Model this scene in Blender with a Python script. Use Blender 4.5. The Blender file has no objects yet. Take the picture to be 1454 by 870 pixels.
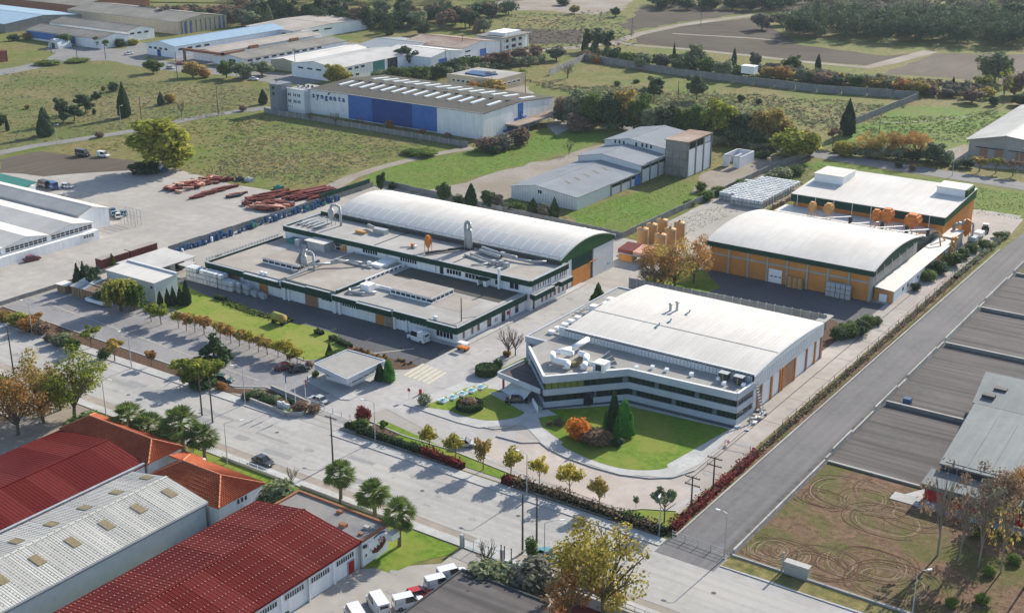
import bpy, math, random
import numpy as np
from mathutils import Vector
R = math.radians
rnd = random.Random(7)
sc = bpy.context.scene
COL = sc.collection

# ---------------------------------------------------------------- camera, sky, sun, exposure
FPX, CX, CY, CAMH = 1809.0, 727.0, 435.0, 100.0
PITCH, YAW = math.atan(665 / 1809.0), R(34.8)
cam_d = bpy.data.cameras.new('camera'); cam = bpy.data.objects.new('camera', cam_d); COL.objects.link(cam)
cam.location = (0, 0, CAMH)
cam.rotation_euler = (math.pi / 2 - PITCH, 0, YAW)
cam_d.sensor_width = 36.0
cam_d.lens = 36.0 * FPX / 1454.0
cam_d.clip_start = 1.0; cam_d.clip_end = 6000.0
sc.camera = cam

SUN_EL, SUN_AZ = R(27.5), R(2.5)          # azimuth from +Y towards +X
w = bpy.data.worlds.new('World'); sc.world = w; w.use_nodes = True
nt = w.node_tree
sky = nt.nodes.new('ShaderNodeTexSky'); sky.sky_type = 'NISHITA'; sky.sun_disc = False
sky.sun_elevation = SUN_EL; sky.sun_rotation = SUN_AZ
sky.air_density = 1.0; sky.dust_density = 1.0; sky.ozone_density = 1.2
nt.links.new(sky.outputs[0], nt.nodes['Background'].inputs[0])
nt.nodes['Background'].inputs[1].default_value = 0.13
sd = bpy.data.lights.new('sun', 'SUN'); sun = bpy.data.objects.new('sun', sd); COL.objects.link(sun)
sd.energy = 5.0; sd.angle = R(0.5); sd.color = (1.0, 0.925, 0.80)
sdir = Vector((math.sin(SUN_AZ) * math.cos(SUN_EL), math.cos(SUN_AZ) * math.cos(SUN_EL), math.sin(SUN_EL)))
sun.rotation_euler = sdir.to_track_quat('Z', 'Y').to_euler()
sc.view_settings.view_transform = 'Standard'; sc.view_settings.look = 'None'
sc.view_settings.exposure = 0.56; sc.view_settings.gamma = 1.0
sc.cycles.volume_step_rate = 10; sc.cycles.volume_bounces = 0; sc.cycles.max_bounces = 6
sc.cycles.diffuse_bounces = 2; sc.cycles.glossy_bounces = 2; sc.cycles.transparent_max_bounces = 6

# ---------------------------------------------------------------- where a point of the survey stands in the world
_f = (-math.sin(YAW) * math.cos(PITCH), math.cos(YAW) * math.cos(PITCH), -math.sin(PITCH))
_r = (math.cos(YAW), math.sin(YAW), 0)
_u = (-math.sin(YAW) * math.sin(PITCH), math.cos(YAW) * math.sin(PITCH), math.cos(PITCH))
def at(px, py, z=0.0):
    a = (px - CX) / FPX; b = -(py - CY) / FPX
    d = [_f[i] + a * _r[i] + b * _u[i] for i in range(3)]
    t = (z - CAMH) / d[2]
    return (d[0] * t, d[1] * t)

# ---------------------------------------------------------------- materials
MATS = {}
def M(name, c1, c2=None, scale=1.0, rough=0.85, c3=None, s3=0.05, k3=1.0, stretch=(1, 1, 1), metal=0.0, spec=0.06,
      bump=0.0, obj=False, lo=0.35, hi=0.65, lo3=0.4, hi3=0.6, trans=0.0, streak=None):
    m = bpy.data.materials.new(name); m.use_nodes = True; MATS[name] = m
    n = m.node_tree.nodes; l = m.node_tree.links
    b = n['Principled BSDF']
    b.inputs['Roughness'].default_value = rough; b.inputs['Metallic'].default_value = metal
    b.inputs['Specular IOR Level'].default_value = spec
    if c2 is None:
        b.inputs['Base Color'].default_value = (*c1, 1); return m
    if obj:
        src = n.new('ShaderNodeTexCoord').outputs['Object']
    else:
        src = n.new('ShaderNodeNewGeometry').outputs['Position']
    mp = n.new('ShaderNodeMapping'); mp.inputs['Scale'].default_value = stretch; l.new(src, mp.inputs[0])
    t = n.new('ShaderNodeTexNoise'); t.inputs['Scale'].default_value = scale; t.inputs['Detail'].default_value = 9
    t.inputs['Roughness'].default_value = 0.65
    l.new(mp.outputs[0], t.inputs['Vector'])
    r = n.new('ShaderNodeValToRGB'); r.color_ramp.elements[0].position = lo; r.color_ramp.elements[1].position = hi
    r.color_ramp.elements[0].color = (*c1, 1); r.color_ramp.elements[1].color = (*c2, 1)
    l.new(t.outputs[0], r.inputs[0]); out = r.outputs[0]
    if c3 is not None:
        t3 = n.new('ShaderNodeTexNoise'); t3.inputs['Scale'].default_value = s3; t3.inputs['Detail'].default_value = 6
        t3.inputs['Roughness'].default_value = 0.6
        l.new(src, t3.inputs['Vector'])
        mr = n.new('ShaderNodeMapRange'); mr.inputs[1].default_value = lo3; mr.inputs[2].default_value = hi3
        mr.inputs[4].default_value = k3; l.new(t3.outputs[0], mr.inputs[0])
        mx = n.new('ShaderNodeMix'); mx.data_type = 'RGBA'
        l.new(mr.outputs[0], mx.inputs[0]); l.new(out, mx.inputs[6]); mx.inputs[7].default_value = (*c3, 1)
        out = mx.outputs[2]
    if streak is not None:                 # (stretch, scale, amount, colour): long worn marks
        st, ss, am, cc = streak
        m2 = n.new('ShaderNodeMapping'); m2.inputs['Scale'].default_value = st; l.new(src, m2.inputs[0])
        t4 = n.new('ShaderNodeTexNoise'); t4.inputs['Scale'].default_value = ss; t4.inputs['Detail'].default_value = 4
        l.new(m2.outputs[0], t4.inputs['Vector'])
        mr = n.new('ShaderNodeMapRange'); mr.inputs[1].default_value = .42; mr.inputs[2].default_value = .68
        mr.inputs[4].default_value = am; l.new(t4.outputs[0], mr.inputs[0])
        mx = n.new('ShaderNodeMix'); mx.data_type = 'RGBA'
        l.new(mr.outputs[0], mx.inputs[0]); l.new(out, mx.inputs[6]); mx.inputs[7].default_value = (*cc, 1)
        out = mx.outputs[2]
    l.new(out, b.inputs['Base Color'])
    if bump:
        bp = n.new('ShaderNodeBump'); bp.inputs['Strength'].default_value = bump; bp.inputs['Distance'].default_value = 0.15
        l.new(t.outputs[0], bp.inputs['Height']); l.new(bp.outputs[0], b.inputs['Normal'])
    return m

def leafmat(name, dark, light, third=None, kt=0.4):
    """leaves: each leaf clump carries its own tone 'v'; each plant its own random shift"""
    m = bpy.data.materials.new(name); m.use_nodes = True; MATS[name] = m
    n = m.node_tree.nodes; l = m.node_tree.links
    b = n['Principled BSDF']; b.inputs['Roughness'].default_value = 0.7; b.inputs['Specular IOR Level'].default_value = 0.04
    a = n.new('ShaderNodeAttribute'); a.attribute_name = 'v'
    oi = n.new('ShaderNodeObjectInfo')
    ad = n.new('ShaderNodeMath'); ad.operation = 'MULTIPLY_ADD'; ad.inputs[1].default_value = 0.3
    l.new(oi.outputs['Random'], ad.inputs[0]); l.new(a.outputs['Fac'], ad.inputs[2])
    sb = n.new('ShaderNodeMath'); sb.operation = 'SUBTRACT'; sb.inputs[1].default_value = 0.13; l.new(ad.outputs[0], sb.inputs[0])
    r = n.new('ShaderNodeValToRGB'); r.color_ramp.elements[0].color = (*dark, 1); r.color_ramp.elements[1].color = (*light, 1)
    if third:
        e = r.color_ramp.elements.new(0.62); e.color = (*third, 1)
    l.new(sb.outputs[0], r.inputs[0]); l.new(r.outputs[0], b.inputs['Base Color'])
    tr = n.new('ShaderNodeBsdfTranslucent'); l.new(r.outputs[0], tr.inputs[0])
    mx = n.new('ShaderNodeMixShader'); mx.inputs[0].default_value = kt
    l.new(b.outputs[0], mx.inputs[1]); l.new(tr.outputs[0], mx.inputs[2])
    l.new(mx.outputs[0], n['Material Output'].inputs[0])
    return m

# ground
M('meadow', (0.069, 0.084, 0.023), (0.280, 0.222, 0.089), .55, c3=(0.095, 0.150, 0.023), s3=.035, k3=.75, bump=.8, lo=.36, hi=.66, lo3=.42, hi3=.58, streak=((1, .6, 1), .16, .5, (0.224, 0.186, 0.089)))
M('meadow_dry', (0.095, 0.094, 0.036), (0.291, 0.236, 0.116), .6, c3=(0.084, 0.132, 0.027), s3=.03, k3=.7, bump=.8, lo=.36, hi=.66, streak=((.6, 1, 1), .12, .45, (0.134, 0.132, 0.047)))
M('meadow_green', (.050, .115, .010), (.15, .255, .035), .6, c3=(.17, .17, .05), s3=.06, k3=.5, bump=.7, lo=.34, hi=.66, streak=((1, .7, 1), .25, .35, (.12, .13, .04)))
M('lawn', (0.090, 0.163, 0.016), (0.166, 0.247, 0.036), .8, c3=(0.223, 0.236, 0.050), s3=.13, k3=.7, bump=.4, lo=.36, hi=.64, lo3=.44, hi3=.6)
M('lawn_pale', (0.124, 0.200, 0.024), (0.221, 0.278, 0.048), .8, c3=(0.267, 0.263, 0.072), s3=.13, k3=.7, bump=.4, lo=.36, hi=.64)
M('plough', (.045, .034, .026), (.085, .066, .052), .5, stretch=(.12, 1, 1), c3=(.10, .085, .062), s3=.02, k3=.6, bump=.8, lo=.38, hi=.62)
M('plough_pale', (0.103, 0.086, 0.070), (0.147, 0.123, 0.101), .5, stretch=(1, .08, 1), c3=(0.082, 0.063, 0.049), s3=.02, k3=.5, bump=.4)
M('soil', (0.110, 0.064, 0.042), (0.220, 0.140, 0.090), .8, c3=(0.097, 0.105, 0.030), s3=.13, k3=.85, bump=.8, lo=.36, hi=.64, lo3=.44, hi3=.60)
M('soil_dark', (0.076, 0.042, 0.025), (0.106, 0.064, 0.039), 1.2, bump=.4)
M('road_mend', (0.255, 0.255, 0.255), (0.315, 0.315, 0.310), 1.2)
M('yard_stain', (.27, .26, .245), (.36, .35, .33), 1.4)
M('car_park_paving', (.20, .195, .20), (.27, .262, .265), 1.0, c3=(.32, .31, .31), s3=.09, k3=.6)
M('dirt_pale', (.20, .15, .10), (.28, .215, .15), 1.4)
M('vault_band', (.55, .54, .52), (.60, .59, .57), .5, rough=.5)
M('mulch', (0.080, 0.048, 0.032), (0.136, 0.088, 0.060), 2.0, bump=.5)
M('gravel', (0.255, 0.230, 0.200), (0.357, 0.327, 0.289), .8, c3=(0.230, 0.187, 0.136), s3=.05, k3=.7, bump=.2)
M('asphalt', (0.323, 0.317, 0.303), (0.400, 0.393, 0.372), .9, c3=(0.472, 0.449, 0.413), s3=.05, k3=.6, streak=((.012, .9, 1), 1.0, .35, (0.264, 0.260, 0.252)))
M('asphalt_lane', (0.144, 0.140, 0.144), (0.183, 0.180, 0.180), .8, c3=(0.218, 0.210, 0.210), s3=.06, k3=.6, streak=((1.1, .01, 1), 1.0, .45, (0.109, 0.104, 0.109)))
M('asphalt_dark', (0.108, 0.100, 0.100), (0.137, 0.127, 0.125), .7, c3=(0.155, 0.143, 0.137), s3=.08, k3=.8, streak=((.03, .7, 1), 1.0, .95, (0.076, 0.070, 0.069)))
M('asphalt_far', (0.176, 0.176, 0.180), (0.240, 0.236, 0.232), .6, c3=(0.288, 0.272, 0.248), s3=.08, k3=.5)
M('pavers', (0.097, 0.097, 0.105), (0.123, 0.123, 0.130), 1.2, c3=(0.141, 0.139, 0.141), s3=.09, k3=.6)
M('pavers_light', (0.370, 0.358, 0.347), (0.470, 0.454, 0.437), .6, c3=(0.336, 0.319, 0.302), s3=.08, k3=.6)
M('concrete_yard', (0.360, 0.336, 0.307), (0.447, 0.418, 0.384), .35, c3=(0.301, 0.282, 0.258), s3=.04, k3=.65, streak=((.05, .5, 1), .7, .3, (0.282, 0.262, 0.243)))
M('concrete_drive', (0.381, 0.342, 0.308), (0.470, 0.426, 0.386), .5, c3=(0.325, 0.291, 0.263), s3=.07, k3=.7, streak=((.5, .03, 1), 1.0, .35, (0.291, 0.263, 0.235)))
M('concrete_pink', (0.440, 0.380, 0.341), (0.517, 0.457, 0.413), .6, c3=(0.363, 0.319, 0.286), s3=.09, k3=.7)
M('sidewalk', (0.418, 0.418, 0.407), (0.517, 0.512, 0.495), 1.0, c3=(0.341, 0.336, 0.325), s3=.15, k3=.6)
M('verge', (0.319, 0.264, 0.226), (0.407, 0.347, 0.303), .8, c3=(0.264, 0.248, 0.209), s3=.12, k3=.7)
M('kerb', (.42, .41, .39), (.50, .485, .46), 1.5)
M('joint', (.10, .095, .09), (.14, .135, .13), 2.0)
M('line_pale', (.52, .48, .36), (.60, .55, .42), 1.0)
M('line_white', (.6, .6, .58), (.72, .72, .70), 2.0)
# walls and metal
M('white_wall', (0.832, 0.857, 0.882), (0.900, 0.900, 0.900), .6, c3=(0.731, 0.743, 0.756), s3=.25, k3=.4, streak=((1.6, 1.6, .10), 1.0, .45, (0.630, 0.630, 0.609)))
M('white_clean', (0.799, 0.810, 0.821), (0.864, 0.864, 0.864), .6)
M('grey_panel', (0.576, 0.604, 0.625), (0.645, 0.673, 0.692), .8, rough=.5)
M('office_stone', (0.466, 0.506, 0.557), (0.537, 0.576, 0.627), .7, c3=(0.425, 0.460, 0.506), s3=.3, k3=.5)
M('fascia_green', (0.014, 0.050, 0.036), (0.024, 0.068, 0.048), .6, rough=.6)
M('fascia_green_bright', (.02, .075, .03), (.035, .10, .04), .6, rough=.6)
M('orange_wall', (0.552, 0.237, 0.061), (0.626, 0.285, 0.083), .5, c3=(0.460, 0.199, 0.066), s3=.2, k3=.5)
M('orange_paint', (.62, .26, .07), (.70, .31, .09), .5, rough=.5, c3=(.45, .17, .05), s3=.6, k3=.4)
M('orange_steel', (.62, .20, .05), (.70, .25, .06), 1.0, rough=.5, c3=(.35, .13, .05), s3=.9, k3=.5)
M('door_brown', (.40, .21, .12), (.50, .28, .16), 2.0, c3=(.30, .17, .11), s3=.5, k3=.6)
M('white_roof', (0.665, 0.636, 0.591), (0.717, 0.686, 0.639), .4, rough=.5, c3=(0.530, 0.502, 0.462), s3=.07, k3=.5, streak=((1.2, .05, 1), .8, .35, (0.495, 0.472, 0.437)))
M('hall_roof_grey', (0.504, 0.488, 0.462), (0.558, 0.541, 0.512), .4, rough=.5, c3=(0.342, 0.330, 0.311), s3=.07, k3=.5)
M('roof_blue_grey', (0.266, 0.288, 0.306), (0.311, 0.331, 0.347), .4, rough=.42, c3=(0.222, 0.238, 0.258), s3=.07, k3=.6)
M('roof_bitumen', (0.087, 0.084, 0.073), (0.108, 0.103, 0.090), .5, c3=(0.122, 0.113, 0.096), s3=.05, k3=.5, streak=((.02, .6, 1), 1, .3, (0.069, 0.067, 0.058)))
M('roof_screed', (0.375, 0.338, 0.301), (0.447, 0.409, 0.372), .35, c3=(0.302, 0.267, 0.237), s3=.09, k3=.7, streak=((.3, .5, 1), .5, .3, (0.259, 0.235, 0.207)))
M('roof_grey_screed', (0.378, 0.365, 0.342), (0.450, 0.432, 0.410), .35, c3=(0.297, 0.288, 0.270), s3=.08, k3=.7)
M('roof_office', (0.314, 0.302, 0.282), (0.380, 0.367, 0.339), .6, c3=(0.285, 0.274, 0.255), s3=.12, k3=.6)
M('roof_fibre', (0.245, 0.235, 0.211), (0.306, 0.292, 0.262), .5, c3=(0.197, 0.184, 0.160), s3=.08, k3=.7, streak=((.03, .8, 1), 1, .35, (0.170, 0.160, 0.139)))
M('roof_rust', (.33, .25, .20), (.42, .35, .30), .5, c3=(.22, .14, .10), s3=.07, k3=.7)
M('roof_blue', (.25, .36, .46), (.31, .42, .52), .4, rough=.45)
M('red_metal', (0.109, 0.012, 0.009), (0.138, 0.016, 0.013), .6, rough=.5, c3=(0.093, 0.009, 0.009), s3=.15, k3=.6)
M('red_metal_b', (0.129, 0.021, 0.016), (0.156, 0.023, 0.021), .6, rough=.55)
M('silver_roof_b', (0.402, 0.392, 0.358), (0.479, 0.467, 0.427), .7, rough=.5)
M('red_rib', (.42, .09, .07), (.48, .12, .10), 1.0, rough=.45)
M('terracotta', (.33, .085, .04), (.44, .14, .07), 1.4, c3=(.33, .08, .04), s3=.4, k3=.5, obj=False)
M('terracotta_ridge', (.58, .21, .12), (.66, .27, .16), 1.4)
M('silver_roof', (0.503, 0.490, 0.448), (0.575, 0.559, 0.512), .7, rough=.45, c3=(0.422, 0.412, 0.376), s3=.12, k3=.5)
M('fibre_grey', (0.162, 0.184, 0.191), (0.201, 0.223, 0.230), .5, rough=.65, c3=(0.136, 0.156, 0.162), s3=.1, k3=.5, streak=((1, .05, 1), 1.2, .35, (0.247, 0.266, 0.266)))
M('skylight_brown', (.20, .165, .10), (.28, .23, .14), 2.0, rough=.5)
M('skylight', (.66, .70, .70), (.76, .78, .77), 1.0, rough=.3)
M('blue_panel', (.055, .15, .42), (.07, .18, .48), .5, rough=.5)
M('blue_panel_dark', (.022, .07, .24), (.03, .085, .28), .5, rough=.5)
M('grey_block', (.20, .22, .25), (.26, .28, .31), 1.0, c3=(.17, .19, .215), s3=.5, k3=.4)
M('old_concrete', (.22, .21, .19), (.32, .305, .275), .5, c3=(.12, .12, .11), s3=.18, k3=.7, streak=((1, 1, .08), 1.0, .5, (.13, .128, .12)))
M('concrete', (.38, .37, .345), (.46, .45, .42), .8, c3=(.30, .29, .265), s3=.2, k3=.6)
M('panel_grey', (.22, .225, .22), (.30, .305, .30), .8, c3=(.18, .18, .17), s3=.3, k3=.5)
M('beige_wall', (.47, .40, .29), (.54, .465, .345), .5, c3=(.42, .36, .27), s3=.3, k3=.5)
M('brick_brown', (.26, .12, .07), (.33, .16, .10), 1.5)
M('rust', (0.187, 0.064, 0.041), (0.281, 0.102, 0.068), 1.2, c3=(0.119, 0.051, 0.045), s3=.4, k3=.7)
M('rust_red', (0.189, 0.046, 0.032), (0.248, 0.079, 0.058), 1.2, c3=(0.135, 0.037, 0.032), s3=.4, k3=.7)
M('rust_pink', (.62, .33, .24), (.70, .42, .33), 1.2)
M('container_red', (.16, .045, .04), (.20, .06, .055), 1.2, rough=.6)
M('wood', (.25, .17, .10), (.36, .26, .16), 1.5, stretch=(1, 1, .3))
M('pole_wood', (.075, .062, .05), (.12, .10, .08), 2.0)
M('pole_steel', (.40, .42, .43), (.46, .48, .49), 2.0, rough=.5, metal=.3)
M('galv', (0.368, 0.384, 0.392), (0.464, 0.480, 0.488), 1.0, rough=.42, spec=.3, metal=.12, c3=(0.304, 0.320, 0.328), s3=.8, k3=.6)
M('dark_metal', (.05, .055, .06), (.08, .085, .09), 1.0, rough=.5)
M('silo_tan', (.56, .29, .10), (.64, .36, .14), .6, rough=.55, c3=(.50, .30, .13), s3=.5, k3=.5)
M('tote_white', (.62, .65, .66), (.74, .76, .77), 1.0, rough=.5)
M('tote_grey', (.38, .42, .44), (.47, .51, .53), 1.0, rough=.5)
M('tarp_blue', (0.035, 0.090, 0.187), (0.062, 0.128, 0.239), 1.2, rough=.5)
M('tarp_green', (.05, .20, .16), (.08, .26, .22), 1.2, rough=.5)
M('red_paint', (.36, .025, .025), (.42, .035, .03), 1.0, rough=.5)
M('magenta_paint', (.50, .05, .16), (.56, .07, .19), 1.0, rough=.5)
M('tank_green', (.30, .34, .08), (.38, .42, .12), 1.0, rough=.4, c3=(.40, .22, .08), s3=.4, k3=.7)
M('water', (.10, .34, .38), (.16, .44, .48), .8, rough=.12, spec=.5)
M('glass', (.012, .018, .022), (.028, .036, .042), .4, rough=.12, spec=.6)
M('glass_office', (.010, .022, .018), (.03, .05, .042), .25, rough=.15, spec=.5)
M('glass_blind', (.20, .13, .10), (.30, .19, .15), .8, rough=.4)
M('glass_pale', (.10, .13, .14), (.20, .23, .24), .5, rough=.2)
M('glass_yellow', (.16, .19, .05), (.22, .25, .08), .8, rough=.2)
M('sack_plastic', (.42, .47, .49), (.70, .73, .74), .9, rough=.4)
M('bark', (.12, .095, .07), (.20, .165, .125), 2.0, obj=True)
M('bark_pale', (.24, .21, .17), (.34, .30, .25), 2.0, obj=True)
M('tyre', (.015, .015, .016)); M('rim', (.35, .36, .37), rough=.35, metal=.6)
M('car_glass', (.012, .016, .02), rough=.08, spec=.7)
M('lamp_clear', (.65, .66, .66), rough=.2); M('lamp_red', (.35, .02, .02), rough=.3)
M('hedge_core', (.014, .02, .008)); M('hedge_core_red', (.05, .018, .014))
for k, c in dict(white=(.72, .73, .74), silver=(.42, .44, .46), black=(.018, .019, .022), dark=(.05, .055, .065), red=(.45, .03, .025),
                 darkred=(.16, .015, .02), green=(.03, .10, .09), blue=(.03, .08, .22), teal=(.10, .28, .34), grey=(.16, .17, .185)).items():
    M('paint_' + k, c, rough=.25, spec=.6)
leafmat('leaf_green', (0.035, 0.079, 0.018), (0.166, 0.245, 0.061))
leafmat('leaf_dark', (0.021, 0.049, 0.021), (0.088, 0.140, 0.056), kt=0.22)
leafmat('leaf_pine', (0.028, 0.060, 0.032), (0.108, 0.154, 0.079), kt=0.22)
leafmat('leaf_cypress', (0.015, 0.039, 0.018), (0.060, 0.099, 0.039), kt=0.16)
leafmat('leaf_thuja', (0.032, 0.123, 0.021), (0.105, 0.298, 0.052), kt=0.26)
leafmat('leaf_yellow', (0.189, 0.170, 0.029), (0.754, 0.566, 0.094), (0.415, 0.377, 0.066), kt=0.50)
leafmat('leaf_yellowgreen', (0.109, 0.145, 0.021), (0.544, 0.508, 0.090), (0.254, 0.290, 0.054), kt=0.50)
leafmat('leaf_autumn', (0.235, 0.138, 0.049), (0.783, 0.470, 0.157), (0.392, 0.332, 0.097), kt=0.50)
leafmat('leaf_rust', (0.196, 0.088, 0.035), (0.705, 0.332, 0.117), (0.392, 0.235, 0.078), kt=0.47)
leafmat('leaf_golden', (.15, .12, .022), (.56, .44, .11), (.32, .28, .06), kt=.5)
leafmat('leaf_orange', (0.350, 0.110, 0.015), (0.750, 0.280, 0.050), kt=0.50)
leafmat('leaf_olive', (0.091, 0.121, 0.060), (0.322, 0.362, 0.201), kt=0.26)
leafmat('leaf_greyed', (0.088, 0.096, 0.070), (0.245, 0.236, 0.175), kt=0.26)
leafmat('leaf_brown', (0.121, 0.081, 0.056), (0.362, 0.252, 0.171), kt=0.26)
leafmat('leaf_red', (.09, .014, .014), (.36, .06, .06), (.19, .03, .032), kt=.3)
leafmat('leaf_palm', (0.052, 0.096, 0.026), (0.228, 0.298, 0.088), kt=0.26)
leafmat('leaf_willow', (0.123, 0.140, 0.026), (0.385, 0.385, 0.088), kt=0.47)
leafmat('leaf_weed', (0.072, 0.131, 0.022), (0.246, 0.319, 0.072), kt=0.40)
leafmat('leaf_dry', (0.203, 0.160, 0.087), (0.478, 0.392, 0.232), kt=0.26)

# ---------------------------------------------------------------- mesh building
OFF = {}
class MB:
    def __init__(s): s.v = []; s.f = []
    def _a(s, vs, fs):
        n = len(s.v); s.v += [tuple(p) for p in vs]; s.f += [tuple(i + n for i in q) for q in fs]; return s
    def box(s, x0, x1, y0, y1, z0, z1):
        return s._a([(x0, y0, z0), (x1, y0, z0), (x1, y1, z0), (x0, y1, z0), (x0, y0, z1), (x1, y0, z1), (x1, y1, z1), (x0, y1, z1)],
                    [(0, 3, 2, 1), (4, 5, 6, 7), (0, 1, 5, 4), (1, 2, 6, 5), (2, 3, 7, 6), (3, 0, 4, 7)])
    def prism(s, pts, z0, z1):
        a = sum(pts[i][0] * pts[(i + 1) % len(pts)][1] - pts[(i + 1) % len(pts)][0] * pts[i][1] for i in range(len(pts)))
        if a < 0: pts = pts[::-1]
        k = len(pts)
        z0 = z0 if isinstance(z0, (list, tuple)) else [z0] * k
        z1 = z1 if isinstance(z1, (list, tuple)) else [z1] * k
        return s._a([(p[0], p[1], z0[i]) for i, p in enumerate(pts)] + [(p[0], p[1], z1[i]) for i, p in enumerate(pts)],
                    [tuple(range(k - 1, -1, -1)), tuple(range(k, 2 * k))] + [(i, (i + 1) % k, k + (i + 1) % k, k + i) for i in range(k)])
    def extx(s, prof, x0, x1):        # prof: (y, z) ring
        k = len(prof)
        return s._a([(x0, y, z) for y, z in prof] + [(x1, y, z) for y, z in prof],
                    [tuple(range(k - 1, -1, -1)), tuple(range(k, 2 * k))] + [(i, (i + 1) % k, k + (i + 1) % k, k + i) for i in range(k)])
    def exty(s, prof, y0, y1):        # prof: (x, z) ring
        k = len(prof)
        return s._a([(x, y0, z) for x, z in prof] + [(x, y1, z) for x, z in prof],
                    [tuple(range(k)), tuple(range(2 * k - 1, k - 1, -1))] + [(i, k + i, k + (i + 1) % k, (i + 1) % k) for i in range(k)])
    def tube(s, p0, p1, r0, r1=None, n=8):
        r1 = r0 if r1 is None else r1
        p0 = Vector(p0); p1 = Vector(p1); d = (p1 - p0)
        if d.length < 1e-6: return s
        d.normalize(); a = d.orthogonal().normalized(); b = d.cross(a)
        vs = []
        for p, r in ((p0, r0), (p1, r1)):
            for i in range(n):
                t = 2 * math.pi * i / n; vs.append(p + a * (r * math.cos(t)) + b * (r * math.sin(t)))
        return s._a(vs, [(i, (i + 1) % n, n + (i + 1) % n, n + i) for i in range(n)] + [tuple(range(n - 1, -1, -1)), tuple(range(n, 2 * n))])
    def path(s, pts, r, n=8):
        for i in range(len(pts) - 1): s.tube(pts[i], pts[i + 1], r, r, n)
        return s
    def lathe(s, c, prof, n=14):      # prof: (r, z) from bottom to top
        k = len(prof); vs = []
        for r, z in prof:
            for i in range(n):
                t = 2 * math.pi * i / n; vs.append((c[0] + r * math.cos(t), c[1] + r * math.sin(t), c[2] + z))
        fs = [(j * n + i, j * n + (i + 1) % n, (j + 1) * n + (i + 1) % n, (j + 1) * n + i) for j in range(k - 1) for i in range(n)]
        return s._a(vs, fs + [tuple(range(n - 1, -1, -1)), tuple(range((k - 1) * n, k * n))])
    def bar(s, p0, p1, w, z0, z1):    # a straight wall between two ground points
        dx, dy = p1[0] - p0[0], p1[1] - p0[1]; L = math.hypot(dx, dy) or 1; nx, ny = -dy / L * w / 2, dx / L * w / 2
        return s.prism([(p0[0] + nx, p0[1] + ny), (p0[0] - nx, p0[1] - ny), (p1[0] - nx, p1[1] - ny), (p1[0] + nx, p1[1] + ny)], z0, z1)
    def quad(s, *ps): return s._a(ps, [tuple(range(len(ps)))])
    def build(s, name, mat, parent=None, smooth=False):
        me = bpy.data.meshes.new(name)
        ox = (0, 0, 0)
        if parent is not None: ox = OFF.get(parent.name, (0, 0, 0))
        me.from_pydata([(a - ox[0], b - ox[1], c - ox[2]) for a, b, c in s.v], [], s.f)
        me.materials.append(MATS[mat] if isinstance(mat, str) else mat)
        if smooth: me.polygons.foreach_set('use_smooth', [True] * len(me.polygons))
        me.update()
        o = bpy.data.objects.new(name, me); COL.objects.link(o)
        if parent is not None:
            o.parent = parent; OFF[o.name] = ox
        return o

def T(name, label, cat, loc=(0, 0, 0), group=None, local=False, rz=0.0):
    o = bpy.data.objects.new(name, None); COL.objects.link(o); o.location = loc if len(loc) == 3 else (*loc, 0)
    o.rotation_euler[2] = rz; o.empty_display_size = .5
    o['label'] = label; o['category'] = cat
    if group: o['group'] = group
    OFF[o.name] = (0, 0, 0) if local else tuple(o.location)
    return o
def tag(o, label=None, cat=None, group=None, kind=None):
    if label: o['label'] = label
    if cat: o['category'] = cat
    if group: o['group'] = group
    if kind: o['kind'] = kind
    return o
def setting(name, mb, mat, label=None):
    o = mb.build(name, mat); o['kind'] = 'structure'
    if label: o['label'] = label
    return o
def dup(root, loc=None, rz=None, scale=None, label=None, group=None, mats=None):
    def cp(o, parent):
        c = o.copy(); COL.objects.link(c)
        if parent is not None: c.parent = parent
        if mats and c.type == 'MESH' and c.data.materials and c.data.materials[0].name in mats:
            c.material_slots[0].link = 'OBJECT'; c.material_slots[0].material = MATS[mats[c.data.materials[0].name]]
        for ch in o.children: cp(ch, c)
        return c
    r = cp(root, None)
    if loc is not None: r.location = loc if len(loc) == 3 else (*loc, 0)
    if rz is not None: r.rotation_euler[2] = rz
    if scale is not None: r.scale = scale if isinstance(scale, (tuple, list)) else (scale,) * 3
    if label: r['label'] = label
    if group: r['group'] = group
    return r

NSH = [0]
def sheet(name, pts, z, mat, kind='structure', jit=0.0, label=None, seg=6.0):
    """a flat sheet of ground, its edge optionally ragged"""
    if jit:
        q = []
        for i, p in enumerate(pts):
            r_ = pts[(i + 1) % len(pts)]; L = math.hypot(r_[0] - p[0], r_[1] - p[1]); n = max(1, int(L / seg))
            for k in range(n):
                t = k / n; q.append((p[0] + (r_[0] - p[0]) * t + rnd.uniform(-jit, jit), p[1] + (r_[1] - p[1]) * t + rnd.uniform(-jit, jit)))
        pts = q
    a = sum(pts[i][0] * pts[(i + 1) % len(pts)][1] - pts[(i + 1) % len(pts)][0] * pts[i][1] for i in range(len(pts)))
    if a < 0: pts = pts[::-1]
    NSH[0] += 1; z += (NSH[0] % 24) * .0004
    m = MB(); m.quad(*[(p[0], p[1], z) for p in pts])
    o = m.build(name, mat); o['kind'] = kind
    if label: o['label'] = label
    return o
def strip_pts(pts, w):
    L = []; Rr = []
    for i, p in enumerate(pts):
        a = pts[max(0, i - 1)]; b = pts[min(len(pts) - 1, i + 1)]
        dx, dy = b[0] - a[0], b[1] - a[1]; l_ = math.hypot(dx, dy) or 1
        ww = w[i] if isinstance(w, (list, tuple)) else w
        L.append((p[0] - dy / l_ * ww / 2, p[1] + dx / l_ * ww / 2)); Rr.append((p[0] + dy / l_ * ww / 2, p[1] - dx / l_ * ww / 2))
    return L, Rr
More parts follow.
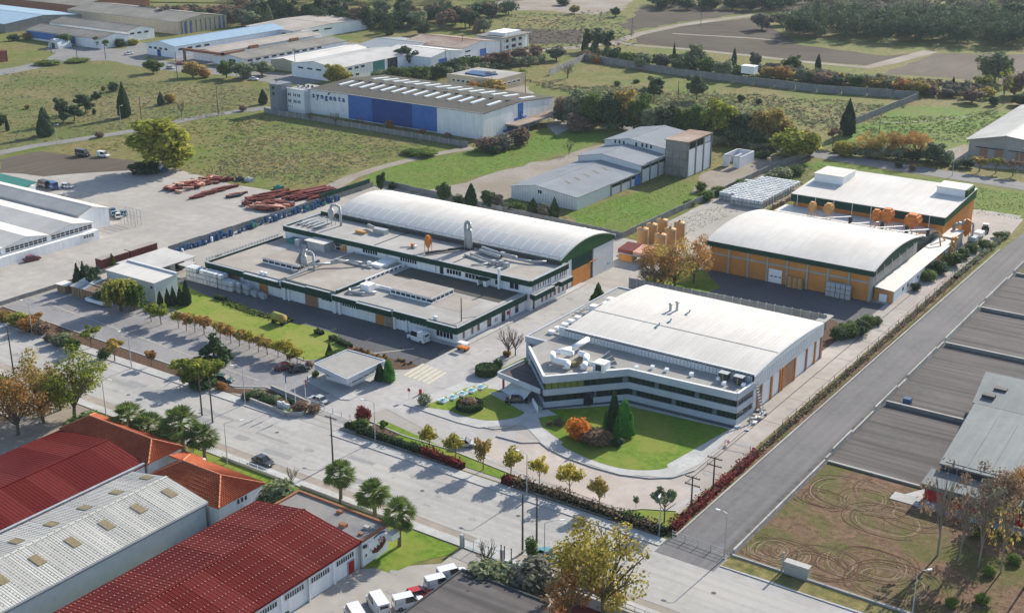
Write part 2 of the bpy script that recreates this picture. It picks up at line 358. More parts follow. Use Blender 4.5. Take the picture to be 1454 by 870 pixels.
def strip(name, pts, w, z, mat, kind='structure', label=None):
    L, Rr = strip_pts(pts, w); m = MB(); NSH[0] += 1; z += (NSH[0] % 24) * .0004
    for i in range(len(pts) - 1):
        m.quad((*Rr[i], z), (*Rr[i + 1], z), (*L[i + 1], z), (*L[i], z))
    o = m.build(name, mat); o['kind'] = kind
    if label: o['label'] = label
    return o
def A(*ps): return [at(*p) for p in ps]

# ---------------------------------------------------------------- pieces for walls
def win(par, side, c, a0, a1, z0, z1, n=1, fm='white_clean', pm='glass', t=.12, rows=1, name='window'):
    """a framed window standing proud of a wall; side f faces -Y at y=c, r faces +X at x=c"""
    def bx(m, u0, u1, w0, w1, d0, d1):
        if side == 'f': m.box(u0, u1, c - d1, c - d0, w0, w1)
        else: m.box(c + d0, c + d1, u0, u1, w0, w1)
    m = MB()
    bx(m, a0, a1, z0 - t, z0, -.02, .14); bx(m, a0, a1, z1, z1 + t, -.02, .12)
    bx(m, a0 - t, a0, z0 - t, z1 + t, -.02, .12); bx(m, a1, a1 + t, z0 - t, z1 + t, -.02, .12)
    for i in range(1, n):
        u = a0 + (a1 - a0) * i / n; bx(m, u - t / 2, u + t / 2, z0, z1, -.02, .10)
    for i in range(1, rows):
        zz = z0 + (z1 - z0) * i / rows; bx(m, a0, a1, zz - t / 3, zz + t / 3, -.01, .09)
    o = m.build(name, fm, par)
    p = MB(); bx(p, a0, a1, z0, z1, -.01, .035); p.build('pane', pm, o)
    return o
def panel(par, side, c, a0, a1, z0, z1, mat, name='door', d=.07, lab=None):
    m = MB()
    if side == 'f': m.box(a0, a1, c - d, c + .02, z0, z1)
    else: m.box(c - .02, c + d, a0, a1, z0, z1)
    o = m.build(name, mat, par)
    if lab: o['label'] = lab
    if a1 - a0 > 1.0 and name in ('door', 'roller_door'):
        f = MB()
        for u0, u1, w0, w1 in ((a0 - .1, a0, z0, z1 + .12), (a1, a1 + .1, z0, z1 + .12), (a0, a1, z1, z1 + .12)):
            f.box(u0, u1, c - d - .05, c, w0, w1) if side == 'f' else f.box(c, c + d + .05, u0, u1, w0, w1)
        f.build('door_frame', 'concrete', o)
    return o
def arc(y0, y1, ze, zc, n=14, off=0.0):
    """points of a shallow arch from (y0, ze) over zc to (y1, ze)"""
    h = zc - ze; s_ = (y1 - y0) / 2; Rr = (s_ * s_ + h * h) / (2 * h); yc = (y0 + y1) / 2; zc0 = zc - Rr
    th = math.asin(s_ / Rr)
    return [(yc + (Rr + off) * math.sin(-th + 2 * th * i / n), zc0 + (Rr + off) * math.cos(-th + 2 * th * i / n)) for i in range(n + 1)]
def shell_x(prof, x0, x1, t=.18):
    """a thin roof sheet swept along x"""
    ring = list(prof) + [(y, z - t) for y, z in reversed(prof)]
    m = MB(); k = len(prof)
    v = [(x0, y, z) for y, z in ring] + [(x1, y, z) for y, z in ring]; n = 2 * k
    f = [(i, i + 1, n + i + 1, n + i) for i in range(k - 1)] + [(k + i, k + i + 1, n + k + i + 1, n + k + i) for i in range(k - 1)]
    f += [(k - 1, k, n + k, n + k - 1), (2 * k - 1, 0, n, n + 2 * k - 1)]
    f += [(i, 2 * k - 1 - i, 2 * k - 2 - i, i + 1) for i in range(k - 1)] + [(n + i, n + i + 1, n + 2 * k - 2 - i, n + 2 * k - 1 - i) for i in range(k - 1)]
    return m._a(v, f)
def ribs_x(prof, x0, x1, step, w=.10, h=.07):
    """standing seams of a roof sheet, each running up and over the profile"""
    m = MB(); x = x0 + step / 2
    while x < x1:
        for i in range(len(prof) - 1):
            (ya, za), (yb, zb) = prof[i], prof[i + 1]
            m._a([(x - w, ya, za), (x, ya, za + h), (x + w, ya, za), (x - w, yb, zb), (x, yb, zb + h), (x + w, yb, zb)], [(0, 3, 4, 1), (1, 4, 5, 2)])
        x += step
    return m
# ================================================================ THE GROUND
sheet('ground', [(-3200, -900), (2600, -900), (2600, 4200), (-3200, 4200)], 0.0, 'meadow')
Z1, Z2, Z3, Z4, Z5, Z6 = .012, .024, .036, .048, .060, .072
# fields
sheet('dry_field', A((-60, 95), (95, 86), (210, 97), (330, 115), (400, 132), (392, 150), (300, 162), (190, 190), (90, 204), (-60, 232)), Z1, 'meadow_dry', jit=2.5)
sheet('grass_field', A((285, 172), (385, 160), (500, 178), (672, 205), (600, 222), (540, 236), (495, 253), (462, 272), (420, 276), (330, 262), (268, 246), (100, 214), (180, 190)), Z1, 'meadow', jit=1.5)
sheet('green_field', A((500, 268), (540, 243), (600, 228), (676, 212), (776, 182), (800, 180), (868, 188), (862, 200), (812, 215), (722, 240), (640, 262), (600, 275), (560, 282), (530, 280)), Z1, 'meadow_green', jit=1.5)
sheet('bare_earth', A((640, 264), (720, 241), (812, 217), (862, 202), (868, 216), (735, 262), (722, 285), (630, 292), (600, 276)), Z2, 'gravel', jit=2.0)
sheet('green_field', A((806, 302), (884, 279), (960, 258), (1000, 262), (1018, 276), (940, 310), (868, 340), (830, 332)), Z1, 'meadow_green', jit=1.0)
sheet('green_field', A((930, 330), (1022, 283), (1050, 292), (1050, 302), (960, 345), (920, 345)), Z1, 'meadow_green', jit=.6)
sheet('bare_earth', A((1000, 245), (1090, 220), (1150, 228), (1100, 252), (1050, 262), (985, 275)), Z1, 'gravel', jit=1.5)
sheet('green_field', A((1130, 232), (1180, 228), (1300, 250), (1454, 276), (1510, 285), (1510, 320), (1454, 312), (1384, 306), (1360, 290), (1200, 262)), Z1, 'meadow_green', jit=1.2)
sheet('grass_field', A((1225, 165), (1300, 150), (1454, 160), (1420, 175), (1370, 208), (1345, 225), (1195, 205)), Z1, 'meadow_green', jit=3)
sheet('grass_field', A((745, 118), (830, 92), (960, 110), (1160, 133), (1290, 148), (1235, 172), (1180, 190), (1050, 180), (960, 160), (850, 130)), Z1, 'meadow', jit=3)
sheet('ploughed_field', A((905, 50), (960, 37), (1075, 25), (1130, 60), (1105, 60), (1260, 80), (1330, 72), (1230, 93), (1140, 86), (1060, 77), (905, 62)), Z1, 'plough', jit=1)
sheet('ploughed_field', A((885, 35), (905, 12), (960, 4), (1065, 18), (960, 33), (895, 46)), Z1, 'plough', jit=3)
sheet('ploughed_field', A((722, 40), (832, 44), (826, 62), (735, 64)), Z1, 'plough', jit=2)
sheet('ploughed_field', A((1250, 105), (1330, 76), (1500, 78), (1500, 130), (1380, 113)), Z1, 'plough_pale', jit=1.5)
sheet('ploughed_field', A((1020, -14), (1300, -10), (1280, 18), (1160, 20), (1040, 12)), Z1, 'plough', jit=4)
sheet('ploughed_field', A((1380, -14), (1560, -10), (1560, 20), (1400, 14)), Z1, 'plough_pale', jit=4)
sheet('bare_earth', A((700, 0), (900, -4), (880, 14), (850, 22), (760, 14), (690, 16)), Z1, 'gravel', jit=5)
sheet('pale_field', A((-100, 0), (300, -30), (700, -30), (700, 8), (560, 12), (380, 18)), Z1, 'meadow', jit=5)
sheet('dirt_field', [(-67.3, 153.8), (-10, 153.8), (-10, 190.6), (-67.3, 190.6)], Z1, 'soil')
sheet('verge_field', [(-66.6, 312), (-20, 312), (-20, 390), (-78, 392), (-66.6, 352)], Z2, 'soil', jit=.5)
# roads and tracks far off
strip('dirt_track', A((866, 64), (905, 49), (960, 37), (1030, 27), (1072, 22)), [6, 7, 7, 7, 6], Z3, 'gravel')
strip('dirt_track', A((876, 60), (905, 65), (985, 71), (1060, 79), (1150, 89), (1230, 96), (1262, 89), (1322, 73)), [4, 4, 5, 5, 5, 7, 8, 8], Z4, 'gravel')
strip('dirt_track', A((955, 48), (1060, 54), (1110, 58)), 3.0, Z3, 'gravel')
strip('dirt_track', A((700, 76), (760, 72), (815, 68), (872, 60)), 8, Z3, 'gravel')
strip('back_road', [(-262, 408), (-225, 404), (-173, 405), (-130, 402), (-87, 400), (-40, 399), (40, 398)], 9.5, Z3, 'asphalt_far')
strip('field_road', A((-60, 228), (0, 217), (50, 207), (100, 200), (190, 186), (290, 165), (340, 158), (385, 153)), [6, 6, 5.5, 5.5, 5.5, 5.5, 5.5, 7], Z3, 'asphalt_far')
strip('gravel_path', A((458, 276), (472, 266), (500, 251), (540, 238), (590, 225), (635, 216), (672, 210)), [9, 6, 4.5, 4, 4, 4, 4], Z3, 'gravel')
strip('field_path', A((1235, 172), (1270, 175), (1320, 172), (1380, 165)), 1.5, Z3, 'gravel')
sheet('estate_road', A((-40, 104), (0, 99), (60, 88), (80, 76), (60, 68), (110, 66), (175, 70), (200, 60), (225, 68), (205, 84), (260, 90), (330, 98), (400, 104), (470, 108), (455, 118), (395, 120), (330, 108), (260, 103), (215, 98), (150, 86), (100, 88), (0, 108), (-40, 112)), Z2, 'asphalt_far', jit=.8)
sheet('estate_yard', A((200, 66), (250, 60), (330, 60), (420, 56), (520, 62), (700, 56), (720, 88), (640, 96), (560, 104), (470, 106), (400, 100), (300, 92), (215, 82)), Z1, 'asphalt_far', jit=.8)
sheet('estate_yard', A((640, 112), (700, 100), (745, 120), (760, 135), (700, 140), (640, 125)), Z2, 'gravel', jit=1)
sheet('loading_yard', A((776, 178), (800, 162), (830, 168), (812, 182), (790, 192)), Z2, 'concrete_yard')
sheet('loading_yard', A((1330, 218), (1370, 205), (1400, 215), (1454, 225), (1500, 228), (1500, 245), (1360, 236)), Z2, 'gravel')
# the scrap yard on the left
sheet('storage_yard', A((-140, 300), (-60, 262), (0, 246), (60, 240), (150, 236), (250, 240), (330, 262), (420, 276), (470, 272), (480, 284), (462, 292)) + [(-250.6, 270), (-250.6, 152.8), (-420, 152.8)], Z2, 'concrete_yard')
sheet('dirt_patch', A((0, 226), (60, 215), (150, 224), (225, 232), (210, 240), (120, 246), (60, 250), (0, 246)), Z3, 'plough_pale', jit=1.2)
# the works site
sheet('works_yard', [(-250.4, 153), (-79.5, 153), (-79.5, 366), (-91, 366), (-132, 330), (-142, 330), (-142, 345), (-158.6, 345), (-158.6, 300), (-150, 283.5), (-161, 283.5), (-250.4, 289)], Z3, 'concrete_yard')
sheet('works_yard', [(-158.6, 300), (-158.6, 345), (-142, 345), (-142, 330), (-132, 318), (-132, 300), (-150, 292)], Z2, 'gravel', jit=.6)
sheet('paved_drive', [(-232, 181.5), (-172.8, 181.2), (-170.2, 184.2), (-150.6, 184.2), (-150.6, 197.6), (-231, 198), (-233.5, 190)], Z4, 'pavers')
sheet('car_park', [(-250, 157.5), (-173.6, 155.6), (-168.6, 158.8), (-157.4, 157.4), (-150.4, 164.6), (-152.6, 171.6), (-171.2, 173.2), (-228, 175.8), (-232, 181.5), (-250, 182)], Z4, 'car_park_paving')
sheet('entrance_drive', [(-157.3, 157.6), (-144.6, 158.2), (-142.8, 164.5), (-125.8, 160.2), (-108, 157.4), (-88.3, 156.9), (-80, 160), (-80, 170), (-92, 166.3), (-105, 166.5), (-118.3, 170.6), (-121, 167.5), (-141.2, 167.8), (-138.2, 181.7), (-134, 186), (-129.8, 190), (-129.5, 247), (-150.4, 247), (-150.4, 184.2), (-154.8, 171.6)], Z5, 'pavers_light')
sheet('parking_apron', [(-122.5, 161.5), (-112, 158.4), (-99.5, 157.2), (-88.3, 156.6), (-82.5, 158.6), (-80.2, 168), (-86.5, 169.6), (-93.7, 166.6), (-104.9, 166.4), (-111, 168.8), (-117, 169.4), (-113.6, 165.2), (-118.8, 165.8)], Z6, 'concrete_pink')
strip('side_drive', [(-82.4, 157.5), (-82.4, 240), (-82.2, 320), (-80.6, 345), (-84, 362)], [5.2, 6.2, 6.2, 7, 12], Z4, 'concrete_drive')
m = MB(); m.box(-83.5, -83.3, 170, 320, .05, .062); setting('drive_joint', m, 'joint')
m = MB(); [m.box(-83.3, -79.4, y, y + .12, .05, .061) for y in range(176, 318, 12)]; setting('drive_joint', m, 'joint')
sheet('forecourt', [(-140, 254), (-86, 254), (-86, 273), (-131, 273), (-131, 268)], Z4, 'pavers')
sheet('forecourt', [(-136.5, 251.6), (-95, 251.6), (-95, 256.2), (-133, 256.2)], Z6, 'pavers_light')
# main road, its verge, pavements and kerbs
X0, X1 = -620, 130
sheet('road', [(X0, 138.6), (X1, 135.5), (X1, 147.62), (X0, 147.62)], Z3, 'asphalt')
sheet('parking_strip', [(X0, 147.6), (X1, 147.6), (X1, 150.3), (X0, 150.3)], Z3, 'pavers_light')
m = MB(); m.box(X0, X1, 147.6, 147.72, .03, .045); setting('road_joint', m, 'joint')
sheet('roadside_verge', [(X0, 133.4), (X1, 133.4), (X1, 135.5), (X0, 138.6)], Z2, 'verge', jit=0)
m = MB(); m.box(X0, X1, 133.0, 134.8, 0, .13); setting('pavement', m, 'sidewalk')
for a, b in ((X0, -156.6), (-144.0, -77.4), (-67.4, X1)):
    m = MB(); m.box(a, b, 150.45, 152.5, 0, .14); setting('pavement', m, 'sidewalk')
    m = MB(); x = a
    while x < b - .1:
        e = min(x + 1.6, b); m.box(x, e - .05, 150.2, 150.42, 0, .17); x += 1.6
    o = m.build('kerb', 'kerb'); o['kind'] = 'structure'
sheet('gateway_apron', [(-156.6, 150.1), (-144, 150.1), (-144.6, 158.6), (-157.2, 158)], Z4, 'pavers_light')
m = MB(); [m.box(-156.4, -144.2, y, y + .08, .05, .056) for y in (151.8, 153.6, 155.4)]; setting('apron_joint', m, 'joint')
sheet('gateway_apron', [(-77.3, 148.4), (-67.5, 148.4), (-67.5, 153.8), (-77.3, 153.8)], Z4, 'asphalt_lane')
sheet('gateway_apron', [(-101.2, 134.9), (-93.6, 134.9), (-93.6, 138.2), (-101.2, 138.2)], Z3, 'sidewalk')
sheet('roadside_verge', [(-67.2, 150.6), (-20, 150.6), (-20, 153.4), (-67.2, 153.4)], .15, 'meadow', jit=.2)
strip('lane', [(-72.7, 153.8), (-72.4, 240), (-71.8, 330), (-71.0, 352)], [8.0, 7.6, 7.4, 7.2], Z4, 'asphalt_lane')
# seam of a filled trench and the lane edge, toned dark like wall shade
for a, b, y in ((-240, -150, 143.2), (-142, -60, 142.6)):
    m = MB(); m.box(a, b, y, y + .09, .03, .044); setting('road_joint', m, 'joint')
sheet('lane_edge_shade', [(-68.9, 153.8), (-66.9, 153.8), (-66.9, 352), (-68.9, 352)], Z3, 'asphalt_dark')  # covers the gap; its dark tone stands in for the wall's shade
# lots of dark asphalt beyond the lane
for i, (y0, y1) in enumerate(((191.3, 219.4), (220.2, 255.3), (256.2, 281.6), (282.4, 311.2))):
    sheet('asphalt_lot', [(-66.9, y0), (-20, y0), (-20, y1), (-66.9, y1)], Z4, 'asphalt_dark')
# lawns
sheet('lawn', [(-233, 171.8), (-214.4, 177.6), (-171.8, 173.0), (-165.8, 178.0), (-166.4, 181.4), (-176, 187.6), (-185, 188), (-190, 186.6), (-196, 187.8), (-213, 188.0), (-229.8, 191.0), (-236.5, 190.5), (-240.5, 184)], .08, 'lawn_pale')
def loop(pts, n=5):
    q = []                       # rounds the corners of an outline
    for i in range(len(pts)):
        a, b, c = pts[i - 1], pts[i], pts[(i + 1) % len(pts)]
        p = [(a[k] + b[k]) / 2 for k in (0, 1)]; r_ = [(b[k] + c[k]) / 2 for k in (0, 1)]
        for j in range(n):
            t = j / n; q.append(tuple((1 - t) ** 2 * p[k] + 2 * t * (1 - t) * b[k] + t * t * r_[k] for k in (0, 1)))
    return q
sheet('footpath', [(-141.4, 168.0), (-128.2, 167.5), (-123.8, 167.9), (-118.2, 173.2), (-116.0, 172.2), (-111.4, 169.2), (-104.9, 166.9), (-93.7, 166.8), (-86.2, 170.6), (-84.6, 178), (-85.4, 196), (-107, 196), (-119, 183.5), (-129.6, 192), (-134, 190.5), (-138.6, 182.4)], .085, 'sidewalk')
sheet('lawn', [(-137.6, 171.0), (-136.4, 180.4), (-134.8, 184.2), (-133.4, 184.0), (-131.6, 180), (-130, 171.4), (-137.2, 169.2)], .10, 'lawn_pale')
sheet('lawn', loop([(-136.4, 170.6), (-125.6, 169.8), (-120.8, 174.0), (-120.3, 178.2), (-124.4, 182.0), (-134.4, 184.4)]), .11, 'lawn')
sheet('lawn', [(-117.4, 177.4), (-115.2, 180.4), (-118.0, 181.4), (-114.2, 184.6), (-107.6, 191.2), (-86.4, 193.0)] + loop([(-85.8, 176), (-92.4, 168.5), (-102.0, 168.3), (-112, 171.6)])[3:-2] + [(-112.4, 173.4), (-114.6, 174.4)], .10, 'lawn')
sheet('lawn', [(-140.2, 160.4), (-122.5, 157.6), (-108, 156.2), (-90, 154.6), (-87.5, 156.0), (-85.2, 158.4), (-80.5, 160.8), (-78, 160), (-77.6, 154), (-140.5, 154.2)], .09, 'lawn')
sheet('lawn', [(-144.2, 154.0), (-140.5, 154.2), (-141.2, 158.0), (-144.4, 158.0)], .09, 'lawn')
sheet('lawn', [(-137, 247.5), (-124, 250.5), (-122, 262), (-130.5, 272), (-133, 272), (-141, 262)], .075, 'lawn', jit=.4)
sheet('lawn', [(-131.5, 190.5), (-128.5, 193.5), (-132, 201), (-136, 200), (-136.2, 192)], .075, 'lawn', jit=.3)
sheet('planting_bed', [(-250, 152.6), (-174, 152.6), (-169.8, 153.9), (-157.2, 153.9), (-157.5, 157.0), (-167.0, 158.6), (-172.8, 155.0), (-250, 157)], .075, 'mulch')
sheet('planting_bed', [(-170.2, 184.0), (-166.0, 180.6), (-155.4, 178.6), (-151.4, 181.4), (-151.0, 184.0)], .075, 'mulch', jit=.2)
sheet('planting_bed', [(-140.2, 158.4), (-133.6, 157.2), (-133.8, 155), (-140.2, 155)], .10, 'mulch')
sheet('planting_bed', [(-109.2, 256.8), (-92.6, 256.8), (-86.4, 253.4), (-86.8, 236.4), (-92, 236.8)], .075, 'mulch', jit=.3)
m = MB(); m.box(-78.9, -76.8, 154.2, 330, 0, .22); setting('planting_strip', m, 'soil')
sheet('front_plot', [(-111.5, 121), (-105.5, 121.5), (-104.6, 126), (-101.8, 130), (-101.9, 132.8), (-136, 132.8), (-136, 127), (-111.5, 127)], Z3, 'lawn', jit=.2)
sheet('front_plot', [(-150, 124), (-136, 124), (-136, 132.8), (-160, 132.8)], Z2, 'lawn')
sheet('yard', [(-120, 60), (-60, 60), (-84, 128), (-92, 132.8), (-101.6, 132.8), (-101.4, 127.6), (-112, 118)], Z2, 'concrete_yard')
sheet('yard', [(-240, 100), (-176, 100), (-186.5, 132.8), (-260, 132.8)], Z2, 'gravel')
sheet('yard', [(-92, 132.8), (-20, 132.8), (-20, 60), (-60, 60), (-84, 128)], Z1, 'verge')
# patched, stained and worn places
pr_ = random.Random(44); bag = {}
def scrap(name, mat, pts, where='road'):
    m = bag.setdefault((name, mat), MB()); n_ = len(m.f); cx_ = sum(p[0] for p in pts) / len(pts); cy_ = sum(p[1] for p in pts) / len(pts)
    zb = dict(road=.0475, works=.048, store=.036, drive=.0725, side=.066, vans=.036)[where]
    pts = sorted(pts, key=lambda p: math.atan2(p[1] - cy_, p[0] - cx_)); m.quad(*[(p[0], p[1], zb + (.004 if name == 'oil_stain' else 0) + n_ * .00006) for p in pts])
for k in range(18):
    x = pr_.uniform(-225, -45); y = pr_.uniform(139.2, 147); a, b = pr_.uniform(.5, 4.5), pr_.uniform(.25, .9)
    scrap('road_patch', 'road_mend', [(x + a * u + pr_.uniform(-.2, .2), y + b * v_ + pr_.uniform(-.1, .1)) for u, v_ in ((-1, -1), (0, -1.05), (1, -.9), (1, 0), (.9, 1), (-.2, .9), (-1, .9))])
for k in range(90):
    x, y, wh_ = pr_.choice([(pr_.uniform(-249, -233), pr_.uniform(190, 280), 'works'), (pr_.uniform(-330, -254), pr_.uniform(180, 262), 'store'), (pr_.uniform(-149, -136), pr_.uniform(186, 244), 'drive'), (pr_.uniform(-84.5, -80), pr_.uniform(165, 310), 'side'), (pr_.uniform(-108, -90), pr_.uniform(100, 124), 'vans'), (pr_.uniform(-225, -60), pr_.uniform(139.5, 146.5), 'road')]); a = pr_.uniform(.25, 1.3)
    scrap('oil_stain', 'yard_stain', [(x + a * math.cos(t_) * pr_.uniform(.7, 1.2), y + a * .7 * math.sin(t_) * pr_.uniform(.7, 1.2)) for t_ in [q * .52 for q in range(12)]], wh_)
for (nm_, mt_), m in bag.items(): setting(nm_, m, mt_)
for k in range(12): x = -240 + k * 17.5; m = MB(); m.lathe((x, 141.2 + (k % 3) * 2.2, Z3), [(.38, 0), (.38, .012)], 12); setting('manhole_cover', m, 'joint')
for k in range(7):                               # tyre arcs where the lorries turn
    cx_, cy_, r_ = -104 + k * .9, 182 + k * .7, 27 + k * 1.1
    pts = [(cx_ - 36 + r_ * .55 * math.cos(t_ * .1 + .2), 168 + r_ * .35 * math.sin(t_ * .1 + .2)) for t_ in range(3, 16)]
    strip('tyre_mark', pts, .22, .0735, 'yard_stain')
# painted markings
for k in range(6):
    x = -150.4 + k * 1.25
    sheet('crossing_stripe', [(x, 178.6 + k * -.12), (x + .72, 178.5 + k * -.12), (x + .2, 185.4 - k * .2), (x - .52, 185.5 - k * .2)], .080, 'line_pale')
for k in range(9):
    x = -136.5 + k * 2.6
    sheet('parking_line', [(x, 159.7 - k * .38), (x + .1, 159.7 - k * .38), (x + 1.3, 164.4 - k * .38), (x + 1.2, 164.4 - k * .38)], .082, 'line_pale')
for k in range(15):
    x = -230 + k * 4.2
    sheet('parking_line', [(x, 170.2), (x + .1, 170.2), (x + .1, 174.6 - k * .16), (x, 174.6 - k * .16)], .062, 'line_pale')
sheet('parking_line', [(-250, 164.5), (-172, 160.2), (-172, 160.35), (-250, 164.65)], .062, 'line_pale')
sheet('drive_line', [(-163.0, 183.6), (-162.7, 183.6), (-157.2, 190.8), (-157.5, 190.8)], .062, 'line_pale')
def kerbline(name, pts, w=.22, h=.2, mat='kerb', z0=0.0):
    m = MB()
    for i in range(len(pts) - 1): m.bar(pts[i], pts[i + 1], w, z0, h)
    return setting(name, m, mat)
kerbline('drive_kerb', [(-141.4, 167.8), (-128.2, 167.3), (-123.8, 167.7)] + [(-123.2, 168.4), (-121.2, 168.8), (-119.8, 170.4), (-119.2, 172.2)])
kerbline('drive_kerb', [(-119.2, 166.6), (-114.0, 167.0), (-111.4, 169.0), (-109, 167.8), (-104.9, 166.7), (-99, 166.2), (-93.7, 166.5), (-89, 168.2), (-86.0, 170.7), (-84.2, 175), (-84.0, 197)], h=.28)
kerbline('lawn_kerb', [(-142.2, 158.6), (-133, 157.4), (-122.5, 157.7), (-108, 156.3), (-90, 154.7), (-87.5, 156.1), (-85.0, 158.6), (-80.3, 161)], h=.2)
kerbline('lawn_kerb', [(-237, 176.6), (-214.4, 177.6), (-171.6, 172.9), (-165.4, 178.2)], h=.18)
kerbline('car_park_kerb', [(-250, 157.1), (-173.6, 155.4), (-168.4, 158.7), (-157.3, 157.3)], h=.2)
kerbline('lane_kerb', [(-76.7, 154.2), (-76.4, 240), (-75.7, 330)], w=.3, h=.3, mat='concrete')
# ================================================================ THE WORKS: green-and-white factory
F1 = T('factory', 'long white factory with dark green roof bands, flat roofs and blue-grey yard in front', 'factory', (-189, 197, 0))
def P(name, mat, *boxes, par=None, lab=None):
    m = MB()
    for b in boxes: m.box(*b)
    o = m.build(name, mat, par if par is not None else F1)
    if lab: o['label'] = lab
    return o
LZ = 4.1                                         # low roof
P('wall', 'white_wall', (-226.4, -151.2, 197.6, 223, 0, LZ - .25))
# roof decks of the low block, each at its own height
P('roof', 'roof_screed', (-226.0, -201.6, 198.4, 222.6, LZ - .25, LZ))
P('roof', 'roof_screed', (-201.6, -185.9, 198.6, 222.6, LZ - .25, LZ + .45))
P('roof', 'roof_grey_screed', (-185.9, -151.6, 198.0, 222.6, LZ - .25, LZ - .02))
P('roof_patch', 'roof_grey_screed', (-222, -206, 214, 222.5, LZ, LZ + .02))
P('roof_patch', 'roof_bitumen', (-184, -152.6, 214.5, 222.5, LZ - .02, LZ + .012))
P('roof_patch', 'roof_screed', (-166, -156, 205, 213.6, LZ - .02, LZ + .01))
P('roof_seam', 'concrete', (-164.2, -163.9, 207, 214, LZ, LZ + .1))
# green bands round the low block, stepping in and out as on the real front
def band(pts, z0, z1, w=.45, mat='fascia_green', par=None, cap=True):
    for i in range(len(pts) - 1):
        m = MB(); m.bar(pts[i], pts[i + 1], w, z0, z1); m.build('fascia', mat, par if par is not None else F1)
        if cap:
            m = MB(); m.bar(pts[i], pts[i + 1], w + .16, z1 + .002, z1 + .07); m.build('coping', 'galv', par if par is not None else F1)
band([(-226.6, 223), (-226.6, 196.9)], 3.2, 4.5)
band([(-226.4, 196.9), (-213.4, 196.9)], 3.0, 4.5)
band([(-213.0, 196.3), (-201.8, 196.3)], 3.0, 4.35)
band([(-201.4, 197.0), (-193.6, 197.0)], 3.0, 4.5)
band([(-193.4, 196.6), (-186.0, 196.6)], 3.1, 4.9)
band([(-185.8, 197.1), (-178.4, 197.1)], 3.0, 4.3)
band([(-178.2, 196.5), (-168.4, 196.5)], 2.9, 4.25)
band([(-168.2, 197.1), (-158.6, 197.1)], 2.9, 4.3)
band([(-158.4, 196.4), (-150.6, 196.4), (-150.6, 222.4)], 2.9, 4.35)
band([(-201.6, 198.6), (-201.6, 222.4)], LZ, LZ + .7, mat='concrete', w=.3)
band([(-185.9, 198.6), (-185.9, 208)], LZ - .6, LZ + .8, w=.4)
P('parapet', 'white_wall', (-186.05, -185.75, 208.2, 222.4, LZ - .02, LZ + .75))
for k in range(8): P('parapet_opening', 'glass', (-185.75, -185.70, 209 + k * 1.6, 210 + k * 1.6, LZ + .1, LZ + .5))
# left edge: open steel gallery along the roof edge
m = MB()
for k in range(25): m.box(-226.95, -226.8, 197.5 + k, 197.62 + k, 4.5, 5.1)
m.box(-226.95, -226.8, 197.4, 222.6, 5.1, 5.2); m.box(-226.95, -226.8, 197.4, 222.6, 4.8, 4.87)
m.build('roof_railing', 'galv', F1)
# piers, doors and windows of the front
for x, w_ in ((-201.4, .9), (-199.8, .5), (-185.9, .9), (-184.2, .6), (-168.3, .5), (-164.9, .4), (-213, .5)):
    P('pier', 'white_wall', (x, x + w_, 197.0, 197.6, 0, 3.4))
for x, w_, mt in ((-219.4, 3.6, 'door_brown'), (-209.2, 2.6, 'orange_wall'), (-194.6, 3.8, 'door_brown'), (-173.6, 2.6, 'orange_wall'), (-171.0, 2.9, 'roof_rust')):
    o = panel(F1, 'f', 197.6, x, x + w_, .02, 3.0, mt, 'door', .12)
    for k in range(5): P('door_rail', 'dark_metal', (x + .05, x + w_ - .05, 197.44, 197.48, .45 + k * .5, .5 + k * .5), par=o)
for a0, a1, z0, z1, n in ((-206, -202.2, 2.2, 2.9, 5), (-189.6, -186.4, 2.3, 2.9, 3), (-184.6, -178.8, 2.15, 2.85, 9), (-168, -164.9, 2.3, 2.85, 3), (-164, -158.8, 2.3, 2.85, 6), (-156.8, -152.4, 1.0, 2.7, 5)):
    win(F1, 'f', 197.6, a0, a1, z0, z1, n, t=.10)
P('plinth', 'sidewalk', (-158, -149.2, 196.3, 197.58, 0, .25), (-151.18, -149.2, 197.6, 246, 0, .22))
for y, w_, z0, z1 in ((199.2, .8, .9, 2.6), (202.2, .9, .9, 2.6), (204.4, .9, .9, 2.6), (208, 1.6, .6, 2.7), (213.4, 1.5, .1, 2.6), (218.6, 1.4, .6, 2.7)):
    win(F1, 'r', -151.2, y, y + w_, z0, z1, 1, t=.10, pm='glass_blind' if y < 206 else 'glass')
P('downpipe', 'red_paint', (-151.2, -151.08, 216.6, 216.75, .2, 3.0))
P('wall_box', 'galv', (-151.2, -150.9, 211, 211.8, 1.1, 1.9)); P('wall_box', 'red_paint', (-151.2, -150.9, 215.6, 216.1, 1.3, 2.0))
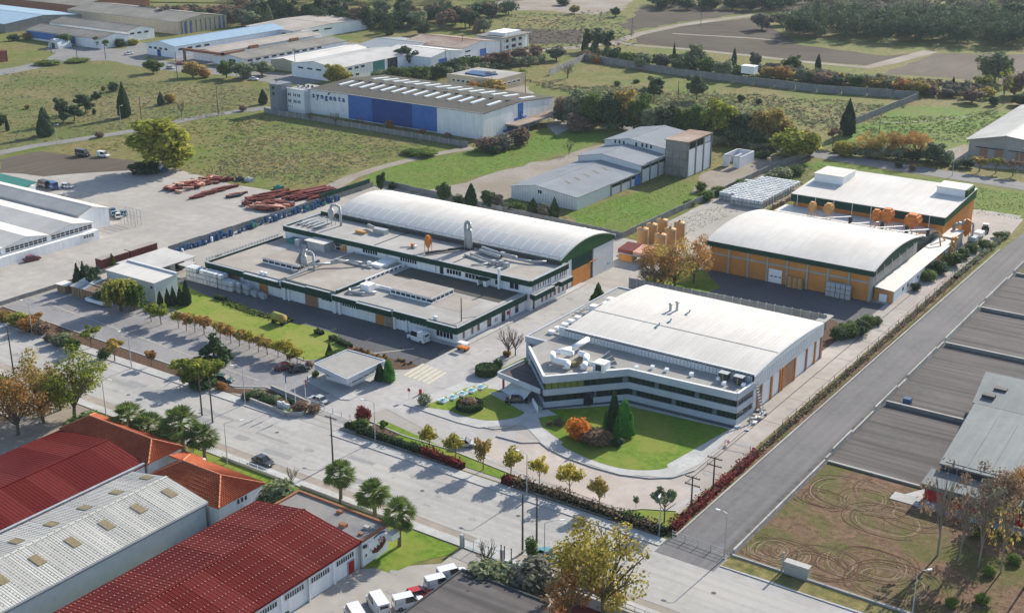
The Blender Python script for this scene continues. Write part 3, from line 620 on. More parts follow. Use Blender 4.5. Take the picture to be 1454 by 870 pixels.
# roof lanterns of the low block
def lantern(x0, x1, y0, y1, zb, h, n, side=True):
    o = P('roof_lantern', 'white_wall', (x0, x1, y0, y1, zb, zb + .35), (x0, x1, y0, y1, zb + h - .35, zb + h))
    P('lantern_roof', 'roof_screed', (x0 + .15, x1 - .15, y0 + .15, y1 - .15, zb + h, zb + h + .06), par=o)
    P('lantern_core', 'white_wall', (x0 + .3, x1 - .3, y0 + .3, y1 - .3, zb + .3, zb + h - .3), par=o)
    for k in range(n + 1):
        xx = x0 + (x1 - x0 - .2) * k / n; P('mullion', 'white_clean', (xx, xx + .2, y0, y0 + .2, zb + .35, zb + h - .35), par=o)
    m_ = max(3, int(n * (y1 - y0) / (x1 - x0)))
    for k in range(m_ + 1):
        yy = y0 + (y1 - y0 - .2) * k / m_; P('mullion', 'white_clean', (x1 - .2, x1, yy, yy + .2, zb + .35, zb + h - .35), par=o)
    P('pane', 'glass', (x0 + .05, x1 - .05, y0 + .1, y0 + .14, zb + .35, zb + h - .35), (x1 - .14, x1 - .1, y0 + .1, y1 - .05, zb + .35, zb + h - .35), par=o)
    m = MB()
    for k in range(int((x1 - x0) / .45)): m.box(x0 + .2 + k * .45, x0 + .3 + k * .45, y0 - .05, y0, zb + h - .3, zb + h + .02)
    for k in range(int((y1 - y0) / .45)): m.box(x1, x1 + .05, y0 + .2 + k * .45, y0 + .3 + k * .45, zb + h - .3, zb + h + .02)
    q = m.build('eaves_slats', 'galv', o); q['kind'] = 'stuff'
lantern(-215.6, -203.8, 205.0, 212.6, LZ, 1.3, 6)
lantern(-176.0, -164.2, 205.4, 213.4, LZ - .02, 1.3, 8)
P('raised_roof', 'roof_screed', (-183.4, -176.02, 207.0, 214.4, LZ - .02, LZ + .5)); P('parapet', 'white_wall', (-183.5, -176.1, 206.7, 206.98, LZ, LZ + .8))
# upper block
UZ = 7.0
P('wall', 'white_wall', (-225.6, -150.0, 223.1, 238, 0, UZ - .2), lab='tall white wall above the low roofs')
P('roof', 'roof_grey_screed', (-225.2, -150.6, 223.6, 237.6, UZ - .2, UZ + .02))
P('roof_patch', 'roof_screed', (-159, -151.2, 224.2, 232, UZ + .02, UZ + .04))
for x in (-196.5, -172.5): P('roof_joint', 'dark_metal', (x, x + .25, 223.7, 237.5, UZ + .02, UZ + .12))
band([(-225.8, 238), (-225.8, 222.8)], 6.0, 7.3)
band([(-225.6, 222.8), (-149.8, 222.8), (-149.8, 238.4)], 6.0, 7.3)
band([(-225.6, 236.6), (-204, 236.6)], 6.9, 7.9, w=.3, cap=False)
for a0, a1, z0, z1, n in ((-209.4, -206, 5.0, 5.9, 4), (-199.4, -194.8, 5.0, 5.9, 6), (-187.6, -182.6, 5.0, 5.9, 7), (-173.6, -169.4, 4.6, 5.7, 5), (-168.2, -164.4, 4.6, 5.7, 4), (-159.7, -158.7, 4.6, 5.7, 1), (-155.6, -153.2, 4.5, 6.0, 2)):
    win(F1, 'f', 223.1, a0, a1, z0, z1, n, t=.12)
P('door', 'glass', (-175.6, -174.6, 223.0, 223.12, 4.1, 5.9)); P('door', 'orange_wall', (-206.9, -204.7, 223.0, 223.12, 4.1, 5.6)); P('doorway', 'glass', (-208.2, -206.95, 223.0, 223.12, 4.1, 5.6))
P('porch_roof', 'fascia_green', (-163.9, -160.9, 221.2, 223.05, 5.5, 5.65)); P('porch', 'white_wall', (-163.6, -163.3, 221.4, 223.05, 4.1, 5.5), (-161.9, -161.0, 221.4, 223.05, 4.1, 5.5))
for x in (-191.8, -176.9, -206.3): P('downpipe', 'galv', (x, x + .12, 222.95, 223.07, 4.1, 6.0))
P('plant_room', 'galv', (-214.2, -208.6, 219.2, 223.0, 4.1, 6.3)); P('plant_room_roof', 'white_roof', (-214.9, -208.3, 218.8, 223.0, 6.3, 6.42))
P('machine_cabinet', 'galv', (-218.4, -216.8, 219, 220.6, 4.1, 5.9), (-216.5, -214.6, 219.2, 220.4, 4.1, 4.9)); P('machine_cover', 'tarp_green', (-222, -218.8, 220, 222.4, 4.1, 5.2))
P('annex', 'white_wall', (-191.8, -188.4, 216.8, 223, 4.1, 5.2))
for k in range(7):
    y = (224.0, 226.1, 228.2, 230.3, 233.2, 235.4, 237.0)[k]
    win(F1, 'r', -150.0, y - .3, y + .25, 4.7, 6.0, 1, pm='glass_blind', t=.12); win(F1, 'r', -150.0, y + .55, y + 1.0, 4.7, 6.0, 1, pm='glass_blind', t=.12)
for k in range(9):
    y = 223.8 + k * 1.75
    if k == 1: continue
    win(F1, 'r', -150.0, y, y + .9, .9 if k else .2, 2.6, 1, pm='glass_blind' if k else 'glass', t=.12)
band([(-149.6, 222.6), (-149.6, 228.2)], 3.2, 4.3, w=.5); band([(-149.0, 222.8), (-149.0, 231)], 2.9, 4.1, w=.9); band([(-149.5, 231), (-149.5, 233.4)], 3.3, 4.2, w=.4); band([(-149.0, 233.4), (-149.0, 238.6)], 3.2, 4.3, w=1.1)
P('chimney_pipe', 'white_clean', (-158.2, -157.7, 221.9, 222.4, 4.1, 9.0))
# vaulted hall behind
HE, HC = 8.4, 11.0
pr = arc(236.6, 261.4, HE, HC, 18)
h = shell_x(pr, -220.4, -150.6, .25).build('vaulted_roof', 'white_roof', F1); h['label'] = 'long white vaulted metal roof'
q = ribs_x(pr, -220.3, -150.8, 1.15, .06, .05).build('roof_seam', 'white_roof', h); q['kind'] = 'stuff'
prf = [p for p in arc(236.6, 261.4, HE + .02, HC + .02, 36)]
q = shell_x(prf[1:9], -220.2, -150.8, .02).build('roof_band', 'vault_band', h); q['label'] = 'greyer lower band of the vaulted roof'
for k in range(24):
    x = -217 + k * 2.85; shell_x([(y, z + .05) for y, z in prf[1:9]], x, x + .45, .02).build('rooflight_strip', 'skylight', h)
gut = P('gutter', 'dark_metal', (-220.4, -150.8, 236.1, 236.9, 7.7, 8.15)); 
P('wall', 'white_wall', (-220, -151.2, 238.05, 261, 0, 8.2), lab='white side wall of the vaulted hall')
m = MB(); ring = [(y, z) for y, z in arc(236.7, 261.3, HE - .1, HC - .1, 18)] + [(261.3, 7.3), (236.7, 7.3)]
m.extx(ring, -151.2, -150.7); m.build('gable', 'fascia_green_bright', F1)
MB().extx(ring, -220.3, -219.8).build('gable', 'fascia_green_bright', F1)
P('sliding_door', 'fascia_green', (-151.2, -150.9, 242.2, 250.2, 4.3, 7.2)); P('sliding_door', 'orange_paint', (-151.2, -150.85, 242.2, 250.2, .2, 4.2), lab='pale orange lower sliding door')
P('door_panel', 'grey_panel', (-151.2, -150.8, 251.4, 260.8, 0, 7.2)); P('pier', 'dark_metal', (-151.2, -150.9, 250.5, 251.1, 0, 7.2)); P('door_rail', 'orange_paint', (-150.9, -150.7, 249.6, 253.4, 4.2, 4.45))
P('doorway', 'glass', (-151.2, -151.1, 239.6, 240.5, 5.2, 7.0)); P('vent', 'galv', (-150.8, -150.7, 258.2, 259, 1.4, 2.0))

# things on the factory roofs
def cyclone(x, y, z, s=1.0, label='', arm=None):
    t = T('dust_cyclone', label, 'dust extractor', (x, y, z))
    MB().lathe((x, y, z + .9 * s), [(.15 * s, 0), (.75 * s, 1.5 * s), (.75 * s, 2.9 * s), (.3 * s, 3.3 * s)]).build('cyclone_body', 'galv', t, True)
    MB().path([(x, y, z + 4.1 * s), (x + .2, y, z + 5 * s), (x + 1.6 * s, y + .5, z + 5.1 * s), (x + 2.3 * s, y + .7, z + 4.6 * s), (x + 2.4 * s, y + .8, z)], .3 * s).build('duct', 'galv', t, True)
    for a, b in ((-1, -1), (1, -1), (1, 1), (-1, 1)): MB().tube((x + a * .7 * s, y + b * .7 * s, z), (x + a * .6 * s, y + b * .6 * s, z + 2 * s), .07 * s).build('leg', 'galv', t)
    if arm: MB().path(arm, .32 * s).build('duct', 'galv', t, True)
    return t
cyclone(-202.5, 205.8, LZ, 1.0, 'silver dust cyclone with looping duct beside the raised roof lantern', [(-202.5, 206.5, 5.6), (-199, 211, 5.4), (-196, 214, 5.8), (-193.5, 216, 5.2), (-190.6, 219, 4.9)])
cyclone(-216.8, 231, UZ, 1.05, 'silver dust cyclone at the far left end of the upper roof')
t = T('duct_pair', 'two sloping pale ducts lying across the roof lantern', 'duct', (-210, 210, 5.4))
for d in (0, .9): MB().path([(-211.2 + d, 214.8, 5.8), (-206.2 + d, 208.4, 6.1), (-204 + d, 206.6, 5.5)], .24).build('duct', 'galv' if d else 'dark_metal', t, True)
MB().box(-201.2, -190, 215.2, 215.7, 4.6, 4.95).box(-204.6, -203.4, 203.6, 204.6, LZ, 4.8).build('cable_tray', 'galv', t)
t = T('exhaust_stack', 'tall grey exhaust stack with curved hood in front of the vaulted roof', 'chimney', (-176.4, 234.6, UZ))
MB().lathe((-175.4, 234.4, UZ), [(.75, 0), (.8, 4.6), (.3, 5.4)]).build('drum', 'galv', t, True)
MB().path([(-176.6, 234.6, UZ), (-176.6, 234.6, 13.2), (-176.1, 234.6, 13.9), (-175.4, 234.5, 13.7), (-175.1, 234.4, 12.4)], .42).build('stack_pipe', 'galv', t, True)
MB().box(-176.2, -174.6, 233.6, 235.2, UZ, UZ + .5).build('base', 'dark_metal', t)
MB().path([(-176.4, 233.4, 7.5), (-178.6, 230, 7.5), (-181.4, 225, 7.45)], .35).build('duct', 'dark_metal', t, True)
def hopper(x, y, z, s, label, mat='orange_steel', group=None, w_=1.0):
    t = T('hopper', label, 'hopper', (x, y, z), group)
    a = w_ * s
    MB()._a([(x - a, y - a, z + 2.1 * s), (x + a, y - a, z + 2.1 * s), (x + a, y + a, z + 2.1 * s), (x - a, y + a, z + 2.1 * s), (x - .2, y - .2, z + .9 * s), (x + .2, y - .2, z + .9 * s), (x + .2, y + .2, z + .9 * s), (x - .2, y + .2, z + .9 * s)],
            [(4, 5, 1, 0), (5, 6, 2, 1), (6, 7, 3, 2), (7, 4, 0, 3), (7, 6, 5, 4)]).build('cone', mat, t)
    MB().box(x - a, x + a, y - a, y + a, z + 2.1 * s, z + 3.6 * s).build('bin', mat, t)
    MB().box(x - a * .7, x + a * .7, y - a * .7, y + a * .7, z + 3.6 * s, z + 4.0 * s).build('lid', mat, t)
    for i, j in ((-1, -1), (1, -1), (1, 1), (-1, 1)): MB().tube((x + i * a * 1.1, y + j * a * 1.1, z), (x + i * a * 1.05, y + j * a * 1.05, z + 3.2 * s), .08).build('leg', mat, t)
    MB().tube((x, y, z), (x, y, z + .9 * s), .18).build('spout', 'galv', t)
    m = MB(); m.box(x - a * 1.2, x + a * 1.2, y - a * 1.2, y - a * 1.12, z + 2.7 * s, z + 2.8 * s).box(x + a * 1.12, x + a * 1.2, y - a * 1.2, y + a * 1.2, z + 2.7 * s, z + 2.8 * s); m.build('rail', mat, t)
    return t
hopper(-182.6, 227.6, UZ, 1.0, 'orange hopper on legs standing on the upper factory roof', 'orange_steel', w_=.55)
t = T('burner', 'small orange burner box beside the hopper on the upper roof', 'machine', (-187.4, 228, UZ)); MB().box(-188, -187.2, 227.6, 228.2, UZ, UZ + 1).build('casing', 'orange_steel', t); MB().box(-187.15, -186.5, 227.6, 228.4, UZ, UZ + .7).build('tank', 'white_clean', t); MB().tube((-188, 227.6, 7.2), (-190, 226, 7.2), .12).build('pipe', 'galv', t)
t = T('duct_cluster', 'cluster of long horizontal silver ducts near the corner of the upper roof', 'duct', (-164, 231, UZ))
for pts, r_ in (([(-172, 235, 7.9), (-166.5, 233.6, 7.9), (-161, 233.4, 7.9)], .5), ([(-171.6, 233.4, 7.7), (-165, 232.2, 7.7)], .45), ([(-172.5, 231, 7.4), (-163.8, 228.6, 7.4), (-160.6, 229.4, 7.4)], .28), ([(-173.4, 229.8, 7.3), (-164, 227.6, 7.3)], .25), ([(-161, 233.2, 7.6), (-157, 233.8, 7.6), (-154, 235.6, 7.6)], .3), ([(-165, 227.5, 7.3), (-167.6, 224.6, 7.25)], .16)):
    MB().path(pts, r_).build('duct', 'galv', t, True)
for x, y in ((-163.8, 228.2), (-162.2, 229), (-160.2, 228.4), (-165.6, 234.3)): MB().box(x - .5, x + .5, y - .5, y + .5, UZ, UZ + 1.2).build('fan_box', 'galv', t)
t = T('blower', 'orange and grey blower lying by the duct at the middle of the upper roof', 'machine', (-204, 231, UZ))
MB().box(-203.4, -199.6, 231.5, 233.2, UZ, 8.3).build('casing', 'galv', t); MB().path([(-207, 234, 7.9), (-203.4, 232.6, 7.9)], .45).build('duct', 'galv', t, True); MB().box(-207.2, -204.2, 229.2, 230.1, UZ, UZ + .7).build('frame', 'silo_tan', t)
t = T('walkway', 'grey metal frames and rails on the far left corner of the upper roof', 'walkway', (-221, 228, UZ))
for k in range(4): MB().box(-224.4 + k * 1.9, -223.2 + k * 1.9, 226, 232, UZ + .3, UZ + .42).build('grating', 'galv', t)
for k in range(3): MB().path([(-223.6 + k * 2, 225, 7.2), (-223 + k * 2, 227, 8.1), (-222.6 + k * 2, 233, 8.1)], .1).build('rail', 'galv', t)
t = T('duct_unit', 'white ventilation unit with curved duct at the step between the low roofs', 'air handler', (-184, 201, 4))
MB().box(-183.2, -180.6, 203.4, 205.8, LZ, LZ + 1.5).build('casing', 'white_clean', t); MB().path([(-183.2, 203.6, 4.9), (-184.6, 201.6, 4.6), (-183.8, 200.2, 4.5), (-180, 201.4, 4.5), (-178.6, 203.6, 4.5)], .32).build('duct', 'galv', t, True)
t = T('lamp_mast', 'dark lamp mast rising from the front right corner of the low roof', 'mast', (-152.6, 200.8, 4)); MB().tube((-152.6, 200.8, LZ - .1), (-152.6, 200.8, LZ + 5.2), .13, .1).build('mast', 'dark_metal', t); MB().tube((-152.6, 200.8, LZ + .6), (-150.5, 203.6, LZ + .6), .05).build('stay', 'dark_metal', t)
for x, y, zz in ((-157.6, 198.4, 4.3), (-191.6, 216.4, 5.3), (-188.5, 218.5, 4.5), (-209.5, 198.8, 4.2), (-208.2, 198.8, 4.2)):
    o = MB().box(x - .45, x + .45, y - .3, y + .3, zz - .2, zz + .55).build('air_conditioner', 'white_clean'); tag(o, {-157.6: 'air conditioner box at the front edge near the roof mast', -191.6: 'air conditioner box before the tall wall of the factory', -188.5: 'air conditioner box beside the raised annex of the low roof', -209.5: 'left box of two small roof units by the front band', -208.2: 'right box of two small roof units by the front band'}[x], 'air conditioner', 'small air conditioners on the factory roof')

# ================================================================ covered walkway block between factory and office
t = T('link_building', 'narrow flat-roofed grey link building with white machines along its roof', 'building', (-133, 215, 0))
MB().box(-134.6, -127.6, 200.2, 236, 0, 4.6).build('wall', 'office_stone', t); MB().box(-134.9, -127.4, 199.8, 236.2, 4.6, 4.85).build('roof', 'roof_office', t)
MB().box(-135.2, -127.2, 199.2, 199.8, 3.8, 5.1).box(-135.2, -134.9, 199.8, 236.2, 4.3, 5.1).box(-135.2, -127.4, 236.2, 236.5, 4.3, 5.1).build('parapet', 'office_stone', t)
MB().box(-134.8, -134.0, 199.0, 199.6, 0, 3.8).build('column', 'office_stone', t)
for k in range(5):
    t2 = T('roof_fan', 'white boxy roof fan, %s from the near end of the link building' % ['first', 'second', 'third', 'fourth', 'fifth'][k], 'fan', (-131.8, 204 + k * 2.5, 4.85), 'roof fans on the link building')
    MB().box(-132.6, -131.2, 203.5 + k * 2.5, 204.6 + k * 2.5, 4.85, 5.5).build('casing', 'white_clean', t2); MB().box(-131.2, -128.6, 203.7 + k * 2.5, 204.3 + k * 2.5, 4.85, 5.15).build('duct', 'galv', t2)
t2 = T('chiller', 'large white chiller with pipes at the far end of the link building roof', 'chiller', (-131, 222, 4.85))
for x, y, a in ((-131.5, 220, 1.6), (-130.2, 223, 1.5), (-131, 226, 1.4), (-129.4, 228.6, 1.3)): MB().box(x - a / 2, x + a / 2, y - a / 2, y + a / 2, 4.85, 6.3).build('casing', 'white_clean', t2)
MB().path([(-133.8, 218, 5.3), (-133.6, 221, 5.5), (-132, 222.6, 5.4), (-131, 230, 5.4)], .18).path([(-134, 216, 5.2), (-131.6, 217, 5.2)], .2).build('pipe', 'galv', t2)
MB().box(-128.6, -127.7, 206, 222, 4.87, 5.4).build('red_duct', 'container_red', t)

# ================================================================ office building
OB = T('office_building', 'two-storey grey office with long dark ribbon windows on a bent front', 'office', (-105, 197, 0))
def ring(e=0.0):                                  # footprint, e outwards
    return [(-118.9 - e * .3, 181.6 - e * 1.2), (-107.9 + e * .2, 193.7 - e), (-86.2 + e, 194.9 - e), (-86.0 + e, 201.4), (-128.4, 201.4), (-129.4 - e, 192.2)]
def belt(e, z0, z1, name, mat, w_=.35):
    r_ = ring(e)
    for i in ((5, 0), (0, 1), (1, 2), (2, 3)):
        MB().bar(r_[i[0]], r_[i[1]], w_, z0, z1).build(name, mat, OB)
MB().prism(ring(-.5), 0, 6.0).build('core', 'glass_office', OB)
belt(0, .0, 1.25, 'parapet_wall', 'office_stone'); belt(0, 2.55, 3.75, 'parapet_wall', 'office_stone'); belt(0, 5.05, 6.45, 'parapet_wall', 'office_stone')
belt(.05, 6.452, 6.55, 'coping', 'white_clean', .45)
MB().prism(ring(-.15), 6.02, 6.14).build('roof', 'roof_office', OB)
for a, b, n in ((5, 0, 11), (0, 1, 13), (1, 2, 24), (2, 3, 6)):
    r_ = ring(-.14); p, q = r_[a], r_[b]
    for z0, z1 in ((1.25, 2.55), (3.75, 5.05)):
        for k in range(n):
            u0, u1 = (k + .06) / n, (k + .94) / n
            yellow_pane = (a == 0 and z0 > 3 and k < 6)  # first upper panes of this front take the yellow glass
            MB().bar((p[0] + (q[0] - p[0]) * u0, p[1] + (q[1] - p[1]) * u0), (p[0] + (q[0] - p[0]) * u1, p[1] + (q[1] - p[1]) * u1), .08, z0, z1).build('pane', 'glass_yellow' if yellow_pane else 'glass_pale' if (k * 5 + a * 3 + int(z0)) % 9 == 0 else 'glass' if (k * 7 + int(z0)) % 4 == 0 else 'glass_office', OB)
        for k in range(n + 1):
            u = k / n; c = (p[0] + (q[0] - p[0]) * u, p[1] + (q[1] - p[1]) * u); MB().box(c[0] - .05, c[0] + .05, c[1] - .07, c[1] + .07, z0, z1).build('mullion', 'dark_metal', OB)
MB().box(-113.6, -112.4, 187.0, 188.6, 0, 2.6).build('door', 'glass', OB)
for p0, p1 in (((-119.2, 180.9), (-108.0, 193.0)), ((-108.0, 193.0), (-86, 194.1))): MB().bar(p0, p1, 1.1, 0, .16).build('plinth', 'pavers', OB)
# entrance canopy on the left with its magenta post and glazed slope
MB().prism([(-130.4, 183.4), (-119.4, 181.6), (-121, 183.6), (-127.8, 190.4), (-130.2, 190.8)], 3.3, 3.45).build('canopy_roof', 'asphalt_dark', OB)
for p0, p1 in (((-130.6, 183.2), (-119.6, 181.2)), ((-130.6, 183.2), (-130.0, 191.2))): MB().bar(p0, p1, .3, 2.9, 3.9).build('canopy_edge', 'office_stone', OB)
MB().tube((-129.9, 184.0, 0), (-129.9, 184.0, 2.9), .22).build('post', 'magenta_paint', OB)
m = MB(); m._a([(-129.6, 183.0, .3), (-123.4, 180.6, .3), (-122.2, 183.0, 2.8), (-127.6, 186.6, 2.8)], [(0, 1, 2, 3)]); m.build('glazed_slope', 'grey_panel', OB)
for k in range(6):
    u = k / 5; MB().tube((-129.6 + 6.2 * u, 183.0 - 2.4 * u, .34), (-127.6 + 5.4 * u, 186.6 - 3.6 * u, 2.84), .06).build('glazing_bar', 'white_clean', OB)
for k in range(3): MB().prism([(-130.6 - k * .4, 181.8 - k * .3), (-119.4, 178.4 - k * .5), (-118.8, 181), (-124, 184.2)], .02 + 0 * k, .36 - k * .12).build('step', 'sidewalk', OB)
MB().bar((-121.6, 181.8), (-118.8, 179.2), .25, 0, 1.3).build('stair_wall', 'white_clean', OB)
# white vaulted hall behind the office
WH = T('vaulted_hall', 'big white vaulted warehouse directly behind the ribbon-window office', 'warehouse', (-106, 218, 0))
MB().box(-126.6, -86.3, 201.5, 234.4, 0, 7.0).build('wall', 'grey_panel', WH)
pr = arc(201.3, 234.6, 7.7, 8.7, 20)
h = shell_x(pr, -127, -86.0, .25).build('vaulted_roof', 'white_roof', WH)
q = ribs_x(pr, -126.9, -86.2, .85, .05, .06).build('roof_seam', 'white_roof', h); q['kind'] = 'stuff'
shell_x([(y, z + .06) for y, z in arc(201.3, 234.6, 7.72, 8.72, 160)[52:54]], -126.9, -86.1, .03).build('ridge_flashing', 'hall_roof_grey', h)
rg = [(y, z - .1) for y, z in pr] + [(234.6, 4.9), (201.3, 4.9)]
MB().extx(rg, -86.3, -85.8).build('gable', 'grey_panel', WH)
m = MB(); [m.box(-85.8, -85.74, 201.6 + k * .8, 201.75 + k * .8, 4.9, 7.6) for k in range(41)]; q = m.build('cladding_rib', 'white_clean', WH); q['kind'] = 'stuff'
for k in range(56): MB().box(-128.4 + k * .76, -128.4 + k * .76 + .68, 201.3, 201.46, 6.0, 8.0).build('cladding_panel', 'grey_panel', WH)
MB().box(-128.6, -85.8, 201.25, 201.5, 7.9, 8.02).build('coping', 'white_clean', WH)
MB().box(-86.3, -86.05, 202, 234.3, 0, 4.9).build('side_wall', 'white_clean', WH)
for y, w_, mt in ((203.2, .5, 'door_brown'), (204.6, .5, 'door_brown'), (209.2, .6, 'orange_wall'), (213.4, .5, 'orange_wall'), (214.4, .5, 'orange_steel'), (220.4, .4, 'orange_wall'), (226.2, .4, 'door_brown'), (230.6, .4, 'orange_wall'), (233.6, .8, 'door_brown')):
    MB().box(-86.05, -85.7, y, y + w_, 0, 4.9).build('pier', mt, WH)
MB().box(-86.05, -85.85, 215.2, 220.3, .1, 4.9).build('roller_door', 'door_brown', WH)
for y0, y1 in ((205.4, 209), (210, 213.2), (221.2, 226), (227, 230.4), (231.2, 233.4)): MB().box(-86.05, -85.95, y0, y1, .8, 4.6).build('roller_door', 'white_clean', WH)
for x, y, hh in ((-113.6, 220.6, 1.4), (-112.6, 221.6, 1.7)):
    zr = 8.55; o = MB().lathe((x, y, zr), [(.28, 0), (.28, hh), (.45, hh + .02), (.45, hh + .25), (.1, hh + .4)], 10).build('roof_vent', 'galv'); tag(o, 'grey capped vent pipe on the white vaulted roof, %s of the pair' % ('left and shorter' if x < -113 else 'right and taller'), 'vent', 'twin vents on the white vaulted roof')
for x, y in ((-109.6, 220.8), (-110.6, 214.6), (-111.4, 211.2)):
    zr = 8.6 if y > 218 else 8.4
    o = MB().path([(x - .5, y - .9, zr - .1), (x - .1, y - .4, zr + .35), (x + .1, y + .2, zr + .45), (x + .15, y + .5, zr + .9)], .14).build('bent_pipe', 'paint_teal'); tag(o, {-109.6: 'bent teal pipe right of the twin vents on the white roof', -110.6: 'middle bent teal pipe below the twin vents', -111.4: 'lowest bent teal pipe on the white vaulted roof'}[x], 'pipe')
# plant on the office roof
t = T('air_handler', 'fat white looping ducts joined to a box unit on the office roof', 'air handler', (-117, 190, 6.14))
for pts, r_ in (([(-120.6, 199.6, 7.6), (-120.6, 193.4, 7.6), (-122.4, 189.8, 7.5), (-120.6, 187.2, 7.4), (-118.0, 188.4, 7.2), (-117.4, 187.0, 6.6)], .55), ([(-121, 190.6, 7.9), (-118.6, 191, 7.9)], .6), ([(-118, 192.4, 7.7), (-116.2, 192, 7.7), (-114.8, 189.4, 7.4), (-114.4, 188, 6.8)], .6), ([(-114.8, 189.6, 7.3), (-112.6, 190.6, 7.2)], .5)): MB().path(pts, r_, 10).build('duct', 'white_clean', t, True)
MB().box(-113.2, -110.8, 189.4, 191.8, 6.3, 8.0).build('casing', 'white_clean', t); MB().box(-112.6, -111.4, 189.3, 189.4, 6.5, 7.7).build('fan_grille', 'dark_metal', t)
MB().box(-118.0, -116.9, 188.8, 192.2, 6.2, 7.1).build('frame', 'skylight_brown', t)
t = T('solar_collector', 'tilted glazed solar panel leaning behind the box unit on the office roof', 'solar panel', (-112.4, 194, 6.14))
m = MB(); m._a([(-115, 194.2, 6.3), (-112.2, 192.2, 6.3), (-110.4, 193.8, 6.5), (-113.4, 196.0, 8.0)], [(0, 1, 2, 3)]); m._a([(-115, 194.3, 6.2), (-113.4, 196.1, 7.9), (-110.4, 193.9, 6.4), (-112.2, 192.3, 6.2)], [(0, 1, 2, 3)]); m.build('panel', 'fibre_grey', t)
for k in range(4): MB().tube((-115 + 2.8 * k / 3, 194.2 - 2 * k / 3, 6.35), (-113.4 + 3 * k / 3, 196.0 - 2.2 * k / 3, 8.02 - 1.5 * k / 3), .06).build('frame', 'white_clean', t)
lb = ['white roof vent box nearest the looping ducts', 'second white roof vent box along the office roof', 'third white roof vent box along the office roof', 'fourth white roof vent box along the office roof', 'fifth white roof vent box, before the first fan coil', 'white roof vent box between the two dark fan coils', 'white roof vent box at the right end of the office roof']
for k, (x, y) in enumerate(((-107.0, 195.0), (-104.6, 196.8), (-101.8, 197.2), (-97.0, 198.0), (-92.0, 199.2), (-90.2, 197.6), (-86.9, 199.0))):
    o = MB().box(x - .35, x + .35, y - .35, y + .35, 6.14, 6.7)._a([(x - .35, y - .35, 6.7), (x + .35, y - .35, 6.7), (x + .35, y + .35, 6.85), (x - .35, y + .35, 6.85)], [(0, 1, 2, 3)]).build('vent_box', 'white_clean'); tag(o, lb[k], 'vent')
for x, l_ in ((-91.2, 'left'), (-88.2, 'right')):
    t = T('fan_coil', 'dark fan coil unit, the ' + l_ + ' one of two near the end of the office roof', 'fan coil', (x, 200, 6.14))
    MB().box(x - .9, x + .9, 199.2, 200.4, 6.4, 7.6).build('casing', 'dark_metal', t); MB().box(x - .15, x + .15, 199.0, 199.2, 6.2, 7.5).build('pipe', 'skylight_brown', t); MB().box(x - .95, x + .95, 199.1, 200.5, 7.6, 7.68).build('lid', 'galv', t)
    MB().box(x - .8, x - .7, 199.3, 200.3, 6.14, 6.4).box(x + .7, x + .8, 199.3, 200.3, 6.14, 6.4).build('foot', 'galv', t)
t = T('steel_staircase', 'steep silver outdoor stair at the gap between office and vaulted hall', 'staircase', (-85.4, 202, 0))
for d in (0, .8): MB().tube((-86 + d * .2, 201.8 + d, 6.2), (-83.6 + d * .2, 200.4 + d, .9), .07).build('stringer', 'galv', t)
for k in range(11):
    u = (k + .5) / 11; MB().box(-86.05 + 2.4 * u, -85.75 + 2.4 * u, 201.8 - 1.4 * u, 202.6 - 1.4 * u, 6.2 - 5.3 * u, 6.26 - 5.3 * u).build('tread', 'galv', t)
MB().box(-84.2, -83.2, 200.0, 202.0, .85, .95).box(-84.2, -84.1, 200, 200.1, 0, .9).box(-83.3, -83.2, 201.9, 202, 0, .9).build('landing', 'galv', t)
rnd.seed(21)
for k in range(16):
    x, y = rnd.uniform(-85.6, -83.6), rnd.uniform(193.8, 203.5); a, b, c = rnd.uniform(.2, .6), rnd.uniform(.2, .7), rnd.uniform(.06, .35)
    o = MB().prism([(x - a, y - b), (x + a, y - b * .6), (x + a * .8, y + b), (x - a, y + b * .8)], .06, .08 + c).build('metal_offcut', rnd.choice(['white_clean', 'galv', 'tote_grey', 'dark_metal', 'concrete'])); tag(o, 'flat scrap panel at the foot of the silver stair, %s in the heap' % ['nearest', 'second', 'third', 'fourth', 'fifth', 'sixth', 'seventh', 'eighth', 'ninth', 'tenth', '11th', '12th', '13th', '14th', '15th', 'last'][k], 'scrap', 'scrap heap by the office corner')
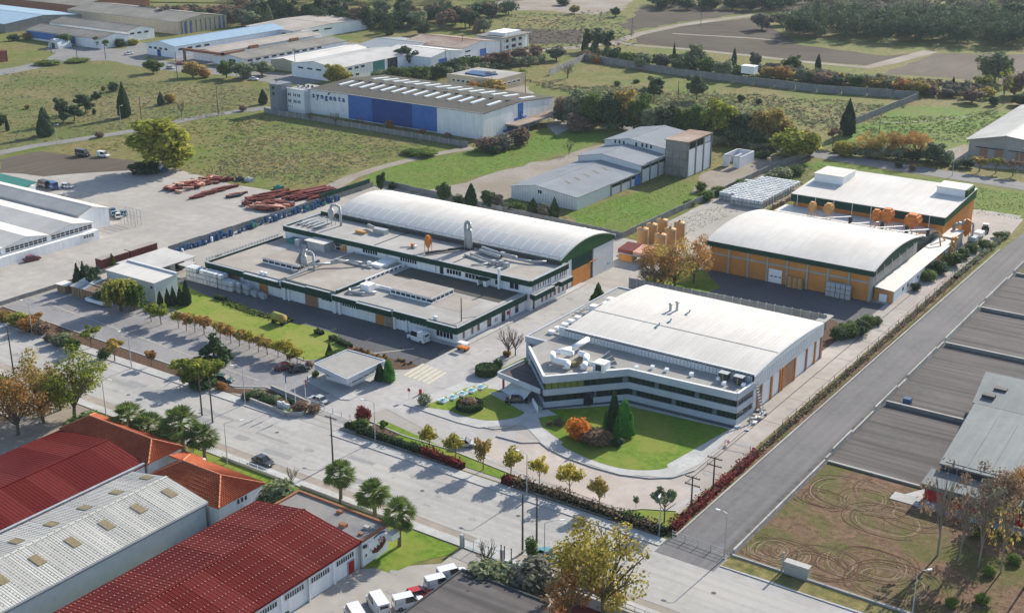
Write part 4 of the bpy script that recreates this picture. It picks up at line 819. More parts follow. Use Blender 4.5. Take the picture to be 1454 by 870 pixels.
# ================================================================ OTHER BUILDINGS
def shell_y(prof, y0, y1, t=.16):
    """a thin roof sheet swept along y; prof: (x, z)"""
    m = shell_x([(a, b) for a, b in prof], y0, y1, t)
    m.v = [(v[1], v[0], v[2]) for v in m.v]; m.f = [tuple(reversed(f)) for f in m.f]
    return m
def ribs_y(prof, y0, y1, step, w=.1, h=.07):
    m = ribs_x(prof, y0, y1, step, w, h); m.v = [(v[1], v[0], v[2]) for v in m.v]; m.f = [tuple(reversed(f)) for f in m.f]
    return m
def gable_hall(name, label, cat, x0, x1, y0, y1, ze, zr, axis='y', rp=None, wall='white_wall', roof='roof_fibre', over=.35, ze2=None, ribs=0, ribmat=None, z0=0, sheets=0):
    """a pitched hall; axis is the way the ridge runs, rp where the ridge stands across it"""
    t = T(name, label, cat, ((x0 + x1) / 2, (y0 + y1) / 2, z0)); ze2 = ze if ze2 is None else ze2
    a, b = (x0, x1) if axis == 'y' else (y0, y1); c0, c1 = (y0, y1) if axis == 'y' else (x0, x1)
    rp = (a + b) / 2 if rp is None else rp
    s1 = (zr - ze) / (rp - a); s2 = (zr - ze2) / (b - rp)
    body = [(a, z0), (b, z0), (b, ze2 - .1), (rp, zr - .1), (a, ze - .1)]
    m = MB(); (m.exty if axis == 'y' else m.extx)(body, c0, c1); m.build('wall', wall, t)
    prof = [(a - over, ze - s1 * over), (rp, zr), (b + over, ze2 - s2 * over)]
    sh = shell_y if axis == 'y' else shell_x; rb = ribs_y if axis == 'y' else ribs_x
    for k, pf in enumerate((prof[:2], prof[1:])):
        if sheets:
            n = max(1, round((c1 - c0 + 2 * over) / sheets)); st = (c1 - c0 + 2 * over) / n
            for i in range(n):
                o = sh([(p, z + (.012 if i % 2 else 0)) for p, z in pf], c0 - over + i * st, c0 - over + (i + 1) * st - .03).build('roof_sheet', roof + '_b' if (i * 7 + k * 3) % 5 < 2 and roof + '_b' in MATS else roof, t)
        else:
            sh(pf, c0 - over, c1 + over).build('roof', roof, t)
    if ribs:
        q = rb(prof, c0 - over, c1 + over, ribs, ribs * .14, .045).build('roof_ribs', ribmat or roof, t); q['kind'] = 'stuff'
    w_ = .25; m = MB()
    if axis == 'y': m.box(rp - w_, rp + w_, c0 - over - .03, c1 + over + .03, zr - .05, zr + .09)
    else: m.box(c0 - over - .03, c1 + over + .03, rp - w_, rp + w_, zr - .05, zr + .09)
    m.build('ridge_cap', roof, t)
    return t
def roofpt(rp, zr, edge, ze, u): return (rp + (edge - rp) * u, zr + (ze - zr) * u)

# ---- orange warehouse with the big white vault
W1 = T('orange_warehouse', 'orange-panelled warehouse with concrete frame under a big white vaulted roof', 'warehouse', (-110, 289, 0))
MB().box(-130.6, -89.6, 272.9, 304.8, 0, 7.0).build('core', 'concrete', W1)
pr = arc(272.2, 305.6, 7.6, 9.5, 18)
h = shell_x(pr, -131.4, -88.9, .25).build('vaulted_roof', 'white_roof', W1)
q = ribs_x(pr, -131.2, -89.1, .9, .05, .05).build('roof_seam', 'white_roof', h); q['kind'] = 'stuff'
MB().box(-131.4, -88.9, 272.1, 272.45, 6.3, 7.55).build('fascia', 'fascia_green', W1)
MB().extx([(y, z - .12) for y, z in pr] + [(305.6, 7.0), (272.2, 6.3)], -89.5, -88.95).build('gable', 'fascia_green', W1)
MB().extx([(y, z - .12) for y, z in pr] + [(305.6, 7.0), (272.2, 6.3)], -131.3, -130.8).build('gable', 'fascia_green', W1)
for k in range(9):
    x = -130.4 + k * 5.05
    MB().box(x, x + .45, 272.45, 272.95, 0, 6.4).build('post', 'concrete', W1)
    if k < 8:
        MB().box(x + .45, x + 5.05, 272.6, 272.92, 4.3, 4.75).build('beam', 'concrete', W1)
        MB().box(x + .47, x + 5.03, 272.72, 272.9, 4.78, 6.35).build('panel', 'orange_wall', W1)
        MB().box(x + .47, x + 5.03, 272.74, 272.9, .05, 4.27).build('panel', 'orange_wall', W1)
d = panel(W1, 'f', 272.74, -114.6, -111.2, .05, 3.4, 'white_clean', 'roller_door', .1, 'white roller door with three small lights')
for k in range(3): MB().box(-114.1 + k * 1.05, -113.5 + k * 1.05, 272.6, 272.64, 1.5, 1.75).build('door_light', 'glass', d)
for k in range(6): MB().box(-89.1, -88.9, 273.6 + k * 5.2, 274 + k * 5.2, 4.9, 7.4).build('gable_post', 'concrete', W1)
AN = T('side_annex', 'low annex with pale sheet roof and white doors beside the orange warehouse', 'annex', (-87, 297, 0))
MB().prism([(-89.3, 274.6), (-84.9, 274.6), (-85.2, 321), (-89.3, 321)], 0, [2.9, 2.75, 2.75, 2.9]).build('wall', 'concrete', AN)
MB().prism([(-89.4, 274.3), (-84.6, 274.3), (-84.9, 321.2), (-89.4, 321.2)], [3.25, 2.85, 2.85, 3.25], [3.4, 3.0, 3.0, 3.4]).build('roof', 'white_roof', AN)
panel(AN, 'f', 274.6, -89.2, -85.0, 0, 2.8, 'orange_wall', 'front_wall', .05); panel(AN, 'f', 274.5, -88.0, -86.2, .05, 1.9, 'white_clean', 'door', .08)
for k in range(7): MB().box(-85.0, -84.86, 275.2 + k * 3.1, 278.2 + k * 3.1, .05, 2.6).build('door_panel', 'white_clean', AN)
for y, w_, mt in ((298, 3, 'dark_metal'), (303, 4, 'beige_wall'), (308, 3, 'orange_wall'), (313, 5, 'concrete')): MB().box(-85.1, -84.9, y, y + w_, .05, 2.6).build('door_panel', mt, AN)
for y in (281, 284.4, 291.6): MB().box(-84.86, -84.8, y, y + .8, 1.2, 2.0).build('window', 'glass', AN)
# ---- the back works with orange walls, green band and roof boxes
BW = T('back_works', 'long orange works with sloping white roof, green band and two roof boxes', 'factory', (-110, 336, 0))
MB().extx([(323.8, 0), (350.6, 0), (350.6, 9.6), (323.8, 8.0)], -130.4, -89.0).build('wall', 'orange_wall', BW)
shell_x([(323.2, 8.15), (351.2, 9.9)], -131, -88.6, .15).build('roof', 'white_roof', BW)
q = ribs_x([(323.2, 8.15), (351.2, 9.9)], -130.9, -88.7, 1.0, .05, .04).build('roof_seam', 'white_roof', BW); q['kind'] = 'stuff'
MB().box(-131, -88.7, 323.3, 323.6, 5.9, 7.98).build('fascia', 'fascia_green', BW)
MB().extx([(323.4, 6.4), (350.9, 7.4), (350.9, 9.72), (323.4, 7.98)], -88.98, -88.65).build('fascia', 'fascia_green_bright', BW)
MB().extx([(342, 9), (348.6, 9), (348.6, 11.2), (342, 11.2)], -97, -89.4).build('roof_box', 'white_clean', BW); MB().box(-97.2, -89.2, 341.6, 348.9, 11.2, 11.35).build('roof_box_lid', 'white_roof', BW)
MB().extx([(342, 9), (348.6, 9), (348.6, 11.2), (342, 11.2)], -89.4, -88.7).build('fascia', 'fascia_green_bright', BW)
MB().extx([(336.5, 8.8), (346, 8.8), (346, 11.2), (336.5, 11.2)], -129.8, -121.4).build('roof_box', 'white_clean', BW); MB().box(-130, -121.2, 336.2, 346.2, 11.2, 11.35).build('roof_box_lid', 'white_roof', BW)
for k in range(8): MB().tube((-129 + k * 5.2, 323.1, 4.9), (-129 + k * 5.2, 323.1, 8), .09).build('drainpipe', 'white_clean', BW)
MB().box(-132.2, -90.8, 315.6, 323.3, 0, 4.6).build('lean_to', 'old_concrete', BW); MB().box(-132.4, -90.6, 315.3, 323.3, 4.6, 4.8).build('lean_to_roof', 'white_roof', BW)
MB().box(-132.5, -132.2, 315.2, 315.8, 3.4, 5.0).build('corner_post', 'orange_wall', BW)
MB().box(-132, -91, 313.2, 315.5, 3.2, 3.4).build('gangway', 'old_concrete', BW)
MB().box(-91.6, -85.6, 322.2, 330.5, 0, 3.4).build('annex', 'concrete', BW); MB().box(-91.8, -85.4, 322, 330.7, 3.4, 3.55).build('annex_roof', 'white_roof', BW)
hopper(-122.0, 316.8, 4.8, .95, 'orange hopper on the lean-to roof, the leftmost of the group', 'silo_tan', w_=.8)
hopper(-117.6, 317.2, 4.8, 1.0, 'squat tan hopper just right of the leftmost hopper', 'silo_tan', w_=1.0)
hopper(-104.4, 316.6, 4.8, 1.15, 'slim orange hopper before the fluted pair on the lean-to roof', w_=.8)
hopper(-101.4, 316.4, 4.8, 1.35, 'tall orange hopper with a grey pipe on top, middle of the lean-to roof', w_=.9)
hopper(-94.6, 315.8, 4.8, 1.3, 'widest orange hopper near the right end of the lean-to roof', w_=1.25)
t = T('orange_cyclone', 'orange cyclone with silver ducts at the right corner of the back works', 'dust extractor', (-86.2, 332, 0))
MB().lathe((-85.6, 333, 1.2), [(.2, 0), (1.2, 1.6), (1.2, 4.2), (.4, 4.8)]).build('body', 'orange_steel', t, True)
MB().path([(-87.8, 329.5, 0), (-87.8, 329.5, 4.2), (-87.4, 330.4, 5.2), (-86.6, 331.5, 4.9), (-85.8, 333, 5.6)], .45).build('duct', 'galv', t, True)
MB().path([(-84, 333.6, .2), (-84, 333.6, 4.6), (-84.8, 333.2, 5.4), (-85.6, 333.2, 5.2)], .3).build('duct', 'galv', t, True)
for i, j in ((-1, -1), (1, -1), (1, 1), (-1, 1)): MB().tube((-85.6 + i, 333 + j, 0), (-85.6 + i, 333 + j, 3), .09).build('leg', 'orange_steel', t)
MB().box(-87.2, -86.0, 326, 328.8, 0, 2.4).build('filter_box', 'dark_metal', t)
for k, (x, l_) in enumerate(((-112.5, 'leftmost'), (-104, 'second'), (-97.5, 'third'), (-92, 'rightmost'))):
    t = T('conveyor_tube', 'thin sloping conveyor tube between the two warehouses, the ' + l_ + ' one', 'conveyor', (x, 310, 4))
    MB().tube((x - 3.4, 306, 7.6), (x + 1.6, 315.6, 6.6), .12).build('tube', 'galv', t); MB().box(x + 1.2, x + 2, 315.2, 316, 4.8, 6.6).build('drive', 'dark_metal', t)
t = T('elevator_leg', 'tan bucket elevator and braced chute at the annex end', 'elevator', (-86.4, 318, 0))
for a, b in (((-92.5, 314.6, 5.4), (-88, 316.6, 6.4)), ((-88, 316.6, 6.4), (-85.6, 313, 1)), ((-88.6, 318, 6), (-85.6, 321.6, .4)), ((-84.4, 316, 0), (-84.4, 316, 4.6)), ((-84.4, 319.4, 0), (-84.4, 319.4, 4.8)), ((-84.4, 316, 4.6), (-84.4, 319.4, 2.2))): MB().tube(a, b, .2).build('beam', 'silo_tan', t)
for k in range(4): MB().box(-85.4, -84, 315.4 + k * 1.4, 316.6 + k * 1.4, .2 + k * 1.1, 1.1 + k * 1.1).build('bucket_cover', 'silo_tan', t)
# ---- silos and the red-roofed pump hut
sl = ['tan silo at the left front, next to the red-roofed hut', 'tan silo behind the left front one', 'tan silo farthest back on the left', 'tan silo nearest the rust-coloured tree, front middle', 'tan silo second of the right row', 'tan silo at the back right end of the cluster']
for k, (x, y) in enumerate(((-152.9, 279.4), (-152.9, 284.2), (-152.6, 289.4), (-146.6, 277.4), (-146.9, 283.2), (-147.6, 289.6))):
    t = T('silo', sl[k], 'silo', (x, y, 0), 'tan silos by the works wall')
    MB().lathe((x, y, .3), [(1.45, 0), (1.5, .1), (1.5, 4.7), (1.4, 4.85), (.3, 5.15)], 20).build('tank', 'silo_tan', t, True)
    MB().lathe((x, y, 5.45), [(.3, 0), (.3, .25)], 8).build('hatch', 'dark_metal', t); MB().lathe((x, y, 4.95), [(1.56, 0), (1.56, .12)], 20).build('rim', 'concrete', t)
    MB().lathe((x, y, 0), [(1.8, 0), (1.8, .3)], 16).build('plinth', 'concrete', t)
    m = MB(); m.tube((x + 1.7, y - .3, .3), (x + 1.6, y - .3, 5.4), .04).tube((x + 1.7, y + .3, .3), (x + 1.6, y + .3, 5.4), .04)
    for j in range(10): m.tube((x + 1.7, y - .3, .6 + j * .48), (x + 1.7, y + .3, .6 + j * .48), .03, n=4)
    m.build('ladder', 'galv', t)
t = T('pump_hut', 'open hut with dark red and pink roof panels beside the tan silos', 'hut', (-148.6, 269, 0))
MB().prism([(-152.8, 266.6), (-148.6, 266.6), (-148.6, 271.6), (-152.8, 271.6)], [2.2, 2.2, 2.9, 2.9], [3.0, 3.0, 3.6, 3.6]).build('roof', 'container_red', t)
MB().prism([(-148.5, 266.6), (-144.4, 266.6), (-144.4, 271.6), (-148.5, 271.6)], [2.2, 2.2, 2.9, 2.9], [3.0, 3.0, 3.6, 3.6]).build('roof', 'rust_pink', t)
MB().box(-152.4, -148.9, 266.9, 269.6, 0, 2.2).build('tank', 'orange_wall', t)
for x in (-152.6, -148.5, -144.6):
    for y in (266.8, 271.4): MB().tube((x, y, 0), (x, y, 2.4), .1).build('post', 'concrete', t)
MB().box(-153, -144.2, 266.2, 271.8, 1.95, 2.15).build('deck', 'concrete', t)
# ---- stepped grey halls and the concrete tower behind the factory
wx0, wx1 = -208.2, -185.4
G1 = gable_hall('grey_hall', 'lowest and nearest of the three stepped grey halls, with brown rooflights', 'hall', wx0, wx1, 299.2, 336, 3.9, 5.4, 'y', -199.6, 'grey_panel', 'roof_blue_grey', ribs=1.2)
G2 = gable_hall('grey_hall', 'middle of the three stepped grey halls', 'hall', wx0 + .1, wx1 + .1, 336.1, 352.4, 5.8, 7.5, 'y', -199.4, 'grey_panel', 'roof_blue_grey', ribs=1.2)
G3 = gable_hall('grey_hall', 'tallest and farthest of the three stepped grey halls, with upright dark windows', 'hall', wx0, wx1 - .6, 352.5, 376, 7.8, 9.4, 'y', -199.0, 'grey_panel', 'roof_blue_grey', ribs=1.2)
for k in range(5): o = MB()._a([(x, y, 5.4 - (x + 199.6) * 1.5 / 14.2 * 1.0 + .06) for x, y in ((-196 + k * .15, 309 + k * 5.1), (-193.4 + k * .15, 308 + k * 5.1), (-193.4 + k * .15, 308.7 + k * 5.1), (-196 + k * .15, 309.7 + k * 5.1))], [(0, 1, 2, 3)]).build('rooflight', 'skylight_brown', G1)
for k in range(3): MB()._a([(-205 + k * .5, 318 + k * 3.5, 4.5), (-203 + k * .5, 319.4 + k * 3.5, 4.9), (-203 + k * .5, 320 + k * 3.5, 4.9), (-205 + k * .5, 318.6 + k * 3.5, 4.5)], [(0, 1, 2, 3)]).build('rooflight', 'skylight_brown', G1)
win(G1, 'f', 299.2, -198.8, -197.4, 3.0, 4.1, 1)
for x in (-204.6, -203, -201.4, -196.8, -194.6, -193, -191.4): win(G3, 'f', 352.5, x, x + .8, 7.1, 8.4 if x > -197 else 8.3, 1, t=.1)
for g, x, y0, y1, n, z1 in ((G1, wx1, 318, 336, 3, 3.4), (G2, wx1 + .1, 336.1, 352.4, 3, 5.2)):
    for k in range(n + 1): yy = y0 + (y1 - y0 - .5) * k / n; MB().box(x, x + .25, yy, yy + .5, 0, z1 + .4).build('pier', 'old_concrete', g)
    for k in range(n): yy = y0 + (y1 - y0) * k / n + .5; MB().box(x + .02, x + .1, yy + .1, yy + (y1 - y0) / n - .6, z1 - 1.0, z1 - .1).build('window', 'glass', g)
MB().box(wx1 + .02, wx1 + .14, 332.4, 335.4, 0, 3.0).build('door', 'blue_panel', G1)
m = MB(); [m.box(wx0 + k * .9, wx0 + .12 + k * .9, 299.12, 299.2, 0, 3.8) for k in range(25)]; q = m.build('cladding_rib', 'white_clean', G1); q['kind'] = 'stuff'
TW = T('concrete_tower', 'tall weathered concrete tower with white panels between dark posts', 'tower', (-180.6, 358, 0))
MB().box(-184.6, -177.0, 350.2, 366.6, 0, 11.2).build('core', 'old_concrete', TW); MB().box(-185, -176.6, 349.8, 367, 11.2, 11.5).build('roof', 'roof_rust', TW)
for k in range(4): yy = 350.2 + k * 5.3; MB().box(-177, -176.6, yy, yy + .5, 0, 11.2).build('post', 'old_concrete', TW)
for k in range(3): yy = 350.9 + k * 5.3; MB().box(-177, -176.8, yy, yy + 4.4, .2, 8.7).build('panel', 'white_wall', TW); MB().box(-177, -176.85, yy, yy + 4.4, 9, 10.8).build('window', 'glass' if k < 2 else 'grey_panel', TW)
for k in range(3):
    for j in range(4): MB().box(-184.3 + k * 2.5, -182.2 + k * 2.5, 350.1, 350.19, .6 + j * 2.6, 2.8 + j * 2.6).build('panel', 'panel_grey', TW)
t = T('ruined_shed', 'roofless whitewashed shed beyond the tower', 'ruin', (-171.4, 376, 0))
for a, b in (((-174.6, 371), (-172.2, 371)), ((-170.6, 371), (-168.8, 371)), ((-168.8, 371), (-168.8, 382)), ((-174.6, 371), (-174.6, 382)), ((-174.6, 382), (-168.8, 382)), ((-170.8, 371.2), (-170.8, 377))): MB().bar(a, b, .3, 0, 3.6).build('wall', 'white_wall', t)
MB().box(-174.8, -168.6, 370.8, 371.2, 3.6, 3.8).build('lintel', 'old_concrete', t)
# ---- big white-and-blue warehouse with the lettering
SY = T('distribution_warehouse', 'large white warehouse with blue wall panels and lettering, rows of rooflights', 'warehouse', (-300, 380, 0))
xr, xl, yf, yb = -260.3, -343.3, 357.0, 402.0
MB().extx([(yf, 0), (yb, 0), (yb, 8.2), (380, 9.9), (yf, 9.3)], xl, xr).build('wall', 'white_wall', SY)
sp = [(yf - .2, 9.42), (380, 10.1), (yb + .2, 8.3)]
shell_x(sp, xl - .2, xr + .2, .2).build('roof', 'roof_bitumen', SY)
q = ribs_x(sp, xl, xr, 1.6, .06, .04).build('roof_seam', 'roof_bitumen', SY); q['kind'] = 'stuff'
MB().box(xl, xr + .1, yf - .25, yf, 9.3, 9.5).build('gutter', 'galv', SY)
for x0, x1, mt in ((-323.3, -311.6, 'blue_panel'), (-311.5, -303.5, 'blue_panel_dark'), (-303.4, -292.4, 'blue_panel_dark'), (-292.3, -281.0, 'blue_panel')):
    o = MB().box(x0, x1, yf - .1, yf + .02, .3, 9.28).build('cladding', mt, SY); o['label'] = 'blue wall cladding' if mt == 'blue_panel' else 'dark blue wall cladding'
m = MB(); [m.box(xl + k * 1.2, xl + k * 1.2 + .1, yf - .06, yf, .3, 9.28) for k in range(69)]; q = m.build('cladding_rib', 'white_wall', SY); q['kind'] = 'stuff'
# (ribs behind the blue fields take their colour from the field)
for k in range(14):
    x = -337.6 + k * 5.3 + (2.0 if k == 13 else 0)
    for pts, sgn in ((((x, 367.4), (x + 1.3, 367.4), (x + 1.3, 375.6), (x, 375.6)), 1), (((x + 2.2, 384.6), (x + 3.6, 384.6), (x + 3.6, 394.0), (x + 2.2, 394.0)), -1)):
        zz = [9.42 + (min(p[1], 380) - 356.8) * .0293 - max(0, p[1] - 380) * .0811 for p in pts]
        MB().prism(list(pts), zz, [z + .45 for z in zz]).build('rooflight', 'skylight', SY)
    MB().box(x + 1.6, x + 2.4, 377.4, 378.8, 9.9, 10.5).build('roof_vent', 'dark_metal', SY)
MB().box(xr, xr + .12, 378.2, 381.6, .3, 9.4).build('blue_column', 'blue_panel', SY)
for k in range(4): MB().box(xr, xr + .1, 378.2 - 2.3 * (k + 1), 378.2 - 2.3 * k, .3, 4.4 - k * 1.0).box(xr, xr + .1, 381.6 + 2.0 * k, 381.6 + 2.0 * (k + 1), .3, 4.4 - k * 1.0).build('blue_step', 'blue_panel', SY)
MB().box(xr + .12, xr + .16, 379.4, 380.6, .3, 6.4).build('dark_inset', 'blue_panel_dark', SY)
MB().box(xr, -254.6, 370.2, 398.6, 3.0, 3.5).build('canopy', 'roof_rust', SY)
for k in range(4): MB().tube((xr, 372 + k * 8, 5.4), (-257, 373 + k * 8, 3.6), .07).build('canopy_tie', 'white_clean', SY)
for k in range(5): MB().tube((-255, 371 + k * 6.6, 0), (-255, 371 + k * 6.6, 3), .12).build('canopy_post', 'concrete', SY)
MB().box(-343.4, -343.0, yf - 2.8, yf + 1, 0, 9.5).build('pier', 'grey_panel', SY)
# three-storey office end and its tower
MB().box(-352.5, -343.3, 354.2, 366, 0, 8.9).build('office_wall', 'white_clean', SY); MB().box(-352.3, -343.5, 354.5, 366, 8.9, 9.0).build('office_roof', 'roof_grey_screed', SY)
MB().box(-352.6, -343.2, 354.0, 354.3, 8.9, 9.3).build('office_parapet', 'white_clean', SY)
for z in (3.8, 6.3):
    for x in (-351.8, -350.9, -349.0, -348.1, -346.9, -346.0): win(SY, 'f', 354.2, x, x + .62, z, z + 1.1, 1, t=.07)
for x in (-352, -351, -350): win(SY, 'f', 354.2, x, x + .4, 2.0, 2.5, 1, t=.05)
MB().prism([(-358.6, 351.2), (-357.2, 349.8), (-353.2, 349.8), (-352.4, 351.2), (-352.4, 357), (-358.6, 357)], 0, 11.0).build('stair_tower', 'grey_block', SY)
for z in (6.9, 9.2): MB().lathe((-355.2, 349.75, z), [(.5, 0), (.5, .9)], 12).build('round_window', 'glass', SY)
MB().tube((-356, 352, 11), (-356, 352, 13.4), .07).build('aerial', 'dark_metal', SY); MB().tube((-355.2, 352, 11), (-355.2, 352, 12.8), .07).build('aerial', 'dark_metal', SY)
for k in range(6): MB().box(-350.5 + k * 1.1, -349.8 + k * 1.1, 358 + (k % 2) * 2, 358.6 + (k % 2) * 2, 9, 10).build('condenser', 'dark_metal' if k % 2 else 'galv', SY)
def letters(s, x0, x1, y, zb, size, mat, par, bold=.02):
    n = len(s)
    for i, ch in enumerate(s):
        if ch == ' ': continue
        cu = bpy.data.curves.new('letter', 'FONT'); cu.body = ch; cu.size = size; cu.extrude = .05; cu.offset = bold; cu.align_x = 'CENTER'; cu.resolution_u = 3
        tmp = bpy.data.objects.new('tmp', cu); COL.objects.link(tmp)
        dg = bpy.context.evaluated_depsgraph_get(); me = bpy.data.meshes.new_from_object(tmp.evaluated_get(dg))
        bpy.data.objects.remove(tmp)
        me.materials.clear(); me.materials.append(MATS[mat]); me.name = 'letter'
        o = bpy.data.objects.new('letter', me); COL.objects.link(o); o.parent = par; of = OFF[par.name]
        o.rotation_euler = (math.pi / 2, 0, 0); o.location = (x0 + (x1 - x0) * (i + .5) / n - of[0], y - of[1], zb - of[2])
letters('syngenta', -342.0, -324.4, yf - .22, 6.3, 2.9, 'blue_panel_dark', SY, .07)
MB()._a([(-333.6, yf - .2, 8.5), (-332.6, yf - .2, 9.1), (-331.9, yf - .2, 9.2), (-332.5, yf - .2, 8.5), (-333.3, yf - .2, 8.0)], [(0, 4, 3, 2, 1)]).build('leaf_emblem', 'blue_panel_dark', SY)
t = T('boundary_wall', 'long low grey wall in front of the white-and-blue warehouse', 'wall', (-310, 347, 0))
for k in range(24): x = -358 + k * 4.15; MB().box(x, x + 4.1, 347.0 - k * .09, 347.22 - k * .09, 0, 1.9).build('wall_panel', 'panel_grey', t); MB().box(x - .12, x + .12, 346.9 - k * .09, 347.3 - k * .09, 0, 2.05).build('post', 'concrete', t)
# ---- white saw-roofed halls at the left edge
LW = T('white_works', 'white works hall with several pitched bays and a long strip window at the left edge', 'factory', (-320, 189, 0))
bays = [(155, 162, 169), (169, 175.6, 182.6)]
bays = [(149.8, 156, 162.4), (162.4, 169.2, 175.9), (175.9, 182.7, 189.4), (189.4, 196.6, 203.4)]
for a, b, c in bays:
    MB().extx([(a, 0), (c, 0), (c, 4.3), (b, 5.6), (a, 4.3)], -400, -276.6).build('wall', 'white_wall', LW)
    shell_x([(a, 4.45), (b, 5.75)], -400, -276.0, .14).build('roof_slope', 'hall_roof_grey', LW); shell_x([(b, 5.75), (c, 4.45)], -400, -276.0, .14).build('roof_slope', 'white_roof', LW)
    win(LW, 'r', -276.6, a + .7, c - .7, 2.9, 4.0, 9, rows=2, t=.12)
MB().box(-276.6, -275.0, 150, 203.6, 0, 2.5).build('lean_to', 'white_wall', LW); win(LW, 'r', -275.0, 198.6, 201.8, 1.2, 2.1, 4, rows=2)
L2 = gable_hall('white_hall', 'white hall with a plain gable, farthest of the white bays at the left edge', 'hall', -400, -283.2, 203.9, 213.6, 5.0, 6.6, 'x', 208.2, 'white_wall', 'white_roof')
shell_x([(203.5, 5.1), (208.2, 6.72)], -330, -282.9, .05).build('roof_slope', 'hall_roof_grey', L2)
t = T('green_roof_shed', 'low shed with a turquoise sheet roof behind the left white bays', 'shed', (-345, 220, 0)); MB().box(-380, -326, 215.5, 221, 0, 3.2).build('wall', 'white_wall', t); shell_x([(215, 3.2), (221.4, 4.2)], -380.4, -325.6).build('roof', 'tarp_green', t)
t = T('steel_rack', 'thin blue-grey steel rack standing by the plain white gable', 'rack', (-279, 217, 0))
for k in range(5): MB().tube((-282 + k * 1.5, 216.4, 0), (-282 + k * 1.5, 216.4, 4.2), .07).tube((-282 + k * 1.5, 218.4, 0), (-282 + k * 1.5, 218.4, 4.2), .07).build('post', 'galv', t)
for z in (2.2, 4.2): MB().box(-282, -276, 216.35, 216.45, z, z + .1).box(-282, -276, 218.35, 218.45, z, z + .1).build('rail', 'galv', t)
# ---- white cube, carport, brown container, little shed
CB = T('white_cube', 'windowless white block with a pale sheet roof behind the willow', 'building', (-231, 181, 0))
MB().prism([(-239.6, 178.2), (-223, 178.2), (-223, 185), (-239.6, 185)], 0, [4.9, 4.9, 5.4, 5.4]).build('wall', 'grey_panel', CB)
MB().prism([(-239.8, 178), (-222.8, 178), (-222.8, 184.4), (-239.8, 184.4)], [4.92, 4.92, 5.3, 5.3], [5.1, 5.1, 5.45, 5.45]).build('roof', 'white_roof', CB)
MB().box(-239.8, -222.8, 184.5, 185.1, 5.0, 5.8).build('parapet', 'grey_panel', CB); MB().box(-224.2, -223.6, 178.06, 178.2, 3.6, 4.1).build('vent', 'dark_metal', CB)
t = T('carport', 'open steel carport with a pale flat roof between the white block and the blue bins', 'carport', (-240, 193, 0))
MB().prism([(-246.6, 186.4), (-235, 186.4), (-235, 201.4), (-246.6, 201.4)], [3.1, 2.9, 2.9, 3.1], [3.3, 3.1, 3.1, 3.3]).build('roof', 'hall_roof_grey', t)
for x in (-246.2, -240.8, -235.4):
    for y in (187, 194, 201): MB().tube((x, y, 0), (x, y, 3), .1).build('post', 'galv', t)
for k in range(4): MB().box(-243.4, -236.6, 188.6 + k * 3, 190 + k * 3, .3, 2.2).build('stored_rack', 'dark_metal' if k % 2 else 'tote_grey', t)
MB().box(-234.6, -231.8, 195.2, 198.8, 2.6, 2.75).build('side_roof', 'hall_roof_grey', t)
for k in range(3): MB().tube((-232, 195.4 + k * 1.6, 0), (-232, 195.4 + k * 1.6, 2.6), .08).build('post', 'galv', t)
for k in range(2):
    t = T('shipping_container', ['dark red shipping container with a dusty top, the nearer one beyond the white block', 'dark red shipping container with a dusty top, the farther one beyond the white block'][k], 'container', (-254.4, 191 + k * 9, 0))
    y = 187.2 + k * 8.9; MB().box(-255.6, -253.1, y, y + 8.5, .1, 2.5).build('body', 'container_red', t); MB().box(-255.6, -253.1, y, y + 8.5, 2.5, 2.56).build('top', 'roof_screed', t)
    m = MB(); [m.box(-253.1, -253.03, y + .2 + j * .45, y + .4 + j * .45, .25, 2.4) for j in range(18)]; q = m.build('corrugation', 'container_red', t); q['kind'] = 'stuff'
t = T('rough_shed', 'ramshackle shed with patched tin roof and plank walls by the yard wall', 'shed', (-242, 173, 0))
MB().box(-243.8, -234.4, 171.2, 176, 0, 2.2).build('wall', 'wood', t)
for k in range(9): MB().box(-243.6 + k * 1.02, -242.9 + k * 1.02, 171.05, 171.19, 0, 2.1).build('plank', 'wood' if k % 3 else 'door_brown', t)
rnd.seed(5)
for k in range(8):
    x, y = -243.9 + (k % 4) * 2.5, 170.8 + (k // 4) * 2.7; z = 2.3 + (k // 4) * .5
    MB().prism([(x, y), (x + 2.7, y + rnd.uniform(-.2, .2)), (x + 2.7, y + 3), (x, y + 3)], [z, z + .1, z + .5, z + .4], [z + .07, z + .17, z + .57, z + .47]).build('tin_sheet', rnd.choice(['galv', 'roof_rust', 'white_roof', 'tote_white']), t)
MB().prism([(-249, 170.4), (-245.4, 170.8), (-245.6, 173.6), (-249, 173.4)], 1.9, 2.0).build('tin_sheet', 'white_roof', t); MB().box(-248.8, -245.8, 170.8, 173.2, 0, 1.9).build('wall', 'wood', t)
t = T('boat', 'white and blue speedboat hull parked beside the rough shed', 'boat', (-233.5, 170.8, 0))
MB().prism([(-236.6, 169.8), (-231.6, 169.9), (-229.6, 171), (-231.6, 172), (-236.6, 172)], .35, .6).build('keel', 'tote_white', t)
MB().prism([(-236.8, 169.5), (-231.4, 169.6), (-229.0, 171), (-231.4, 172.3), (-236.8, 172.3)], .6, 1.25).build('hull', 'white_clean', t); MB().prism([(-236.4, 169.9), (-232.6, 170.0), (-232.6, 171.9), (-236.4, 171.9)], 1.252, 1.3).build('cockpit', 'paint_teal', t); MB().prism([(-232.6, 170), (-231.6, 170.2), (-231.6, 171.7), (-232.6, 171.9)], 1.25, 1.7).build('windscreen', 'car_glass', t)
